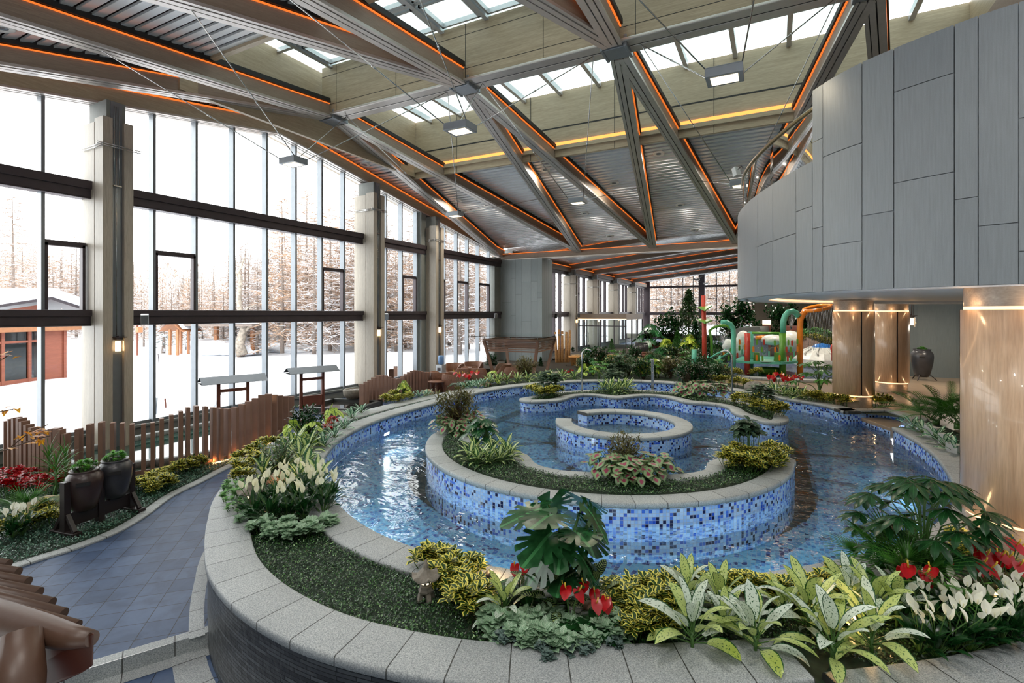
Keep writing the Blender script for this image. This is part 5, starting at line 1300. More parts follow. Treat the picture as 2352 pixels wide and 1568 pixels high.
# ---- far island
row('yellow', [(1222, 910), (1240, 914), (1260, 914), (1280, 912), (1232, 905), (1268, 906)], 'yellow-edged shrub at the window-side tip of the far island, {} of six', 'yellow-edged shrubs on the far island tip', z=Z1, s=1.3)
row('greyl', [(1262, 905)], 'grey-leaved plant above yellow shrubs on the far island', None, z=Z1, s=1.6)
row('hosta', [(1385, 899), (1402, 903), (1420, 904), (1438, 902), (1395, 896), (1430, 897)], 'pale hosta in the middle of the far island, {} of six', 'pale hostas on the far island', z=Z1, s=1.7)
row('greyl', [(1412, 893)], 'broad grey-leaved plant over the pale hostas on the far island', None, z=Z1, s=1.55)
row('calad', [(1562, 908), (1580, 912), (1600, 914), (1620, 914), (1640, 912), (1658, 910), (1590, 905), (1612, 906)], 'pink caladium on the far island by the third spout, {} of eight', 'pink caladiums on the far island', z=Z1, s=1.55)
row('smallbush', [(1585, 900)], 'dark green bush above the pink caladiums on the far island', None, z=Z1, s=1.6)
row('greyl', [(1742, 938)], 'dark whorled plant over the yellow shrubs on the far island end', None, z=Z1, s=1.5)
row('yellow', [(1702, 930), (1722, 940), (1745, 948), (1768, 955), (1785, 956), (1740, 932), (1765, 940)], 'yellow-edged shrub on the column-side tip of the far island, {} of seven', 'yellow-edged shrubs on the column-side island tip', z=Z1, s=1.35)
# ---- strip by the windows
row('yellow', [(318, 1132), (340, 1122), (362, 1112), (385, 1102), (408, 1092), (430, 1083), (452, 1075), (350, 1135), (378, 1120)], 'yellow-edged shrub along the post fence beside the urns, {} from the urns', 'yellow-edged shrubs along the post fence', z=.03, s=1.05)
row('yellow', [(20, 1228), (55, 1222), (88, 1216), (118, 1205), (105, 1190)], 'yellow-edged shrub left of the urn stand, {} from the picture edge', 'yellow-edged shrubs left of the urn stand', z=.03, s=1.0)
row('redp', [(15, 1128), (40, 1120), (66, 1128), (30, 1150), (88, 1148), (5, 1155), (118, 1130)], 'red poinsettia before the post fence, {} of seven', 'red poinsettias by the fence', z=.03, s=1.25)
row('dracaena', [(128, 1150), (150, 1130), (112, 1120)], 'strap-leaved dracaena behind the urns, {} from the rock', 'dracaenas behind the urns', z=.03, s=1.25)
row('fan', [(60, 1200)], 'small fan palm before the red poinsettias', None, z=.03, s=.9)
row('lily', [(28, 1238), (50, 1232)], 'white peace lily near the urn stand, {} from the picture edge', None, z=.03, s=1.1)
# ---- palms by the big column
row('areca', [(2150, 975), (2200, 985)], 'feathery areca palm between the oak columns, {} from the slim columns', None, s=1.05)
row('hosta_b', [(2098, 990), (2118, 1000), (2150, 1015), (2170, 1030), (2195, 1045)], 'striped hosta among the grey planter blocks, {} from the pool step', 'striped hostas among the planter blocks', s=1.3)
# ================================================================ lamps
def pendant(x, y, z, anchors, label):
    r = empty('pendant_lamp', (x, y, z)); tag(r, label, 'pendant lamp')
    mb = MB(); mb.box2((-.26, -.2, .0), (.26, .2, .13)); mb.box((0, 0, .14), (.5, .38, .02)); mb.build('housing', M['metal_grey'], r, bevel=.008)
    mb = MB(); mb.box2((-.19, -.135, -.006), (.19, .135, .002)); mb.build('diffuser', M['pale_lamp'], r)
    for (ax, ay, az), (cx, cy) in zip(anchors, ((-.25, .18), (.25, .18), (-.25, -.18), (.25, -.18))):
        mb = MB(); a = Vector((cx, cy, .13)); b = Vector((ax-x, ay-y, az-z)); mb.tube([tuple(a), tuple(b)], .011, 6); m_ = a.lerp(b, .45); d = (b-a).normalized()*.05; mb.tube([tuple(m_-d), tuple(m_+d)], .018, 6); mb.build('rod', M['chrome'], r)
    area_light('pendant_glow', (x, y, z-.02), .36, 28, (1, .85, .6))
mids = [(-12.1, -7.3), (-7.3, -3.2), (-3.2, 1.6)]; px_ = [(-10.1, -10.3), (-5.4, -5.6), (-.67, -.85)]
where = ['window-side', 'middle', 'balcony-side']
for (a, b), (xn, xf), e, w in zip(mids, px_, EX[1:], where):
    for yy, xx, ye, nm in ((8.2, xn, 4.8, 'nearer row'), (15.3, xf, 19.0, 'farther row')):
        f = abs(ye-RIDGE_Y)/15.7; up = 1 if yy > RIDGE_Y else -1
        pts = [(a+(e-a)*f, ye, zb(ye)), (b+(e-b)*f, ye, zb(ye)), (a+.55, RIDGE_Y, RIDGE_Z), (b-.55, RIDGE_Y, RIDGE_Z)]
        # corner order: -y side first for the near row
        if up < 0: pts = [pts[2], pts[3], pts[0], pts[1]]
        pendant(xx, yy, 6.8, pts, 'square rod-hung pendant lamp, %s one of the %s under the ridge' % (w, nm))
for i, y in enumerate((38.2, 43.9, 50.5)):
    r = empty('pendant_lamp', (-6, y+2, 6.1)); tag(r, 'small pendant lamp in the far low hall, %s from the eave beam' % ORD[i], 'pendant lamp')
    mb = MB(); mb.box2((-.25, -.2, 0), (.25, .2, .12)); mb.build('housing', M['metal_grey'], r)
    for dx, dy in ((-3.5, -2), (3.5, -2), (-3.5, 3), (3.5, 3)): mb = MB(); mb.tube([(0, 0, .1), (dx, dy, zf(-6+dx)-6.1)], .012, 5); mb.build('rod', M['chrome'], r)
DLP = [(838, 378), (1052, 461), (1113, 463), (1252, 390), (1410, 420), (1343, 490), (1401, 557), (1513, 353), (1562, 471), (1594, 543), (1690, 387)]
dl = None; DLW = 70
for i, p in enumerate(DLP):
    r_ = ray(*p); t_ = (9.27+.49+.165*11.3-3.3)/(r_.z+.165*r_.y); q = Vector((r_.x*t_, r_.y*t_, 3.3+r_.z*t_)); 
    if q.y > 26.5: q = q*1.0; q.y = 26.0; q.x *= .96; q.z = zb(26)+.49
    lab = 'round ceiling downlight on the far slope, %s going away from the windows' % ORD[i]
    if dl is None:
        dl = empty('ceiling_downlight', q); mb = MB(); mb.lathe([(.09, -.005), (.17, -.02), (.19, -.01), (.19, .03)], 20); mb.build('rim', M['white_paint'], dl); mb = MB(); mb.lathe([(0, .03), (.09, .02), (.09, -.005)], 16); mb.lathe([(0, -.0), (.045, -.002)], 12); mb.build('reflector', M['metal_grey'], dl); tag(dl, lab, 'downlight', 'downlights on the far slope'); o = dl
    else: o = copy_thing(dl, q, label=lab)
    o.rotation_euler = (math.atan(-.165), 0, 0)
    if 0 < i and q.y < 24: area_light('downlight_glow', q+Vector((0, 0, -.06)), .2, DLW, (1, .9, .76))
r_ = ray(5, 65); t_ = (9.27+.49-.165*11.3-3.3)/(r_.z-.165*r_.y); q = Vector((r_.x*t_, r_.y*t_, 3.3+r_.z*t_)); o = copy_thing(dl, q, label='round ceiling speaker grille at the upper left corner near the windows'); o.pop('group', None); o.rotation_euler = (math.atan(.165), 0, 0)
def wall_lantern(x, y, z, label, hang=0):
    r = empty('wall_lantern', (x, y, z)); tag(r, label, 'lantern')
    mb = MB(); mb.box((0, 0, .24), (.26, .26, .02)); mb.box((0, 0, .20), (.14, .14, .05)); mb.bar((-.16, 0, .26), (.0, 0, .26), .03, .03); 
    if hang: mb.tube([(0, 0, .25), (0, 0, hang)], .02, 6); mb.tube([(.05, 0, .25), (.05, 0, hang)], .008, 6)
    mb.build('bracket', M['metal_dk'], r)
    mb = MB(); mb.lathe([(.115, -.16), (.115, .22)], 8, smooth=False); mb.lathe([(0, -.16), (.115, -.16)], 8); mb.build('glass_shade', M['glass'], r)
    mb = MB(); mb.lathe([(0, -.1), (.06, -.1), (.06, .14), (0, .14)], 12); mb.build('lamp', M['warm2'], r)
    point_light('lantern_glow', (x+.02, y, z-.02), 9, (1, .55, .22), .07)
for y, w in zip(PIERS, ('big pier at the left', 'middle pier', 'third pier beside the wicker seats')): wall_lantern(XW+.93-.02, y+.32, 2.47, 'warm glowing lantern on the '+w)
for i, y in enumerate(fp[:4]): wall_lantern(XW+.93, y+.32, 2.6, 'warm lantern on a far hall pier, %s from the grey wall' % ORD[i])
q = D(2094, 740, 17.5); wall_lantern(q.x, q.y, q.z, 'glass lantern hanging under the balcony beside the slim columns', 3.9-q.z)
# ---- speakers on the transoms
def speaker(x, y, z, rz, mat, label):
    r = empty('wall_speaker', (x, y, z), rz); tag(r, label, 'speaker'); mb = MB(); T = Matrix.Rotation(.25, 3, 'Y'); mb.box((.14, 0, 0), (.14, .17, .26), T); mb.build('body', mat, r, bevel=.01)
    mb = MB(); mb.box((.213, 0, -.02), (.006, .14, .22), T); mb.build('grille', M['metal_grey'], r); mb = MB(); mb.tube([(-.1, 0, .06), (-.05, 0, .12), (.08, 0, .06)], .012, 6); mb.build('bracket', M['metal_dk'], r)
p = AX(333, 733, XW+.5); speaker(p.x, p.y, p.z, -.5, M['alu'], 'pale speaker on the lower beam right of the big pier')
p = AX(884, 727, XW+.5); speaker(p.x, p.y, p.z, -.5, M['alu'], 'pale speaker on the lower beam right of the middle pier')
p = AX(1138, 725, XW+.5); speaker(p.x, p.y-.1, p.z, -.6, M['alu'], 'pale speaker beside the grey wall block')
speaker(-12.0, 28.6, 3.1, 0, M['black'], 'black speaker on the side of the grey wall block'); speaker(-13.8, 37.8, 3.1, -.9, M['black'], 'black speaker by the first far hall pier')
p = D(1700, 392, 14); speaker(p.x, p.y, p.z, 2.4, M['white_paint'], 'white speaker hanging by the balcony glass')
# ================================================================ urns on the wooden stand
M['urn'] = plain('dark_glazed_clay', srgb(58, 44, 42), .3, 0, .25, 4, .15)
M['urn2'] = plain('charcoal_glazed_clay', srgb(52, 52, 56), .3, 0, .2, 4, .15)
M['stand'] = plain('dark_stained_wood', srgb(38, 30, 30), .4, 0, .15)
UA, UB = G(150, 1228, .02), G(300, 1172, .02)
ax = (UB-UA).normalized(); ang = math.atan2(ax.y, ax.x); LS = (UB-UA).length
r = empty('urn_stand', UA, ang); tag(r, 'dark wooden rack holding two big clay urns on the turf', 'plant stand')
for xx in (0, LS/2, LS):
    mb = MB(); mb.box2((xx-.045, -.05, 0), (xx+.045, .05, .78)); mb.build('post', M['stand'], r, bevel=.006)
for xx in (0, LS):
    mb = MB(); mb.box2((xx-.06, -.26, 0), (xx+.06, .26, .06)); mb.bar((xx, -.2, .06), (xx, -.04, .3), .06, .05); mb.bar((xx, .2, .06), (xx, .04, .3), .06, .05); mb.build('foot', M['stand'], r, bevel=.006)
mb = MB(); mb.box2((.04, -.03, .10), (LS-.04, .03, .30)); mb.build('crossbeam', M['stand'], r)
def urn(loc, mat, label, plant, pl_label, H=.60, R=.235, slot=True, rz=0):
    r = empty('clay_urn', loc, rz); tag(r, label, 'urn'); mb = MB(); R0 = R; prof = [(.0, 0), (.12, 0), (.14, .02), (.175, .10), (R*.95, .32), (R, .44), (R*.96, .52), (R*.80, .565), (R*.74, .58), (R*.80, .60), (R*.78, .615), (R*.66, .61), (R*.6, .55), (0, .54)]
    mb.lathe([((a if a > R*.5 else a*R/.235), b*H/.6) for a, b in prof], 36); mb.build('body', mat, r)
    if slot: mb = MB(); mb.box((R*.93, 0, H*.74), (.06, .17, .05)); mb.build('handle_slot', M['black'], r)
    put_plant(plant, (loc[0], loc[1], loc[2]+H*.93), pl_label, .75)
for f, mt, w, rz in ((.27, 'urn', 'brown clay urn nearer the picture edge on the wooden rack', -.2), (.74, 'urn2', 'charcoal clay urn nearer the path on the wooden rack', -.2)):
    p = UA+ax*LS*f; urn((p.x, p.y, .30 if f < .5 else .33), M[mt], w, 'potplant', 'leafy bright green plant growing in the '+('brown' if mt == 'urn' else 'charcoal')+' clay urn', rz=-.45)
p = G(2118, 872, .7); r = empty('iron_stand', p); tag(r, 'black iron legs under the tall urn by the concrete wall', 'plant stand'); mb = MB()
for a in (0, 2.1, 4.2): mb.bar((.15*math.cos(a), .15*math.sin(a), .3), (.45*math.cos(a), .45*math.sin(a), 0), .03, .03)
mb.build('leg_frame', M['stand'], r)
urn((p.x, p.y, p.z+.12), M['urn2'], 'large charcoal urn standing before the concrete wall', 'potplant', 'green plant in the tall urn by the concrete wall', 1.05, .36, rz=-1.77)
# ---- stone lanterns
M['stone'] = plain('weathered_stone', srgb(122, 116, 106), .8, 0, .25, 14, .5)
def stone_lantern(loc, label, s=1, rz=0):
    r = empty('stone_lantern', loc, rz); r.scale = (s, s, s); tag(r, label, 'stone lantern')
    mb = MB(); 
    for a in range(4): c, s_ = math.cos(a*PI/2+.785), math.sin(a*PI/2+.785); mb.bar((c*.075, s_*.075, 0), (c*.05, s_*.05, .10), .045, .045)
    mb.lathe([(.0, .085), (.075, .085), (.085, .11), (.06, .135), (0, .135)], 6, smooth=False); mb.build('base', M['stone'], r, bevel=.004)
    mb = MB(); mb.lathe([(0, .135), (.068, .135), (.068, .16), (.05, .165), (.055, .235), (0, .235)], 6, smooth=False); mb.build('light_box', M['stone'], r, bevel=.003)
    mb = MB()
    for k in range(3): a = -1.9+k*1.05; mb.box((math.cos(a)*.048, math.sin(a)*.048, .20), (.012, .022, .03), Matrix.Rotation(a, 3, 'Z'))
    mb.build('lamp_opening', M['pale_lamp'], r)
    mb = MB(); n = 6; base = len(mb.v); R = .155
    rings = []
    for f, z in ((1, .235), (.98, .25), (.62, .275), (.34, .305), (.14, .34)):
        rg = []
        for k in range(24):
            a = 2*PI*k/24; cor = abs(math.cos(3*a)); rr = R*f*(.86+.14*cor**2); rg.append((rr*math.cos(a), rr*math.sin(a), z+(.035*cor**4 if f > .9 else 0)))
        rings.append(rg)
    for rg in rings: mb.v += rg
    for i in range(len(rings)-1):
        for k in range(24): k2 = (k+1) % 24; mb.face((base+i*24+k, base+i*24+k2, base+(i+1)*24+k2, base+(i+1)*24+k))
    mb.face([base+k for k in range(24)][::-1]); mb.lathe([(.03, .335), (.024, .35), (.034, .365), (.018, .39), (.014, .42), (0, .43)], 10); mb.build('roof', M['stone'], r)
stone_lantern(G(978, 1378, .71), 'small stone pagoda lantern glowing at the near turf edge', .86, .3)
stone_lantern(G(575, 1175, .71), 'small stone pagoda lantern half hidden among the cream lilies', 1.05, .8)
# ---- rocks
def rock(loc, size, mat, label, seed=1, rz=0):
    import mathutils
    r = R_(seed); mb = MB(); n, m = 24, 14; base = 0; mb.smooth = True; off = Vector((seed*3.1, seed*1.7, 0))
    for i in range(m+1):
        th = PI*i/m
        for k in range(n):
            a = 2*PI*k/n; d = Vector((math.sin(th)*math.cos(a), math.sin(th)*math.sin(a), math.cos(th)))
            f = 1+.30*mathutils.noise.noise(d*1.3+off)+.14*mathutils.noise.noise(d*3.3+off); p = d*f; mb.v.append((p.x*size[0]/2, p.y*size[1]/2, (p.z*.5+.32)*size[2]))
    for i in range(m):
        for k in range(n): mb.face((i*n+k, (i+1)*n+k, (i+1)*n+(k+1) % n, i*n+(k+1) % n))
    o = mb.build('rock', mat, loc=loc, rz=rz); tag(o, label, 'rock'); return o
M['rock_b'] = plain('brown_rock', srgb(142, 112, 92), .8, 0, .35, 9, .6); M['rock_g'] = plain('grey_rock', srgb(122, 118, 112), .8, 0, .3, 8, .5); M['rock_t'] = plain('tan_rock', srgb(166, 148, 118), .8, 0, .25, 8, .5)
rock(G(1405, 1418, .70), (.50, .30, .24), M['rock_b'], 'brown rock lit from below behind the monstera', 3, .35)
rock(G(2345, 1320, .70), (.42, .3, .22), M['rock_t'], 'pale rock at the foot of the big oak column', 5)
rock(G(642, 1118, .70), (.34, .22, .26), M['rock_b'], 'small brown rock among the cream-centred hostas', 7, .6)
rock(G(785, 958, .70), (.50, .34, .2), M['rock_g'], 'dark rock at the pool bend behind the red leaves', 8)
rock(G(983, 910, .70), (.34, .26, .26), M['rock_t'], 'tan rock next to the striped hostas by the short fence', 9)
rock(G(1115, 885, .70), (.5, .3, .14), M['rock_b'], 'flat brown rock near the red anthuriums at the wicker seats', 10)
rock(G(1278, 872, .70), (.7, .45, .38), M['rock_g'], 'grey rock in front of the pergola', 11); rock(G(1735, 898, .70), (.72, .45, .38), M['rock_g'], 'grey rock on the far rim left of the red anthuriums', 12)
rock(G(1900, 916, .70), (.5, .3, .2), M['rock_t'], 'pale rock under the green fatsia', 13); rock(G(100, 1178, .02), (.8, .5, .3), M['rock_t'], 'long tan rock behind the urn stand', 14, .5)
# ---- garden spotlights
def spot(loc, label, s=1, az=0, power=3):
    r = empty('garden_spotlight', loc, az); tag(r, label, 'spotlight'); mb = MB(); mb.tube([(0, 0, 0), (0, 0, .08)], .008, 6); mb.tube([(-.05*s, 0, .07), (.07*s, 0, .12)], .028*s, 14); mb.build('body', M['black'], r); mb = MB(); mb.tube([(.068*s, 0, .119), (.073*s, 0, .121)], .022*s, 14); mb.build('lens', M['warm'], r)
    point_light('spot_glow', (loc[0]+.1*math.cos(az), loc[1]+.1*math.sin(az), loc[2]+.16), power, (1, .6, .25), .02)
spot(G(1112, 1350, .70), 'black spotlight behind the white aglaonema by the lantern', 1.3, 1.2); spot(G(1405, 1440, .70), 'black spotlight grazing the brown rock', .8, 1.2, 4)
spot(G(1945, 1440, .70), 'yellow glowing spotlight among the aglaonemas', 1.2, -1.2, 5); spot(G(2300, 1400, .70), 'spotlight shining on the red anthuriums', 1, 1.5, 6); spot(G(2190, 1290, .70), 'spotlight at the foot of the big oak column', 1, .3, 7); spot(G(690, 1010, .70), 'spotlight under the lime leaves at the pool bend', 1, 1, 3); spot(G(610, 1140, .70), 'spotlight between the cream lilies', 1, 1, 3)
# ---- steel spouts
def spout(px, py, top, label, reach=.32, az=2.6):
    p = G(px, py, .73); h = HC-(top-718)/FPX*proj(p)[1]-.73; r = empty('fountain_spout', p); tag(r, label, 'fountain spout'); mb = MB()
    pts = [(0, 0, 0), (0, 0, h-reach*.5)]+[(math.cos(az)*reach*.5*(1-math.cos(t)), math.sin(az)*reach*.5*(1-math.cos(t)), h-reach*.5+reach*.5*math.sin(t)) for t in [PI*k/10 for k in range(1, 9)]]
    mb.tube(pts, .026, 12); mb.build('pipe', M['chrome'], r); mb = MB(); mb.lathe([(0, 0), (.06, 0), (.06, .012), (.03, .02)], 16); mb.build('base_flange', M['chrome'], r)
spout(1337, 899, 802, 'curved steel water spout nearest the pergola', .34, .4)
p = G(1499, 898, .73); h = HC-(826-718)/FPX*proj(p)[1]-.73; r = empty('fountain_spout', p); tag(r, 'flat straight steel water spout at the middle of the far island', 'fountain spout'); mb = MB(); mb.box2((-.045, -.02, 0), (.045, .02, h)); mb.build('pipe', M['chrome'], r, bevel=.008); mb = MB(); mb.box2((-.06, -.16, h), (.06, .02, h+.02)); mb.build('nozzle', M['chrome'], r)
spout(1681, 918, 806, 'curved steel water spout before the splash pool', .36, 2.9)
# ---- sign board by the fence
p = G(612, 1012, .02); r = empty('sign_board', (p.x, p.y, 0), -.5); tag(r, 'small lit wooden sign board leaning beside the post fence', 'sign'); T = Matrix.Rotation(-.75, 3, 'X')
M['sign_wood'] = wood('red_brown_board', srgb(150, 90, 56), srgb(176, 112, 70), 0, 1.2); p2 = Vector((0, 0, .92)); mb = MB(); mb.box(p2, (.30, .03, .24), T); mb.box((0, .04, .42), (.05, .05, .84)); mb.build('board', M['sign_wood'], r, bevel=.004)
mb = MB(); mb.box(p2+T @ Vector((0, -.02, .115)), (.30, .05, .012), T); mb.build('light_bar', M['warm'], r)
M['sign_ink'] = plain('pale_lettering', srgb(235, 222, 200), .5); mb = MB()
for i, wd in enumerate((.07, .05, .08)): mb.box(p2+T @ Vector((-.08, -.017, .07-.035*i)), (wd, .003, .012), T); mb.box(p2+T @ Vector((.07, -.017, .06-.03*i)), (.10, .003, .006), T)
mb.build('lettering', M['sign_ink'], r); point_light('sign_glow', (p.x+.05, p.y-.15, .98), .8, (1, .6, .3), .02)
# ---- gable-topped fountain frames between fence and window
M['frame_wood'] = plain('red_brown_timber', srgb(112, 62, 46), .5, 0, .15)
def frame_stand(px, base, top, w, label, ang=1.2):
    p = G(px, base, 0); d = proj(p)[1]; H = HC-(top-718)/FPX*d; r = empty('timber_frame_stand', p, ang); tag(r, label, 'water frame')
    for s_ in (-1, 1): mb = MB(); mb.box2((s_*w/2-.04, -.04, 0), (s_*w/2+.04, .04, H)); mb.build('post', M['frame_wood'], r)
    mb = MB(); mb.box2((-w/2, -.03, H-.30), (w/2, .03, H-.22)); mb.build('rail', M['frame_wood'], r); mb = MB(); mb.box2((-w/2, -.04, .45), (w/2, .04, H*.5)); mb.build('panel', M['frame_wood'], r)
    mb = MB(); n = len(mb.v); a = w/2+.42
    mb.quad((-a, -.32, H-.04), (a, -.32, H-.04), (a, 0, H+.12), (-a, 0, H+.12)); mb.quad((-a, .32, H-.04), (a, .32, H-.04), (a, 0, H+.12), (-a, 0, H+.12)); mb.quad((-a, -.32, H-.05), (a, -.32, H-.05), (a, .32, H-.05), (-a, .32, H-.05)); mb.build('roof', M['metal_grey'], r)
frame_stand(536, 1010, 872, .68, 'timber frame with little metal roof behind the fence, nearer the big pier'); frame_stand(717, 965, 850, .66, 'timber frame with little metal roof beside the bending fence, nearer the middle pier')
# stone basin and water tray
p = G(808, 935, 0); d = proj(p)[1]; 
r = empty('stone_basin', (p.x-.2, p.y+.3, .25)); tag(r, 'round rough stone water basin under the window sill', 'basin'); mb = MB(); mb.lathe([(0, 0), (.24, 0), (.36, .14), (.38, .30), (.34, .34), (.28, .33), (.2, .24), (0, .22)], 20); mb.build('bowl', M['stone'], r)
mb = MB(); mb.lathe([(0, .30), (.27, .30)], 20); mb.build('water', M['water2'], r)
r = empty('stone_trough', (p.x+.1, p.y-.5, 0), .25); tag(r, 'low stone edged tray of dark water beside the short fence', 'water tray'); mb = MB()
for a_, b_ in (((-1, -.9), (1, -.75)), ((-1, .75), (1, .9)), ((-1, -.9), (-.85, .9)), ((.85, -.9), (1, .9))): mb.box2((*a_, 0), (*b_, .22))
mb.build('rim', M['granite'], r); mb = MB(); mb.quad((-.9, -.8, .12), (.9, -.8, .12), (.9, .8, .12), (-.9, .8, .12)); mb.build('water', plain('dark_still_water', srgb(40, 36, 32), .08), r)
# koi pond behind the long fence
mb = MB(); pp_ = [(-14.2, 5.6), (-12.6, 5.4), (-11.6, 6.6), (-11.6, 8.2), (-12.6, 9.4), (-14.3, 9.6)]; P = smooth_line(pp_, .2, True); o = MB(); o.ngon(P, .05); o = o.build('pond_water', plain('pond_water', srgb(40, 70, 62), .05)); tag(o, 'dark green pond water behind the long fence', 'water', kind='stuff')
r = sweep('pond_kerb', offset(P, -.12, True), offset(P, .05, True), M['granite'], z=.16, th=.16, closed=True); tag(r, 'stone kerb round the pond behind the long fence', 'kerb')
# ================================================================ lounge: wicker chairs, tables, dispenser
M['wicker'] = (lambda t: (t.set(t.ramp(t.n('ShaderNodeTexChecker').outputs[1] if False else t.noise(t.coords('UV', (30, 90, 1)), 1.2, 1), [(.35, srgb(92, 58, 42)), (.65, srgb(150, 104, 78))]), .5)))(NT('brown_wicker'))
def wicker_chair():
    r = empty('wicker_chair', (0, 0, -60)); mb = MB(); mb.smooth = True; n = 28; H = [0, .15, .35, .55, .72]
    def ht(a): return .72 if abs(a) > 1.25 else .38+.34*max(0, (abs(a)-.5)/.75) if abs(a) > .5 else .38
    rows = []
    for z in (0, .25, .5, .75, 1.0):
        row_ = []
        for k in range(n+1):
            a = -PI+2*PI*k/n; R = .33+.09*math.sin(min(1, z*1.05)*PI*.75); row_.append(Vector((R*math.cos(a), R*1.08*math.sin(a), ht(a)*z)))
        rows.append(row_)
    for i in range(4):
        for k in range(n):
            mb.v += [tuple(rows[i][k]), tuple(rows[i][k+1]), tuple(rows[i+1][k+1]), tuple(rows[i+1][k])]; b = len(mb.v)-4; mb.face((b, b+1, b+2, b+3), [(k/8, i*.1), ((k+1)/8, i*.1), ((k+1)/8, i*.1+.1), (k/8, i*.1+.1)])
    for k in range(n):
        a, b2 = rows[4][k], rows[4][k+1]; q = len(mb.v); mb.v += [tuple(a), tuple(b2), (b2.x*.8, b2.y*.8, b2.z), (a.x*.8, a.y*.8, a.z), (b2.x*.78, b2.y*.78, .3), (a.x*.78, a.y*.78, .3)]; mb.face((q, q+1, q+2, q+3), [(k/8, 0), (k/8+.1, 0), (k/8+.1, .1), (k/8, .1)]); mb.face((q+3, q+2, q+4, q+5), [(k/8, 0), (k/8+.1, 0), (k/8+.1, .3), (k/8, .3)])
    mb.build('shell', M['wicker'], r); mb = MB(); mb.lathe([(0, .36), (.28, .36), (.3, .33), (.3, .28)], 24); mb.build('cushion', plain('beige_cushion', srgb(170, 150, 132), .8), r); tag(r, 'x', 'chair', 'wicker chairs of the lounge'); return r
wc = wicker_chair(); first = True
for (px, py, rz, lab) in [(1012, 897, 1.2, 'brown wicker tub chair half hidden by the post fence'), (1043, 903, 2.2, 'brown wicker tub chair nearest the red anthuriums'), (1062, 884, 3.4, 'brown wicker tub chair behind the red anthuriums'), (1045, 872, -1.6, 'brown wicker tub chair beside the water dispenser'), (1088, 868, -1.2, 'big-backed wicker tub chair by the low window wall'), (1098, 884, 1.0, 'brown wicker tub chair with its seat facing the pool'), (1155, 874, -2.4, 'brown wicker tub chair nearest the pergola post'), (1176, 880, -3.0, 'brown wicker tub chair seen from behind near the pergola')]:
    p = G(px, py, 0)
    if first: wc.location = p; wc.rotation_euler = (0, 0, rz); wc['label'] = lab; wc.scale = (1.12,)*3; first = False
    else: copy_thing(wc, p, rz, 1.12, lab)
def side_table(px, py, label):
    r = empty('side_table', G(px, py, 0)); tag(r, label, 'table'); mb = MB(); mb.lathe([(0, .5), (.34, .5), (.34, .53), (0, .53)], 24); mb.build('table_top', M['wicker'], r); mb = MB(); mb.lathe([(.2, 0), (.06, .08), (.05, .5)], 16); mb.build('leg', M['wicker'], r)
side_table(1018, 893, 'small round table by the post fence end'); side_table(1092, 874, 'small round table between the wicker chairs by the window'); side_table(1002, 905, 'low round table just behind the post fence')
p = G(1013, 885, 0); r = empty('water_dispenser', p); tag(r, 'white water dispenser with blue bottle by the third pier', 'water dispenser'); mb = MB(); mb.box2((-.16, -.16, 0), (.16, .16, .95)); mb.build('cabinet', M['alu'], r, bevel=.01)
mb = MB(); mb.lathe([(.05, .95), (.13, 1.0), (.135, 1.3), (.11, 1.36), (0, 1.37)], 18); mb.build('bottle', plain('blue_bottle', srgb(120, 160, 210), .15), r)
mb = MB(); mb.box((0, -.17, .75), (.16, .02, .14)); mb.build('tap_panel', M['metal_dk'], r)
# ---- pergola with glass roof
M['perg'] = plain('brown_slatted_timber', srgb(138, 104, 86), .5, 0, .1)
A0, A1, A2 = G(1165, 884, 0), G(1226, 880, 0), G(1270, 868, 0)
NC = G(1226, 862, .45); th_ = math.radians(6); W2 = 1.32; pc = NC+Vector((-W2*math.cos(th_)*.78-W2*math.sin(th_)*.78, -W2*math.sin(th_)*.78+W2*math.cos(th_)*.78, 0)); r = empty('pergola', pc, th_); tag(r, 'brown slatted pergola with overhanging glass roof beside the grey wall', 'pergola')
Hp = 1.56
for sx in (-1, 1):
    for sy in (-1, 1): mb = MB(); mb.bar((sx*(W2-.32), sy*(W2-.32), 0), (sx*W2, sy*W2, Hp), .12, .12, (0, 1, 0)); mb.build('leg', M['perg'], r)
for k in range(4):
    a = k*PI/2; T = Matrix.Rotation(a, 3, 'Z')
    mb = MB()
    for j in range(6): z = Hp-.03-j*.072; w_ = W2-.02-j*.014; p = T @ Vector((0, -w_, z)); mb.box(p, (2*w_, .05, .04), T)
    p = T @ Vector((0, -W2, Hp+.04)); mb.box(p, (2*W2+.12, .1, .06), T); p = T @ Vector((0, -W2+.1, Hp-.48)); mb.box(p, (2*W2-.2, .06, .06), T); mb.build('slat_band', M['perg'], r)
mb = MB(); mb.bar((-W2, -W2, Hp), (W2, W2, Hp), .06, .08); mb.bar((-W2, W2, Hp), (W2, -W2, Hp), .06, .08); mb.build('cross_brace', M['perg'], r)
mb = MB(); mb.box((0, 0, Hp+.20), (2*W2+.95, 2*W2+.95, .025)); mb.build('glass_roof', M['glass_green'], r); mb = MB()
for i in (-1, 0, 1):
    for j in (-1, 0, 1):
        if i or j: mb.tube([(i*W2, j*W2, Hp+.05), (i*W2, j*W2, Hp+.19)], .018, 6); mb.box((i*W2, j*W2, Hp+.18), (.16, .02, .02))
mb.build('spider_clamp', M['chrome'], r)
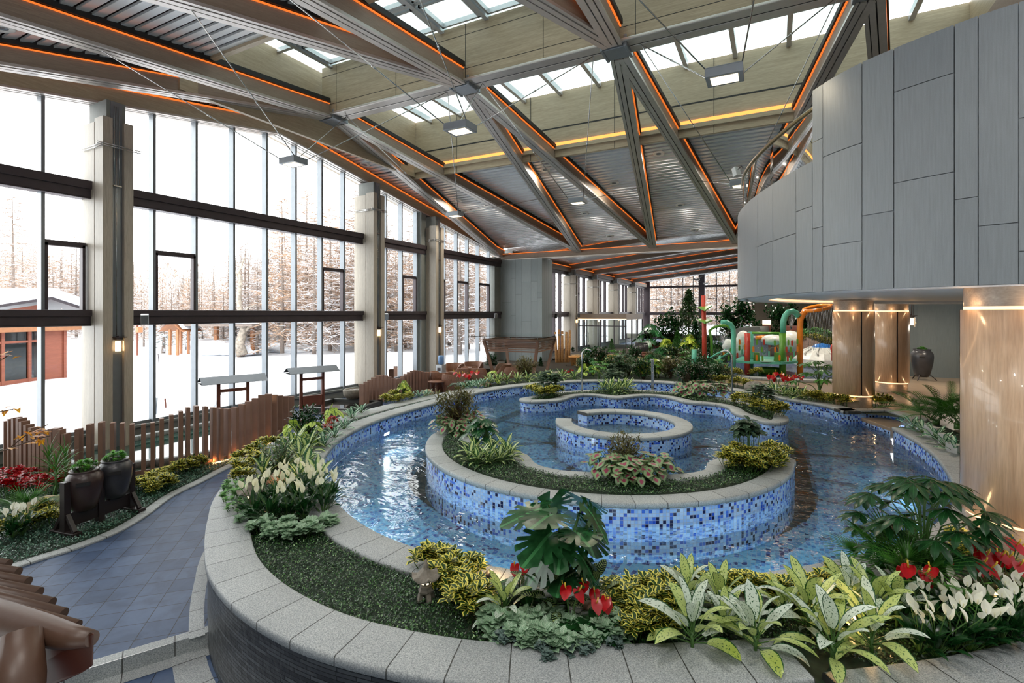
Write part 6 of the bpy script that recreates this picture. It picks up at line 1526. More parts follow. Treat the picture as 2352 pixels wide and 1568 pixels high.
# ---- birch poles, garden lamp, tub pool
M['birch'] = plain('tan_pole_bark', srgb(176, 132, 84), .7, 0, .35, 14)
for i, (px, tp) in enumerate([(1279, 762), (1285, 757), (1291, 760), (1299, 762), (1305, 758)]):
    p = D(px, 838, 29); r = empty('bare_pole', (p.x, p.y, .3)); tag(r, 'bare tan tree pole by the far window, %s from the grey wall' % ORD[i], 'pole', 'bare tree poles'); mb = MB(); h = HC+(718-tp)/FPX*29-.3; mb.tube([(0, 0, 0), (.03*(i-2), .02, h*.5), (.05*(i-2), 0, h)], [.09, .08, .07], 9); mb.build('trunk', M['birch'], r)
M['tub_wood'] = wood('pale_pine_tub', srgb(196, 160, 112), srgb(218, 184, 138), 0, .8)
c4 = [G(1345, 857, .3), G(1432, 862, .3), G(1512, 832, .62), G(1440, 826, .62)]
ct = Vector((-8.0, 26.2, 0)); r = empty('wooden_hot_tub', ct, math.radians(28)); tag(r, 'long rectangular pine hot tub with greenish water beyond the pool', 'hot tub')
for (a_, b_) in (((-1.7, -1.15), (1.7, -1.0)), ((-1.7, 1.0), (1.7, 1.15)), ((-1.7, -1.15), (-1.55, 1.15)), ((1.55, -1.15), (1.7, 1.15))): mb = MB(); mb.box2((*a_, .5), (*b_, .98)); mb.build('side', M['tub_wood'], r, bevel=.01)
mb = MB(); mb.quad((-1.6, -1.05, .86), (1.6, -1.05, .86), (1.6, 1.05, .86), (-1.6, 1.05, .86)); mb.build('water', plain('green_tub_water', srgb(150, 160, 96), .06), r)
lg = None
for i, (x, y) in enumerate([(1.95, -1.0), (2.15, -.2), (2.1, .7)]):
    p = Matrix.Rotation(math.radians(28), 4, 'Z') @ Vector((x, y, 0))+ct; r = empty('log_pile', (p.x, p.y, .5), .5); tag(r, 'short stack of brown half logs beside the pine hot tub, %s from the pool' % ORD[i], 'log pile', 'log piles by the hot tub')
    for k in range(6+i): mb = MB(); mb.tube([(-.28, 0, .08+k*.10), (.28, 0, .08+k*.10)], .06, 8); mb.build('log', M['frame_wood'], r)
# ---- glass vestibule in the far hall
r = empty('glass_vestibule', (-14.9, 39.2, 0)); tag(r, 'glass draught lobby with double doors along the far window wall', 'glass lobby')
mb = MB(); mb.box2((.1, -.1, 2.75), (4.6, 5.6, 3.2)); mb.build('canopy', M['beam_wood'], r); mb = MB(); mb.box2((.1, -.13, 2.76), (4.6, -.1, 2.80)); mb.build('light_strip', M['warm'], r)
mb = MB()
for x in (.15, 1.35, 2.5, 3.6, 4.55): mb.box2((x-.03, -.06, .3), (x+.03, .02, 2.75))
for y in (1.8, 3.7, 5.5): m3 = MB(); m3.box2((4.5, y-.04, .3), (4.6, y+.04, 2.75)); m3.build('post', M['metal_dk'], r)
mb.box2((.1, -.05, 2.2), (4.6, .02, 2.27)); mb.build('frame', M['metal_dk'], r)
mb = MB(); mb.quad((.1, 0, .3), (4.55, 0, .3), (4.55, 0, 2.75), (.1, 0, 2.75)); mb.quad((4.55, 0, .3), (4.55, 5.5, .3), (4.55, 5.5, 2.75), (4.55, 0, 2.75)); mb.build('glass', M['glass_green'], r)
for x in (1.2, 1.5): mb = MB(); mb.tube([(x, -.08, .9), (x, -.08, 1.7)], .02, 6); mb.build('door_handle', M['chrome'], r)
# ---- grey planter blocks by the palms
M['block'] = plain('pale_concrete_block', srgb(166, 168, 166), .6, 0, .06)
for i, (px, py, h, s) in enumerate([(2122, 992, .2, .13), (2142, 1010, .28, .15), (2175, 1028, .26, .14), (2192, 1046, .22, .13)]):
    p = G(px, py, .70); mb = MB(); mb.box2((-s, -.06, 0), (s, .06, h)); o = mb.build('concrete_planter_block', M['block'], loc=p, bevel=.01, rz=-1.1); tag(o, 'pale concrete slab upright among the striped hostas, %s from the pool step' % ORD[i], 'planter block', 'concrete slabs by the palms')
# ================================================================ foreground roof of the tea pavilion
M['rooftile'] = plain('brown_glazed_roof_tile', srgb(72, 50, 38), .45, 0, .12, 5, .1); M['rooftile_dk'] = plain('red_brown_fascia', srgb(60, 24, 12), .45, 0, .15, 5)
r = empty('tiled_roof', (-4.2, 1.2, 1.6)); tag(r, 'corner of a brown glazed tile roof with rolled ridge, closest to the viewer', 'roof')
def loc_(px, py, d): return D(px, py, d)-Vector((-4.2, 1.2, 1.6))
ends = [(-8, 1272), (22, 1290), (44, 1308), (66, 1330), (92, 1354), (120, 1378), (147, 1402), (178, 1430), (210, 1456)]
mb = MB(); fa = []; fb = []
for i, (px, py) in enumerate(ends):
    d = 2.9-.155*i; rr_ = (9.0+1.0*i)/FPX*d; e = loc_(px-2, py+4+i, d); s_ = loc_(px-420, py-38-9*i, d+.02); m2 = MB()
    m2.tube([tuple(s_), tuple(e)], rr_, 16); m2.build('tile_roll', M['rooftile'], r); dn = Vector((0, 0, -rr_*.75)); fa.append(s_+dn); fb.append(e+dn-(e-s_).normalized()*.03)
mb.strip(fa, fb); mb.strip([p+Vector((0, 0, -.03)) for p in fa], [p+Vector((0, 0, -.03)) for p in fb]); mb.strip(fb, [p+Vector((0, 0, -.03)) for p in fb]); mb.build('tile_pan', M['rooftile_dk'], r)
def taper(name, pts, rad, mat): m2 = MB(); m2.tube([tuple(p) for p in pts], rad, 20); return m2.build(name, mat, r)
taper('ridge_roll', [loc_(-90, 1402, 1.72), loc_(0, 1424, 1.66), loc_(90, 1446, 1.6), loc_(165, 1463, 1.55), loc_(212, 1466, 1.53)], [.056, .054, .046, .034, .022], M['rooftile'])
mb = MB(); P0 = [loc_(-90, 1425, 1.62), loc_(60, 1462, 1.58), loc_(160, 1482, 1.53), loc_(216, 1452, 1.52), loc_(214, 1528, 1.52), loc_(188, 1545, 1.52), loc_(120, 1575, 1.54), loc_(-90, 1640, 1.6)]
n = len(P0); ex = ray(110, 1500)*.35; mb.v += [tuple(p) for p in P0]+[tuple(p+ex) for p in P0]; mb.face(range(n)); mb.face([n+i for i in range(n)][::-1])
for i in range(n): j = (i+1) % n; mb.face((i, n+i, n+j, j))
mb.build('fascia', M['rooftile_dk'], r, bevel=.004)
taper('under_roll', [loc_(48, 1455, 1.52), loc_(42, 1560, 1.46), loc_(30, 1680, 1.42)], [.05, .062, .065], M['rooftile'])
mb = MB(); mb.box2((-2.2, -1.6, -1.75), (-1.95, -1.35, -.1)); mb.build('pavilion_post', M['frame_wood'], r)
# ---- orange maple twig hanging in at the left
r = empty('maple_branch', D(-60, 1000, 5.5)); tag(r, 'thin branch with orange maple leaves reaching in at the picture edge', 'branch'); o_ = D(-60, 1000, 5.5); st = MB(); mb = MB(); rr = R_(5)
for path, n in (([(-60, 1060), (20, 1030), (70, 990), (110, 975)], 16), ([(-60, 960), (0, 945), (30, 940)], 5), ([(-60, 850), (5, 825), (25, 812)], 6), ([(20, 1030), (70, 1012), (115, 1000)], 10)):
    P = [D(x, y, 5.5)-o_ for x, y in path]; st.tube([tuple(p) for p in P], .006, 5)
    for k in range(n): a = P[-2].lerp(P[-1], rr.random()) if rr.random() < .6 else P[1].lerp(P[2], rr.random()); disc_leaf(mb, a+Vector((rr.gauss(0, .03), rr.gauss(0, .03), rr.gauss(0, .03))), rr.uniform(-3, 3), rr.uniform(-1, .3), .052, maple_fn, 20, .1, .2)
mb.build('leaves', L['orange'], r); st.build('twig', L['bark'], r)

# ---- underwater lamps
POOL_W = 13
for (x, y, az) in [(-5.6, 5.45, .9), (-4.2, 4.75, 1.2), (-2.6, 4.62, 1.5), (-1.0, 5.1, 1.9), (.4, 6.25, 2.2), (1.7, 8.1, 2.7), (-2.4, 8.05, 1.6), (-4.4, 8.6, 1.2), (-3.2, 13.0, 1.6), (2.2, 11, 3.0), (-8.3, 9.4, .2)]:
    area_light('pool_lamp_glow', (x, y, .22), .22, POOL_W, (.85, 1, .96), (PI/2, 0, az-PI/2))
for i, (px, py) in enumerate([(1290, 640), (1500, 620), (1400, 600)]):
    pass
for i, (x, y, z, p) in enumerate([(-8, 33, 6.6, 130), (-9, 40, 6.8, 170), (-6, 48, 6.9, 170), (-3, 30, 7.2, 200), (1, 26, 7.0, 220), (-1, 36, 7.3, 200), (-9, 56, 6.8, 150)]):
    area_light('hall_fill_light', (x, y, z), .5, p, (1, .92, .8))  # added fill lights that brighten the deep hall, no fixtures modelled
area_light('cove_and_fill_light', (3.5, 22, 3.5), .3, 25, (1, .75, .5)); area_light('cove_and_fill_light', (5.6, 22.5, 3.5), .3, 70, (1, .88, .72)); area_light('cove_and_fill_light', (3.2, 12.5, 3.5), .3, 25, (1, .8, .55))  # the middle one is an added fill to lift the right wall

for i, (x, y) in enumerate([(-6, 1.5), (-1, 1.0), (3.5, 2.5), (-6, -2.2), (0, -2.2), (3.5, 6.0)]):
    area_light('near_fill_light', (x, y, zb(y)+.3 if i < 5 else 9.0), .5, 125, (1, .96, .9))  # fill lights added overhead, out of view, to brighten the front beds
mb = MB(); mb.box2((-15, 22.2, -.05), (-9.31, 28, .45)); tag(mb.build('floor_raised_garden', M['dirt']), kind='structure')
# ================================================================ splash play area
def K(x, y, d=20.8): return D(1550+x/5.88, 680+y/5.88, d)
PC = {k: plain('play_'+k, srgb(*c), .3) for k, c in dict(teal=(96, 184, 160), red=(196, 70, 56), green=(104, 168, 60), orange=(236, 138, 40), blue=(50, 120, 200), white=(226, 226, 220), yellow=(236, 176, 40)).items()}
r0 = K(1200, 1060); PO = Vector((r0.x, r0.y, .70)); r = empty('splash_play_frame', PO); tag(r, 'colourful water play frame with clear panels standing in the splash pool', 'play frame')
def kt(name, pts, rad, mat, d=20.8, n=10, par=None):
    mb = MB(); P = [(K(p[0], p[1], p[2] if len(p) > 2 else d)-PO) for p in pts]; mb.tube([tuple(p) for p in P], rad, n); return mb.build(name, mat, par or r)
kt('post', [(400, 980, 22), (398, 500, 22), (385, -10, 22)], [.10, .10, .09], PC['red'])
for (a, b, w) in (((315, 160), (500, 140), 45), ((310, 325), (500, 335), 48)):
    mb = MB(); p = K(*a, 22)-PO; q = K(*b, 22)-PO; m = K((a[0]+b[0])/2, a[1]+w, 21.2)-PO; m2 = K((a[0]+b[0])/2+20, a[1]-14, 22.6)-PO
    n = len(mb.v); mb.v += [tuple(x+Vector((0, 0, z))) for z in (0, .06) for x in (p, m, q, m2)]; mb.face((n+3, n+2, n+1, n)); mb.face((n+4, n+5, n+6, n+7))
    for i in range(4): j = (i+1) % 4; mb.face((n+i, n+j, n+4+j, n+4+i))
    mb.build('leaf_blade', PC['green'], r)
kt('arch', [(790, 1040), (792, 700), (795, 520), (785, 430), (745, 375), (690, 350), (630, 350)], .10, PC['teal'])
kt('arch', [(500, 800, 22), (492, 560, 22), (465, 470, 22), (520, 425, 22), (600, 400, 22), (700, 400, 22), (745, 440, 22)], .06, PC['green'])
kt('post', [(980, 1055), (980, 495)], .115, PC['red']); kt('post', [(1025, 1060, 21.6), (1025, 480, 21.6)], .11, PC['teal'])
kt('post', [(1455, 1075), (1455, 500)], .13, PC['green']); kt('arch', [(1462, 500), (1465, 340), (1490, 265), (1535, 215), (1590, 205), (1640, 230), (1670, 270)], .12, PC['teal'])
kt('handrail', [(1045, 495, 21.4), (1440, 500, 21)], .05, PC['green'])
kt('post', [(1690, 1080), (1690, 400), (1695, 310), (1730, 240), (1765, 205)], .12, PC['orange'])
ring = [(1930+190*math.cos(t), 160-30*math.sin(t)-30*math.cos(t), 21.5+1.2*math.sin(t)) for t in [2*PI*k/24 for k in range(24)]]
mb = MB(); mb.tube([tuple(K(*p)-PO) for p in ring], .075, 10, closed=True); mb.build('ring', PC['orange'], r)
mb = MB(); dk = [K(800, 885, 21.2), K(1000, 925, 20.6), K(1440, 945, 20.3), K(1690, 915, 20.8), K(1500, 880, 23), K(900, 870, 23)]; n = len(dk)
zdk = 1.22; P = [Vector((p.x-PO.x, p.y-PO.y, zdk-PO.z)) for p in dk]; mb.v += [tuple(p) for p in P]+[tuple(p+Vector((0, 0, .09))) for p in P]; mb.face(range(n)[::-1]); mb.face([n+i for i in range(n)])
for i in range(n): j = (i+1) % n; mb.face((i, j, n+j, n+i))
mb.build('deck', PC['teal'], r)
kt('post', [(260, 965, 22), (262, 720, 22)], .11, PC['teal']); kt('post', [(308, 970, 22), (308, 820, 22)], .04, PC['teal']); kt('post', [(445, 970, 21.5), (445, 800, 21.5)], .04, PC['teal']); kt('post', [(606, 1000, 21.2), (606, 800, 21.2)], .04, PC['teal'])
kt('handrail', [(450, 850, 21.5), (560, 780, 21.3), (690, 720, 21)], .035, PC['teal']); kt('handrail', [(520, 880, 21.5), (620, 830, 21.3), (750, 750, 21)], .035, PC['teal']); kt('post', [(1222, 1060, 21.4), (1222, 950, 21.4)], .10, PC['green'])
def panel(pts_b, tops, dots):
    """clear acrylic side panel with coloured ovals"""
    mb = MB(); P = [K(x, y, d)-PO for x, y, d in pts_b]; T = [Vector((p.x, p.y, zdk-.02+h-PO.z)) for p, h in zip(P, tops)]; B = [Vector((p.x, p.y, zdk+.06-PO.z)) for p in P]; mb.smooth = True; mb.strip(B, T); o = mb.build('clear_panel', M['acrylic'], r)
    for x, y, d, c in dots:
        m = MB(); q = K(x, y, d)-PO; q = q+Vector((sT, -cT, 0))*.03; R_x = Vector((cT, sT, 0)); nn = 14
        b = len(m.v); m.v += [tuple(q+R_x*.042*math.cos(2*PI*k/nn)+Vector((0, 0, (.075 if math.sin(2*PI*k/nn) > 0 else -.075)+.042*math.sin(2*PI*k/nn)))) for k in range(nn)]; m.face(range(b, b+nn)); m.build('coloured_oval', PC[c], o)
M['acrylic'] = glass_mat('milky_acrylic', (.86, .92, .92, 1), .12, 1.6, 1.5)
panel([(830, 880, 21.1), (880, 890, 21), (930, 905, 20.9), (975, 920, 20.7)], (1.0, 1.1, 1.12, 1.02), [(870, 620, 20.9, 'orange'), (905, 750, 20.9, 'teal'), (840, 800, 21, 'red'), (868, 700, 21, 'green'), (940, 690, 20.8, 'orange')])
panel([(1035, 925, 20.6), (1150, 935, 20.5), (1260, 940, 20.4), (1350, 942, 20.4), (1430, 945, 20.3)], (1.05, .98, 1.0, 1.08, .92), [(1105, 620, 20.5, 'green'), (1200, 620, 20.4, 'red'), (1345, 630, 20.3, 'green'), (1058, 715, 20.5, 'orange'), (1170, 720, 20.4, 'green'), (1350, 720, 20.3, 'orange'), (1268, 775, 20.3, 'teal'), (1100, 830, 20.5, 'orange'), (1180, 835, 20.4, 'green'), (1410, 830, 20.3, 'orange')])
panel([(1480, 945, 20.3), (1540, 940, 20.4), (1610, 930, 20.6), (1670, 918, 20.8)], (1.08, 1.12, .98, 1.0), [(1528, 625, 20.3, 'green'), (1578, 630, 20.4, 'red'), (1650, 610, 20.6, 'green'), (1503, 720, 20.3, 'red'), (1560, 722, 20.4, 'green'), (1605, 780, 20.5, 'teal'), (1650, 715, 20.6, 'orange'), (1520, 845, 20.3, 'red'), (1565, 835, 20.4, 'green')])
panel([(640, 960, 21.4), (690, 945, 21.3), (740, 920, 21.2), (775, 900, 21.2)], (.75, 1.05, 1.12, .9), [(655, 760, 21.3, 'orange'), (750, 740, 21.1, 'green'), (632, 900, 21.3, 'teal'), (725, 835, 21.2, 'green'), (670, 965, 21.3, 'red')])
mb = MB()
for k in range(5): mb.box(K(700-12*k, 985, 21.4)-PO+Vector((0, 0, -.05*k)), (.5, .3, .03))
mb.build('step', PC['teal'], r)
for x in (1105, 1380): mb = MB(); mb.box(K(x, 830, 21)-PO, (.26, .26, .45), None, .75); mb.build('spray_block', PC['green'], r)
mb = MB(); mb.smooth = True; c = K(1260, 985, 21.4)-PO; mb.lathe([(.5, .06), (.46, -.12), (.2, -.26), (0, -.28)], 20, c=c); mb.build('tipping_bowl', PC['green'], r)
# slide behind with white cushion shapes
r2 = empty('splash_slide', PO+Vector((.2, 2.6, 0))); tag(r2, 'white and orange slide arch behind the clear play panels', 'slide'); mb = MB(); o2 = PO+Vector((.2, 2.6, 0))
mb.tube([tuple(K(x, y, 23.5)-o2) for x, y in ((1100, 565), (1180, 558), (1260, 560), (1330, 580), (1380, 630), (1420, 700), (1440, 780))], .10, 8); mb.build('rail', PC['orange'], r2)
for x, y, a, b in ((925, 575, .30, .38), (870, 690, .25, .5), (720, 665, .28, .3), (1320, 590, .5, .25), (1520, 570, .25, .3), (1560, 610, .5, .5)):
    mb = MB(); q = K(x, y, 23.3)-o2; mb.smooth = True; mb.lathe([(a*math.sin(PI*k/8), -b*math.cos(PI*k/8)) for k in range(9)], 16, c=q); mb.build('foam_shape', PC['white'], r2)
# jets
M['jet'] = glass_mat('water_jet', (.9, .95, 1, 1), .1, 1.9, 2.5); mb = MB(); rr = R_(3)
for (cx, cy, sx, sy, nj, sp) in ((630, 680, 0, -1, 16, 110), (1590, 450, 0, -1, 9, 70)):
    for j in range(nj):
        f = (j/(nj-1)-.5)*2; pts = [(cx+f*sp*t*1.2+(-20 if cx > 1000 else 0), cy-(250 if cx < 1000 else 230)*(t-.1*t*t*abs(f)), 21.6) for t in (0, .25, .5, .75, 1)]; mb.tube([tuple(K(*p)) for p in pts], .008, 4)
for j in range(20):
    x = 1770+j*19; y0 = 205-(j*5); mb.tube([tuple(K(x+4*i+j, y0+i*(28+rr.random()*3)*(1+i*.06), 21+.8*math.sin(j))) for i in range(0, 12)], .008, 4)
for j in range(9): f = (j-4)/4; mb.tube([tuple(K(1200+f*150*t, 790-190*t+90*t*t, 21.6)) for t in (0, .3, .6, .9, 1.1)], .008, 4)
tag(mb.build('water_jets', M['jet']), 'thin arching water jets over the splash pool', 'water jets', kind='stuff')
# spray dome, hoop, kerb wall, yellow duck
p = K(1990, 830, 24); r = empty('spray_dome', (p.x, p.y, .72)); tag(r, 'white spray dome with blue cap in the splash pool', 'spray dome'); mb = MB(); mb.lathe([(1.25, .12), (1.2, .4), (.9, .68), (.5, .92), (.42, .95)], 12, smooth=False); mb.build('dome', PC['white'], r); mb = MB(); mb.lathe([(.46, .92), (.3, 1.08), (0, 1.14)], 16); mb.build('cap', PC['blue'], r)
mb = MB()
for k in range(10): a = 2*PI*k/10; mb.tube([(.5*math.cos(a), .5*math.sin(a), .93), (.85*math.cos(a), .85*math.sin(a), .75), (1.0*math.cos(a+.08), 1.0*math.sin(a+.08), .64)], .04, 6)
mb.build('rib', PC['white'], r)
p = K(2135, 850, 22.5); r = empty('play_hoop', (p.x, p.y, .7)); tag(r, 'bent red tube hoop beside the white spray dome', 'play hoop'); mb = MB(); mb.tube([tuple(K(x, y, 22.5)-Vector((p.x, p.y, .7))) for x, y in ((2130, 870), (2130, 760), (2112, 700), (2125, 665), (2160, 650), (2190, 655))], .05, 8); mb.build('tube', PC['red'], r)
p = D(2003, 812, 23); r = empty('yellow_float', (p.x, p.y, .7)); tag(r, 'yellow play boat seen between the two slim columns', 'play boat'); mb = MB(); mb.lathe([(0, 0), (.45, .0), (.6, .3), (.5, .75), (.35, .8), (.3, .95), (0, 1.15)], 16); mb.build('body', PC['yellow'], r); mb = MB(); mb.lathe([(0, 0), (.07, 0), (.07, .06), (0, .06)], 10, c=(-.35, -.35, .85)); mb.build('knob', PC['blue'], r)
p = K(1830, 745, 26); mb = MB(); q = [K(1720, 500, 27), K(1720, 740, 27), K(1960, 800, 25), K(1960, 700, 25)]; n = 4; v = [tuple(a) for a in q]+[tuple(a+Vector((.3, .5, 0))) for a in q]; mb.v += v; mb.face((0, 1, 2, 3)); mb.face((7, 6, 5, 4))
for i in range(4): j = (i+1) % 4; mb.face((i, 4+i, 4+j, j))
tag(mb.build('pebble_ramp', plain('pebble_render', srgb(150, 126, 112), .8, 0, .3, 20, .5)), 'pebble-faced ramp wall rising behind the splash pool', 'ramp wall')
# dark cave canopy and garden boxes behind
p = K(1000, 560, 27); r = empty('cave_canopy', (p.x, p.y, .6)); tag(r, 'dark grey curved canopy wall behind the play frame', 'canopy'); o2 = Vector((p.x, p.y, .6)); mb = MB(); ln = [K(800, 560, 26)-o2, K(800, 470, 26)-o2, K(830, 435, 26.4)-o2, K(900, 420, 27)-o2, K(1150, 415, 28)-o2, K(1170, 520, 28)-o2]
mb.smooth = True; mb.strip(ln, [q+Vector((.4, 2.2, 0)) for q in ln]); mb.strip([Vector((q.x, q.y, 0)) for q in ln], ln); mb.build('shell', M['grey_paint'], r)
p = K(1570, 560, 28); r = empty('brown_planter_box', (p.x, p.y, .6)); tag(r, 'red-brown panelled planter box behind the teal arch', 'planter box'); mb = MB(); h = HC-(748-718)/FPX*28-.6; mb.box2((-.4, -.4, 0), (.42, .4, h)); mb.build('body', plain('red_brown_panel', srgb(112, 62, 52), .5), r, bevel=.02); mb = MB(); mb.box2((-.28, -.42, .2), (.3, -.4, h-.15)); mb.build('raised_panel', M['frame_wood'], r)
p = K(1240, 440, 30); r = empty('wood_post_lamp', (p.x, p.y, .6)); tag(r, 'timber post lamp with lit top behind the play frame', 'post lamp'); mb = MB(); mb.box2((-.22, -.22, 0), (.22, .22, 2.0)); mb.build('post', M['frame_wood'], r); mb = MB(); mb.box2((-.22, -.22, 2.0), (.22, .22, 2.25)); mb.build('lamp', M['warm'], r)
p = K(1140, 490, 26.5); r = empty('stone_round_tub', (p.x, p.y, .6)); tag(r, 'round stone plinth tub behind the play frame', 'stone tub'); mb = MB(); mb.lathe([(.42, 0), (.42, 1.35), (.5, 1.36), (.5, 1.46), (.4, 1.46), (.38, 1.38), (0, 1.38)], 20); mb.build('body', M['granite'], r)
# round grey spa tubs and pots in the far garden
for i, (px, py, d, R) in enumerate([(1497, 806, 33, .95), (1515, 790, 38, 1.0), (1490, 828, 28, .8)]):
    q = D(px, py, d); r = empty('round_spa_tub', (q.x, q.y, .5)); tag(r, ('round grey spa tub in the far garden, nearest the dark urn', 'round grey spa tub farthest back in the garden', 'round grey bowl table before the spa tubs')[i], 'spa tub'); h = q.z-.5; mb = MB(); mb.lathe([(R*.5, 0), (R*.75, h*.7), (R, h), (R*1.05, h+.06), (R*.9, h+.06), (R*.85, h-.06), (0, h-.06)], 28); mb.build('bowl', M['metal_grey'] if i < 2 else M['grey_paint'], r)
q = D(1472, 826, 27.5); urn((q.x, q.y, .5), M['urn2'], 'tall dark urn beside the glass lobby garden', 'potplant', 'green plant in the tall dark urn by the lobby', 1.15, .42, False)
q = D(1324, 838, 26.5); r = empty('clay_pot', (q.x, q.y, .45)); tag(r, 'terracotta pot beside the bare tree poles', 'pot'); mb = MB(); mb.lathe([(0, 0), (.25, 0), (.38, .5), (.42, .5), (.42, .58), (.34, .56), (0, .5)], 20); mb.build('body', plain('terracotta', srgb(196, 140, 78), .7), r)
# far garden planting
KIND['bigtree'] = k_bush('indoor_ficus_tree', 'dark', 3.0, 2.3, 2200, .22, .12, 'tree', 2, 201, base=.28, shape='oval', nb=70)
KIND['conetree'] = k_bush('conical_indoor_tree', 'smallc', 3.6, 2.1, 10, .2, .1, 'tree', 1, 205) if False else None
def cone_tree(seed, mat):
    r = R_(seed); mb = MB(); st = MB(); st.tube([(0, 0, 0), (0, 0, 3.4)], [.06, .02], 6)
    for i in range(2200):
        z = 3.6*(1-r.random()**.55*.0-r.random()**1.0); z = max(.3, z); R = (3.75-z)*.36*r.random()**.5; a = r.uniform(0, 6.28); blade(mb, (R*math.cos(a), R*math.sin(a), z), r.uniform(0, 6.28), r.uniform(-.4, .8), .24, .10, .3, 2, .2, 'oval')
    return thing_plant('conical_indoor_tree', [('foliage', mb, L[mat]), ('branch', st, L['bark'])], cat='tree')
KIND['conetree'] = [cone_tree(301, 'azalea')]; KIND['conedark'] = [cone_tree(302, 'dark')]
KIND['thuja'] = [cone_tree(303, 'mid')]
def far(kind, px, top, d, lab, hk, base=.6, group=None):
    q = D(px, 800, d); h = HC+(718-top)/FPX*d-base; put_plant(kind, (q.x, q.y, base), lab, h/hk, group=group)
far('bigtree', 1540, 708, 34, 'bright leafy indoor tree between the glass lobby and the tall dark tree', 3.0)
far('conetree', 1582, 676, 33, 'tall pointed dark indoor tree in front of the end windows', 3.6)
far('bigtree', 1695, 692, 31, 'round-headed ficus tree behind the teal arches', 3.0); far('bigtree', 1797, 694, 31, 'dark ficus tree before the slatted wall', 3.0)
far('conedark', 1598, 745, 30, 'dense green shrub left of the red play pole', 3.6); far('thuja', 1556, 762, 31, 'mid-green shrub under the tall pointed tree', 3.6); far('bigtree', 1625, 770, 29, 'dense bush right behind the red play pole', 3.0); far('conedark', 1848, 735, 30, 'tall dark shrub under the orange ring', 3.6)
far('monst_s', 1494, 748, 33, 'banana-like broad-leaved plant beside the end wall', .5); far('thuja', 1405, 778, 34, 'green fir-like plant in front of the glass lobby', 3.6); far('thuja', 1432, 800, 32, 'small fir-like plant at the lobby corner', 3.6)
far('bigtree', 1316, 797, 29, 'leafy shrub in the terracotta pot', 3.0, 1.0); far('bigtree', 1130, 815, 27.5, 'leafy shrub at the left back corner under the pergola', 3.0, 0); far('conedark', 1165, 822, 26, 'twining dark plant behind the left pergola leg', 3.6, 0); far('conedark', 1242, 820, 27, 'twining dark plant behind the right pergola leg', 3.6, 0); far('areca', 1205, 822, 26, 'small palm under the pergola before the grey wall', 1.3, 0)
for i, (px, top, d, k, hk) in enumerate([(1340, 838, 25.5, 'smallbush', .6), (1300, 838, 26, 'smallbush', .6), (1455, 835, 24, 'fatsia_s', .62), (1470, 842, 22.5, 'smallbush', .6), (1495, 838, 22, 'hosta', .25), (1520, 818, 27, 'thuja', 3.6), (1545, 812, 27, 'smallbush', .6), (1570, 800, 28, 'thuja', 3.6), (1600, 806, 27, 'smallbush', .6), (1640, 800, 27, 'thuja', 3.6), (1520, 840, 22.5, 'croton', .58), (1558, 832, 23, 'croton', .58), (1590, 826, 23.5, 'smallbush', .6), (1425, 850, 22, 'hosta', .25), (1450, 855, 21.5, 'hosta', .25), (1660, 788, 28, 'smallbush', .6), (1530, 786, 31, 'monst_y', .62), (1585, 782, 30, 'monst_y', .62), (1645, 768, 30, 'areca', 1.3), (1505, 812, 29, 'thuja', 3.6)]):
    far(k, px, top, d, 'leafy plant in the deep far garden bed, %s of the mixed shrubs' % ORD[i], hk*.8, .55, 'mixed shrubs of the far garden')
for i in range(9): far('redp', 1480+i*9, 795-(i % 3)*3, 33, 'pink-red flowering plant behind the spa tubs, %s in line' % ORD[i], .34, .9, 'flowering plants behind the spa tubs')
for i in range(8): far('fresh', 1862+i*8, 752+i*1.5, 27, 'white-green bedding plant on the slope beneath the orange ring, %s in line' % ORD[i], .2, 1.75, 'bedding plants under the orange ring')
for i in range(7): far('yellow', 1862+i*9, 764+i*2, 26.6, 'yellow bedding plant on the slope beneath the orange ring, %s in line' % ORD[i], .27, 1.45, 'yellow bedding plants under the orange ring')
mb = MB(); q = D(1890, 790, 27.3); mb.box2((q.x-1.7, q.y, .6), (q.x+1.6, q.y+2, 1.75)); tag(mb.build('green_bank', plain('dark_green_bank', srgb(30, 62, 50), .8)), 'dark green bank under the bedding plants by the orange ring', 'bank')
# ================================================================ outdoors
M['snow'] = plain('snow', srgb(236, 239, 246), .7, 0, .02, .2)
import mathutils
mb = MB(); mb.smooth = True; nx, ny = 60, 70
def gx(i): return XW-.36-(i/nx)**1.8*130
def gy(j): return -40+j*3.6
for i in range(nx+1):
    for j in range(ny+1):
        x, y = gx(i), gy(j); f = min(1, (-x-15.3)/6); mb.v.append((x, y, .12+f*(.30*mathutils.noise.noise(Vector((x*.13, y*.13, 0)))+.12*mathutils.noise.noise(Vector((x*.5, y*.5, 3))))+max(0, (-x-45))*.03))
for i in range(nx):
    for j in range(ny): mb.face((i*(ny+1)+j, (i+1)*(ny+1)+j, (i+1)*(ny+1)+j+1, i*(ny+1)+j+1))
tag(mb.build('ground_snow', M['snow']), kind='structure')
mb = MB(); mb.quad((-80, 66.5, .2), (60, 66.5, .2), (60, 160, 4), (-80, 160, 4)); tag(mb.build('ground_snow_back', M['snow']), kind='structure')
M['larch'] = plain('larch_twigs', srgb(150, 132, 120), .9, 0, .15, 3); M['larch_o'] = plain('orange_larch_twigs', srgb(170, 140, 116), .9, 0, .15, 3); M['trunk'] = plain('larch_trunk', srgb(122, 110, 102), .9, 0, .2, 8); M['spr'] = plain('spruce_needles', srgb(70, 84, 74), .9, 0, .3, 3)
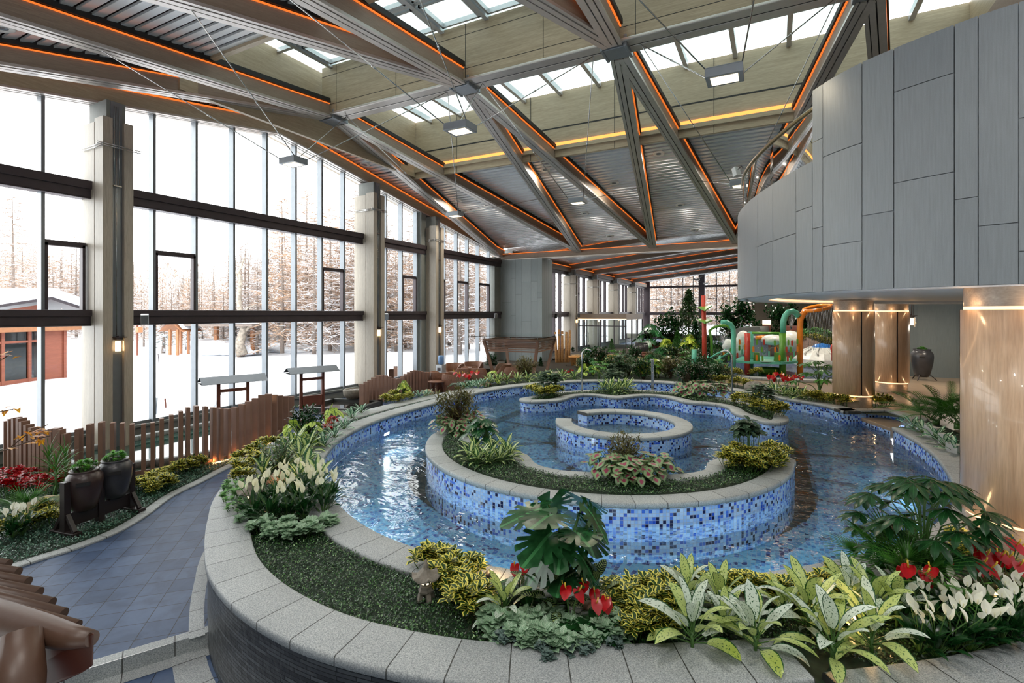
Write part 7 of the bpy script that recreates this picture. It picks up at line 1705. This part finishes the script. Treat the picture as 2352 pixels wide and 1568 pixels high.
def larch(seed, H=11, W=4.2, snow=.5, tw='larch', name='larch_tree', nb=90, ntw=15, lo=.06):
    r = R_(seed); br = MB(); sn = MB(); tk = MB(); tk.tube([(0, 0, 0), (.05, .02, H*.5), (0, 0, H)], [.16, .10, .02], 6)
    for i in range(nb):
        z = H*(lo+(1-lo)*i/nb)+r.uniform(-.1, .1); Lb = W/2*(1-((z/H-lo)/(1-lo)))**.8*r.uniform(.6, 1.1)+.25; a = i*2.4+r.uniform(-.5, .5); d = Vector((math.cos(a), math.sin(a), r.uniform(-.18, .15))); p1 = Vector((0, 0, z)); p2 = p1+d*Lb; p2.z += .15*Lb*r.uniform(-1, 1)
        br.bar(p1, p2, .035, .03); sn.bar(p1+Vector((0, 0, .03)), p2+Vector((0, 0, .03)), .05, .02) if r.random() < snow+.2 else None
        for k in range(ntw):
            t = r.uniform(.15, 1); q = p1.lerp(p2, t); sd = Vector((-d.y, d.x, 0))*r.choice((-1, 1)); q2 = q+(sd*r.uniform(.3, .8)+d*r.uniform(.2, .7)+Vector((0, 0, r.uniform(-.35, .4))))*min(.8, Lb*.5)
            (sn if r.random() < snow*.45 else br).bar(q, q2, .02, .014)
    root = empty(name, (0, 0, -80)); tk.build('trunk', M['trunk'], root); br.build('branch', M[tw], root); sn.build('snow_cover', M['snow'], root); return tag(root, '', 'tree')
TR = [larch(1, 11, 4.6, .35), larch(2, 12, 5, .4, 'larch_o'), larch(3, 9.5, 4.2, .5), larch(4, 10.5, 5, .3, 'larch_o')]; used_tr = set(); rr = R_(77)
def plant_tree(i, x, y, s, lab, grp):
    t = TR[i]; z = .2+max(0, (-x-45))*.03
    if i in used_tr: t = copy_thing(t, (x, y, z))
    used_tr.add(i); t.location = (x, y, z); t.rotation_euler = (0, 0, rr.uniform(0, 6)); t.scale = (s, s, s*rr.uniform(.85, 1.1)); t['label'] = lab; t['group'] = grp
nT = 0
for rowi, (d0, n, s0) in enumerate(((46, 34, .85), (52, 40, .95), (60, 44, 1.1))):
    for k in range(n):
        px = -60+k*(1190/n)+rr.uniform(-14, 14); dd = d0+rr.uniform(-2, 3)+(0 if px < 500 else -6+(px-500)*-.002); q = D(px, 718, dd)
        sc = s0*(.72 if 180 < px < 520 else 1.0)*rr.uniform(.8, 1.1)*(1.15 if px > 600 else .9)
        plant_tree(rr.randrange(4), q.x, q.y, sc, 'snow-dusted bare larch in the %s row of the forest beyond the window wall' % ORD[rowi], 'forest larches in the %s row' % ORD[rowi])
for k in range(16):
    q = D(1490+k*17, 718, 82+rr.uniform(0, 8)); plant_tree(rr.randrange(4), q.x, q.y, 1.2, 'bare larch of the wood beyond the end windows of the far hall', 'larches beyond the end windows')
for k in range(16):
    x = -30-rr.uniform(0, 10); y = 38+k*2.4; plant_tree(rr.randrange(4), x, y, 1.0, 'bare larch of the wood beside the far hall', 'larches beside the far hall')
q = D(28, 718, 34); plant_tree(0, q.x, q.y, 1.0, 'tall bare larch standing above the snowy timber house', 'tall larch by the house'); 
n = 90000; px_a = RNG.uniform(-40, 1130, n); dd = RNG.uniform(56, 74, n); aa = (px_a-1176)/FPX; Xs = (-sT+aa*cT)*dd; Ys = (cT+aa*sT)*dd
hh = 5.6+1.2*np.sin(px_a*.021)+.9*np.sin(px_a*.07+1)+(px_a > 560)*2.2+np.where(px_a < 190, 1.2, 0); Zt = .6+(hh+1.6*np.abs(np.sin(px_a*.19)))*RNG.uniform(0, 1, n)**1.05+np.maximum(0, -Xs-45)*.03
M['twig'] = turf_mat('frosted_twigs', [(0, srgb(150, 128, 112)), (.6, srgb(176, 154, 136)), (.8, srgb(200, 196, 196)), (1, srgb(226, 228, 234))])
o = leaf_cloud(Xs, Ys, Zt, .62, M['twig'], 'forest_twigs', 1.1, asp=.10); tag(o, 'hazy mass of frosted twigs filling the forest depth beyond the window wall', 'forest', kind='stuff')
n = 34000; px_a = RNG.uniform(1470, 1760, n); dd = RNG.uniform(84, 104, n); aa = (px_a-1176)/FPX
o = leaf_cloud((-sT+aa*cT)*dd, (cT+aa*sT)*dd, RNG.uniform(.5, 11, n), .8, M['twig'], 'forest_twigs', 1.1, asp=.12); tag(o, 'hazy frosted wood beyond the end windows of the far hall', 'forest', kind='stuff')
n = 30000; o = leaf_cloud(RNG.uniform(-46, -30, n), RNG.uniform(30, 90, n), RNG.uniform(.3, 9, n), .7, M['twig'], 'forest_twigs', 1.1, asp=.12); tag(o, 'frosted thicket beside the far hall windows', 'forest', kind='stuff')
# snowy little spruces
sp = larch(31, 2.6, 1.7, 1.4, 'spr', 'young_spruce', 34, 9, .15); sp['category'] = 'spruce'
for i, (px, py, s) in enumerate([(375, 812, 1.0), (428, 806, .6), (465, 808, .7), (590, 806, .95), (610, 812, .6), (700, 800, .5)]):
    q = G(px, py, .15); o = sp if i == 0 else copy_thing(sp, q); o.location = q; o.scale = (s*.8,)*3 if False else (s, s, s); o['label'] = 'small snow-laden spruce outside, %s going away from the big pier' % ORD[i]; o['group'] = 'small snowy spruces outside'
# gnarled dead tree
q = G(556, 815, .15); r = empty('dead_tree', q); tag(r, 'gnarled snow-flecked dead tree beyond the window behind the first timber frame', 'tree'); mb = MB(); d = proj(q)[1]
def gn(x, y): return tuple(D(x, y, d)-q)
mb.tube([gn(556, 815), gn(550, 790), gn(560, 755), gn(552, 720), gn(548, 680), gn(553, 640), gn(548, 625), gn(562, 592)], [.42, .34, .26, .2, .17, .14, .1, .05], 9); mb.tube([gn(552, 650), gn(545, 632), gn(538, 618)], [.1, .07, .03], 6); mb.tube([gn(556, 765), gn(580, 745), gn(610, 738)], [.16, .1, .04], 6); mb.tube([gn(552, 730), gn(570, 705), gn(590, 700)], [.1, .06, .03], 6)
mb.build('trunk', plain('birch_grey_bark', srgb(150, 140, 128), .9, 0, .4, 6, .5), r)
# timber house
M['house'] = wood('orange_timber_siding', srgb(124, 66, 48), srgb(148, 84, 62), 0, .7, .6); M['house_b'] = plain('orange_beam', srgb(158, 106, 70), .6); M['hglass'] = glass_mat('house_glass', (.55, .62, .64, 1), .03)
HO = G(60, 880, .1); r = empty('timber_house', HO); tag(r, 'orange timber house with thick snow roof beyond the first window', 'house'); HX = (G(150, 868, .1)-HO); HX.z = 0; HX.normalize(); ha = math.atan2(HX.y, HX.x); r.rotation_euler = (0, 0, ha); Ws = (G(163, 868, .1)-HO).length
mb = MB(); x1 = Ws*.42
mb.box2((x1, 0, 0), (Ws, 5, 2.65)); mb.build('wall', M['house'], r); mb = MB(); mb.box2((-6, .5, 0), (x1, 5, 2.65)); mb.build('interior', plain('dim_interior', srgb(70, 80, 86), .6), r)
mb = MB()
for x in (-4.4, -2.2, -1.0, .12, x1-.05, Ws-.1): m3 = MB(); m3.box2((x-.07, -.06, 0), (x+.07, .06, 2.65)); m3.build('post', M['house'], r)
mb.box2((-6, -.05, 0), (x1, .05, .22)); mb.box2((-6, -.05, 1.85), (x1, .05, 1.95)); mb.build('frame', M['house'], r); mb = MB(); mb.box2((-6.4, -.35, 2.35), (Ws+.6, .1, 2.6)); mb.box2((Ws-.12, .1, 0), (Ws+.05, 2, 2.6)); mb.build('beam', M['house_b'], r)
mb = MB(); mb.quad((-6, 0, .2), (x1, 0, .2), (x1, 0, 2.4), (-6, 0, 2.4)); mb.build('glass', M['hglass'], r)
mb = MB(); xa, xb, xm = -7, Ws+2.6, .2
for z0, z1, ml in ((2.75, 2.95, 0), (2.95, 3.3, 1)):
    mb.slot = ml; e = .0 if not ml else .15; P = [(xa, 3.05-.55), (xm, 4.0-.2), (xb, 2.55)]; n = len(mb.v)
    for y in (-1.0-e, 6):
        for (x, z) in P: mb.v.append((x, y, z+(0 if ml == 0 else .14)))
        for (x, z) in P: mb.v.append((x, y, z+(.14 if ml == 0 else .52)))
    for a, b in ((0, 1), (1, 2)): mb.face((n+a, n+b, n+b+3, n+a+3)); mb.face((n+6+a, n+9+a, n+9+b, n+6+b)); mb.face((n+3+a, n+3+b, n+9+b, n+9+a)); mb.face((n+a, n+6+a, n+6+b, n+b))
mb.face((n+2, n+8, n+11, n+5)); mb.face((n, n+3, n+9, n+6))
mb.build('roof', [M['metal_dk'], M['snow']], r)
mb = MB(); mb.v += [(-5.5, -.3, 2.6), (Ws+.4, -.3, 2.6), (xm, -.3, 3.55)]; mb.face((0, 1, 2)); mb.build('gable', M['house'], r)
# well-like shelter, post, long shelter
def ob(px, py): return G(px, py, .15)
q = ob(404, 815); d = proj(q)[1]; r = empty('roofed_well', q, .4); tag(r, 'small roofed timber shelter heaped with snow near the young spruces', 'shelter'); mb = MB()
for x, y in ((-.3, -.2), (.3, -.2), (-.3, .9), (.3, .9)): mb.box2((x-.07, y-.07, 0), (x+.07, y+.07, 1.9))
mb.build('post', M['house_b'], r); mb = MB()
for s_ in (-1, 1): mb.quad((0, -.6, 2.5), (0, 1.6, 2.5), (s_*.95, 1.6, 1.75), (s_*.95, -.6, 1.75))
mb.build('roof', M['house_b'], r); mb = MB(); mb.smooth = True
for s_ in (-1, 1): mb.quad((0, -.5, 2.95), (0, 1.6, 2.95), (s_*.9, 1.6, 1.95), (s_*.9, -.5, 1.95))
mb.build('snow_cover', M['snow'], r)
q = ob(315, 816); r = empty('lantern_post', q); tag(r, 'thin red post with box lantern in the snow outside the big pier', 'post'); mb = MB(); mb.box2((-.06, -.06, 0), (.06, .06, 2.6)); mb.build('post', M['frame_wood'], r); mb = MB(); mb.box2((.1, -.15, 1.7), (.45, .15, 2.1)); mb.build('lantern', M['house_b'], r)
q = ob(497, 812); r = empty('open_shelter', q, .35); tag(r, 'long low snow-covered shelter roof on an orange post before the forest', 'shelter'); mb = MB(); mb.box2((-.13, -.13, 0), (.13, .13, 2.2)); mb.box2((2.9, -.13, 0), (3.15, .13, 2.2)); mb.build('post', M['house_b'], r); mb = MB(); mb.box2((-2.2, -1.5, 2.15), (4, 2.5, 2.3)); mb.build('roof', M['trunk'], r); mb = MB(); mb.box2((-2.3, -1.6, 2.3), (4.1, 2.6, 2.75)); mb.build('snow_cover', M['snow'], r, bevel=.2)
for i, (px, py, s) in enumerate([(468, 812, 1.5), (515, 812, 1.6), (640, 806, 1.6), (720, 802, 1.8), (775, 800, 1.3)]):
    q = ob(px, py); o = rock((q.x, q.y+1, .0), (3.2*s, 2.4*s, 1.6 if i < 2 else .7), M['snow'], 'rounded snow mound outside, %s going away from the big pier' % ORD[i], 20+i); o.name = 'snow_mound'; o['category'] = 'snow mound'
for i, (p0, p1, mt) in enumerate([((366, 834), (363, 812), 'metal_dk'), ((357, 950), (360, 913), 'metal_grey'), ((381, 935), (379, 915), 'frame_wood'), ((488, 935), (507, 902), 'alu')]):
    a = G(*p0, .15); d = proj(a)[1]; b = D(*p1, d); r = empty('garden_stake', a); tag(r, 'thin stake sticking out of the snow, %s of four by the near panes' % ORD[i], 'stake', 'stakes in the snow'); mb = MB(); mb.tube([(0, 0, -.1), tuple(b-a)], .03, 6); mb.build('rod', M[mt], r)
# unused spare plants are removed
for kd, vs in KIND.items():
    for i, t in enumerate(vs):
        if (kd, i) not in _use:
            for ch in [c for c in bpy.data.objects if c.parent == t or (c.parent and c.parent.parent == t)]: bpy.data.objects.remove(ch)
            bpy.data.objects.remove(t)
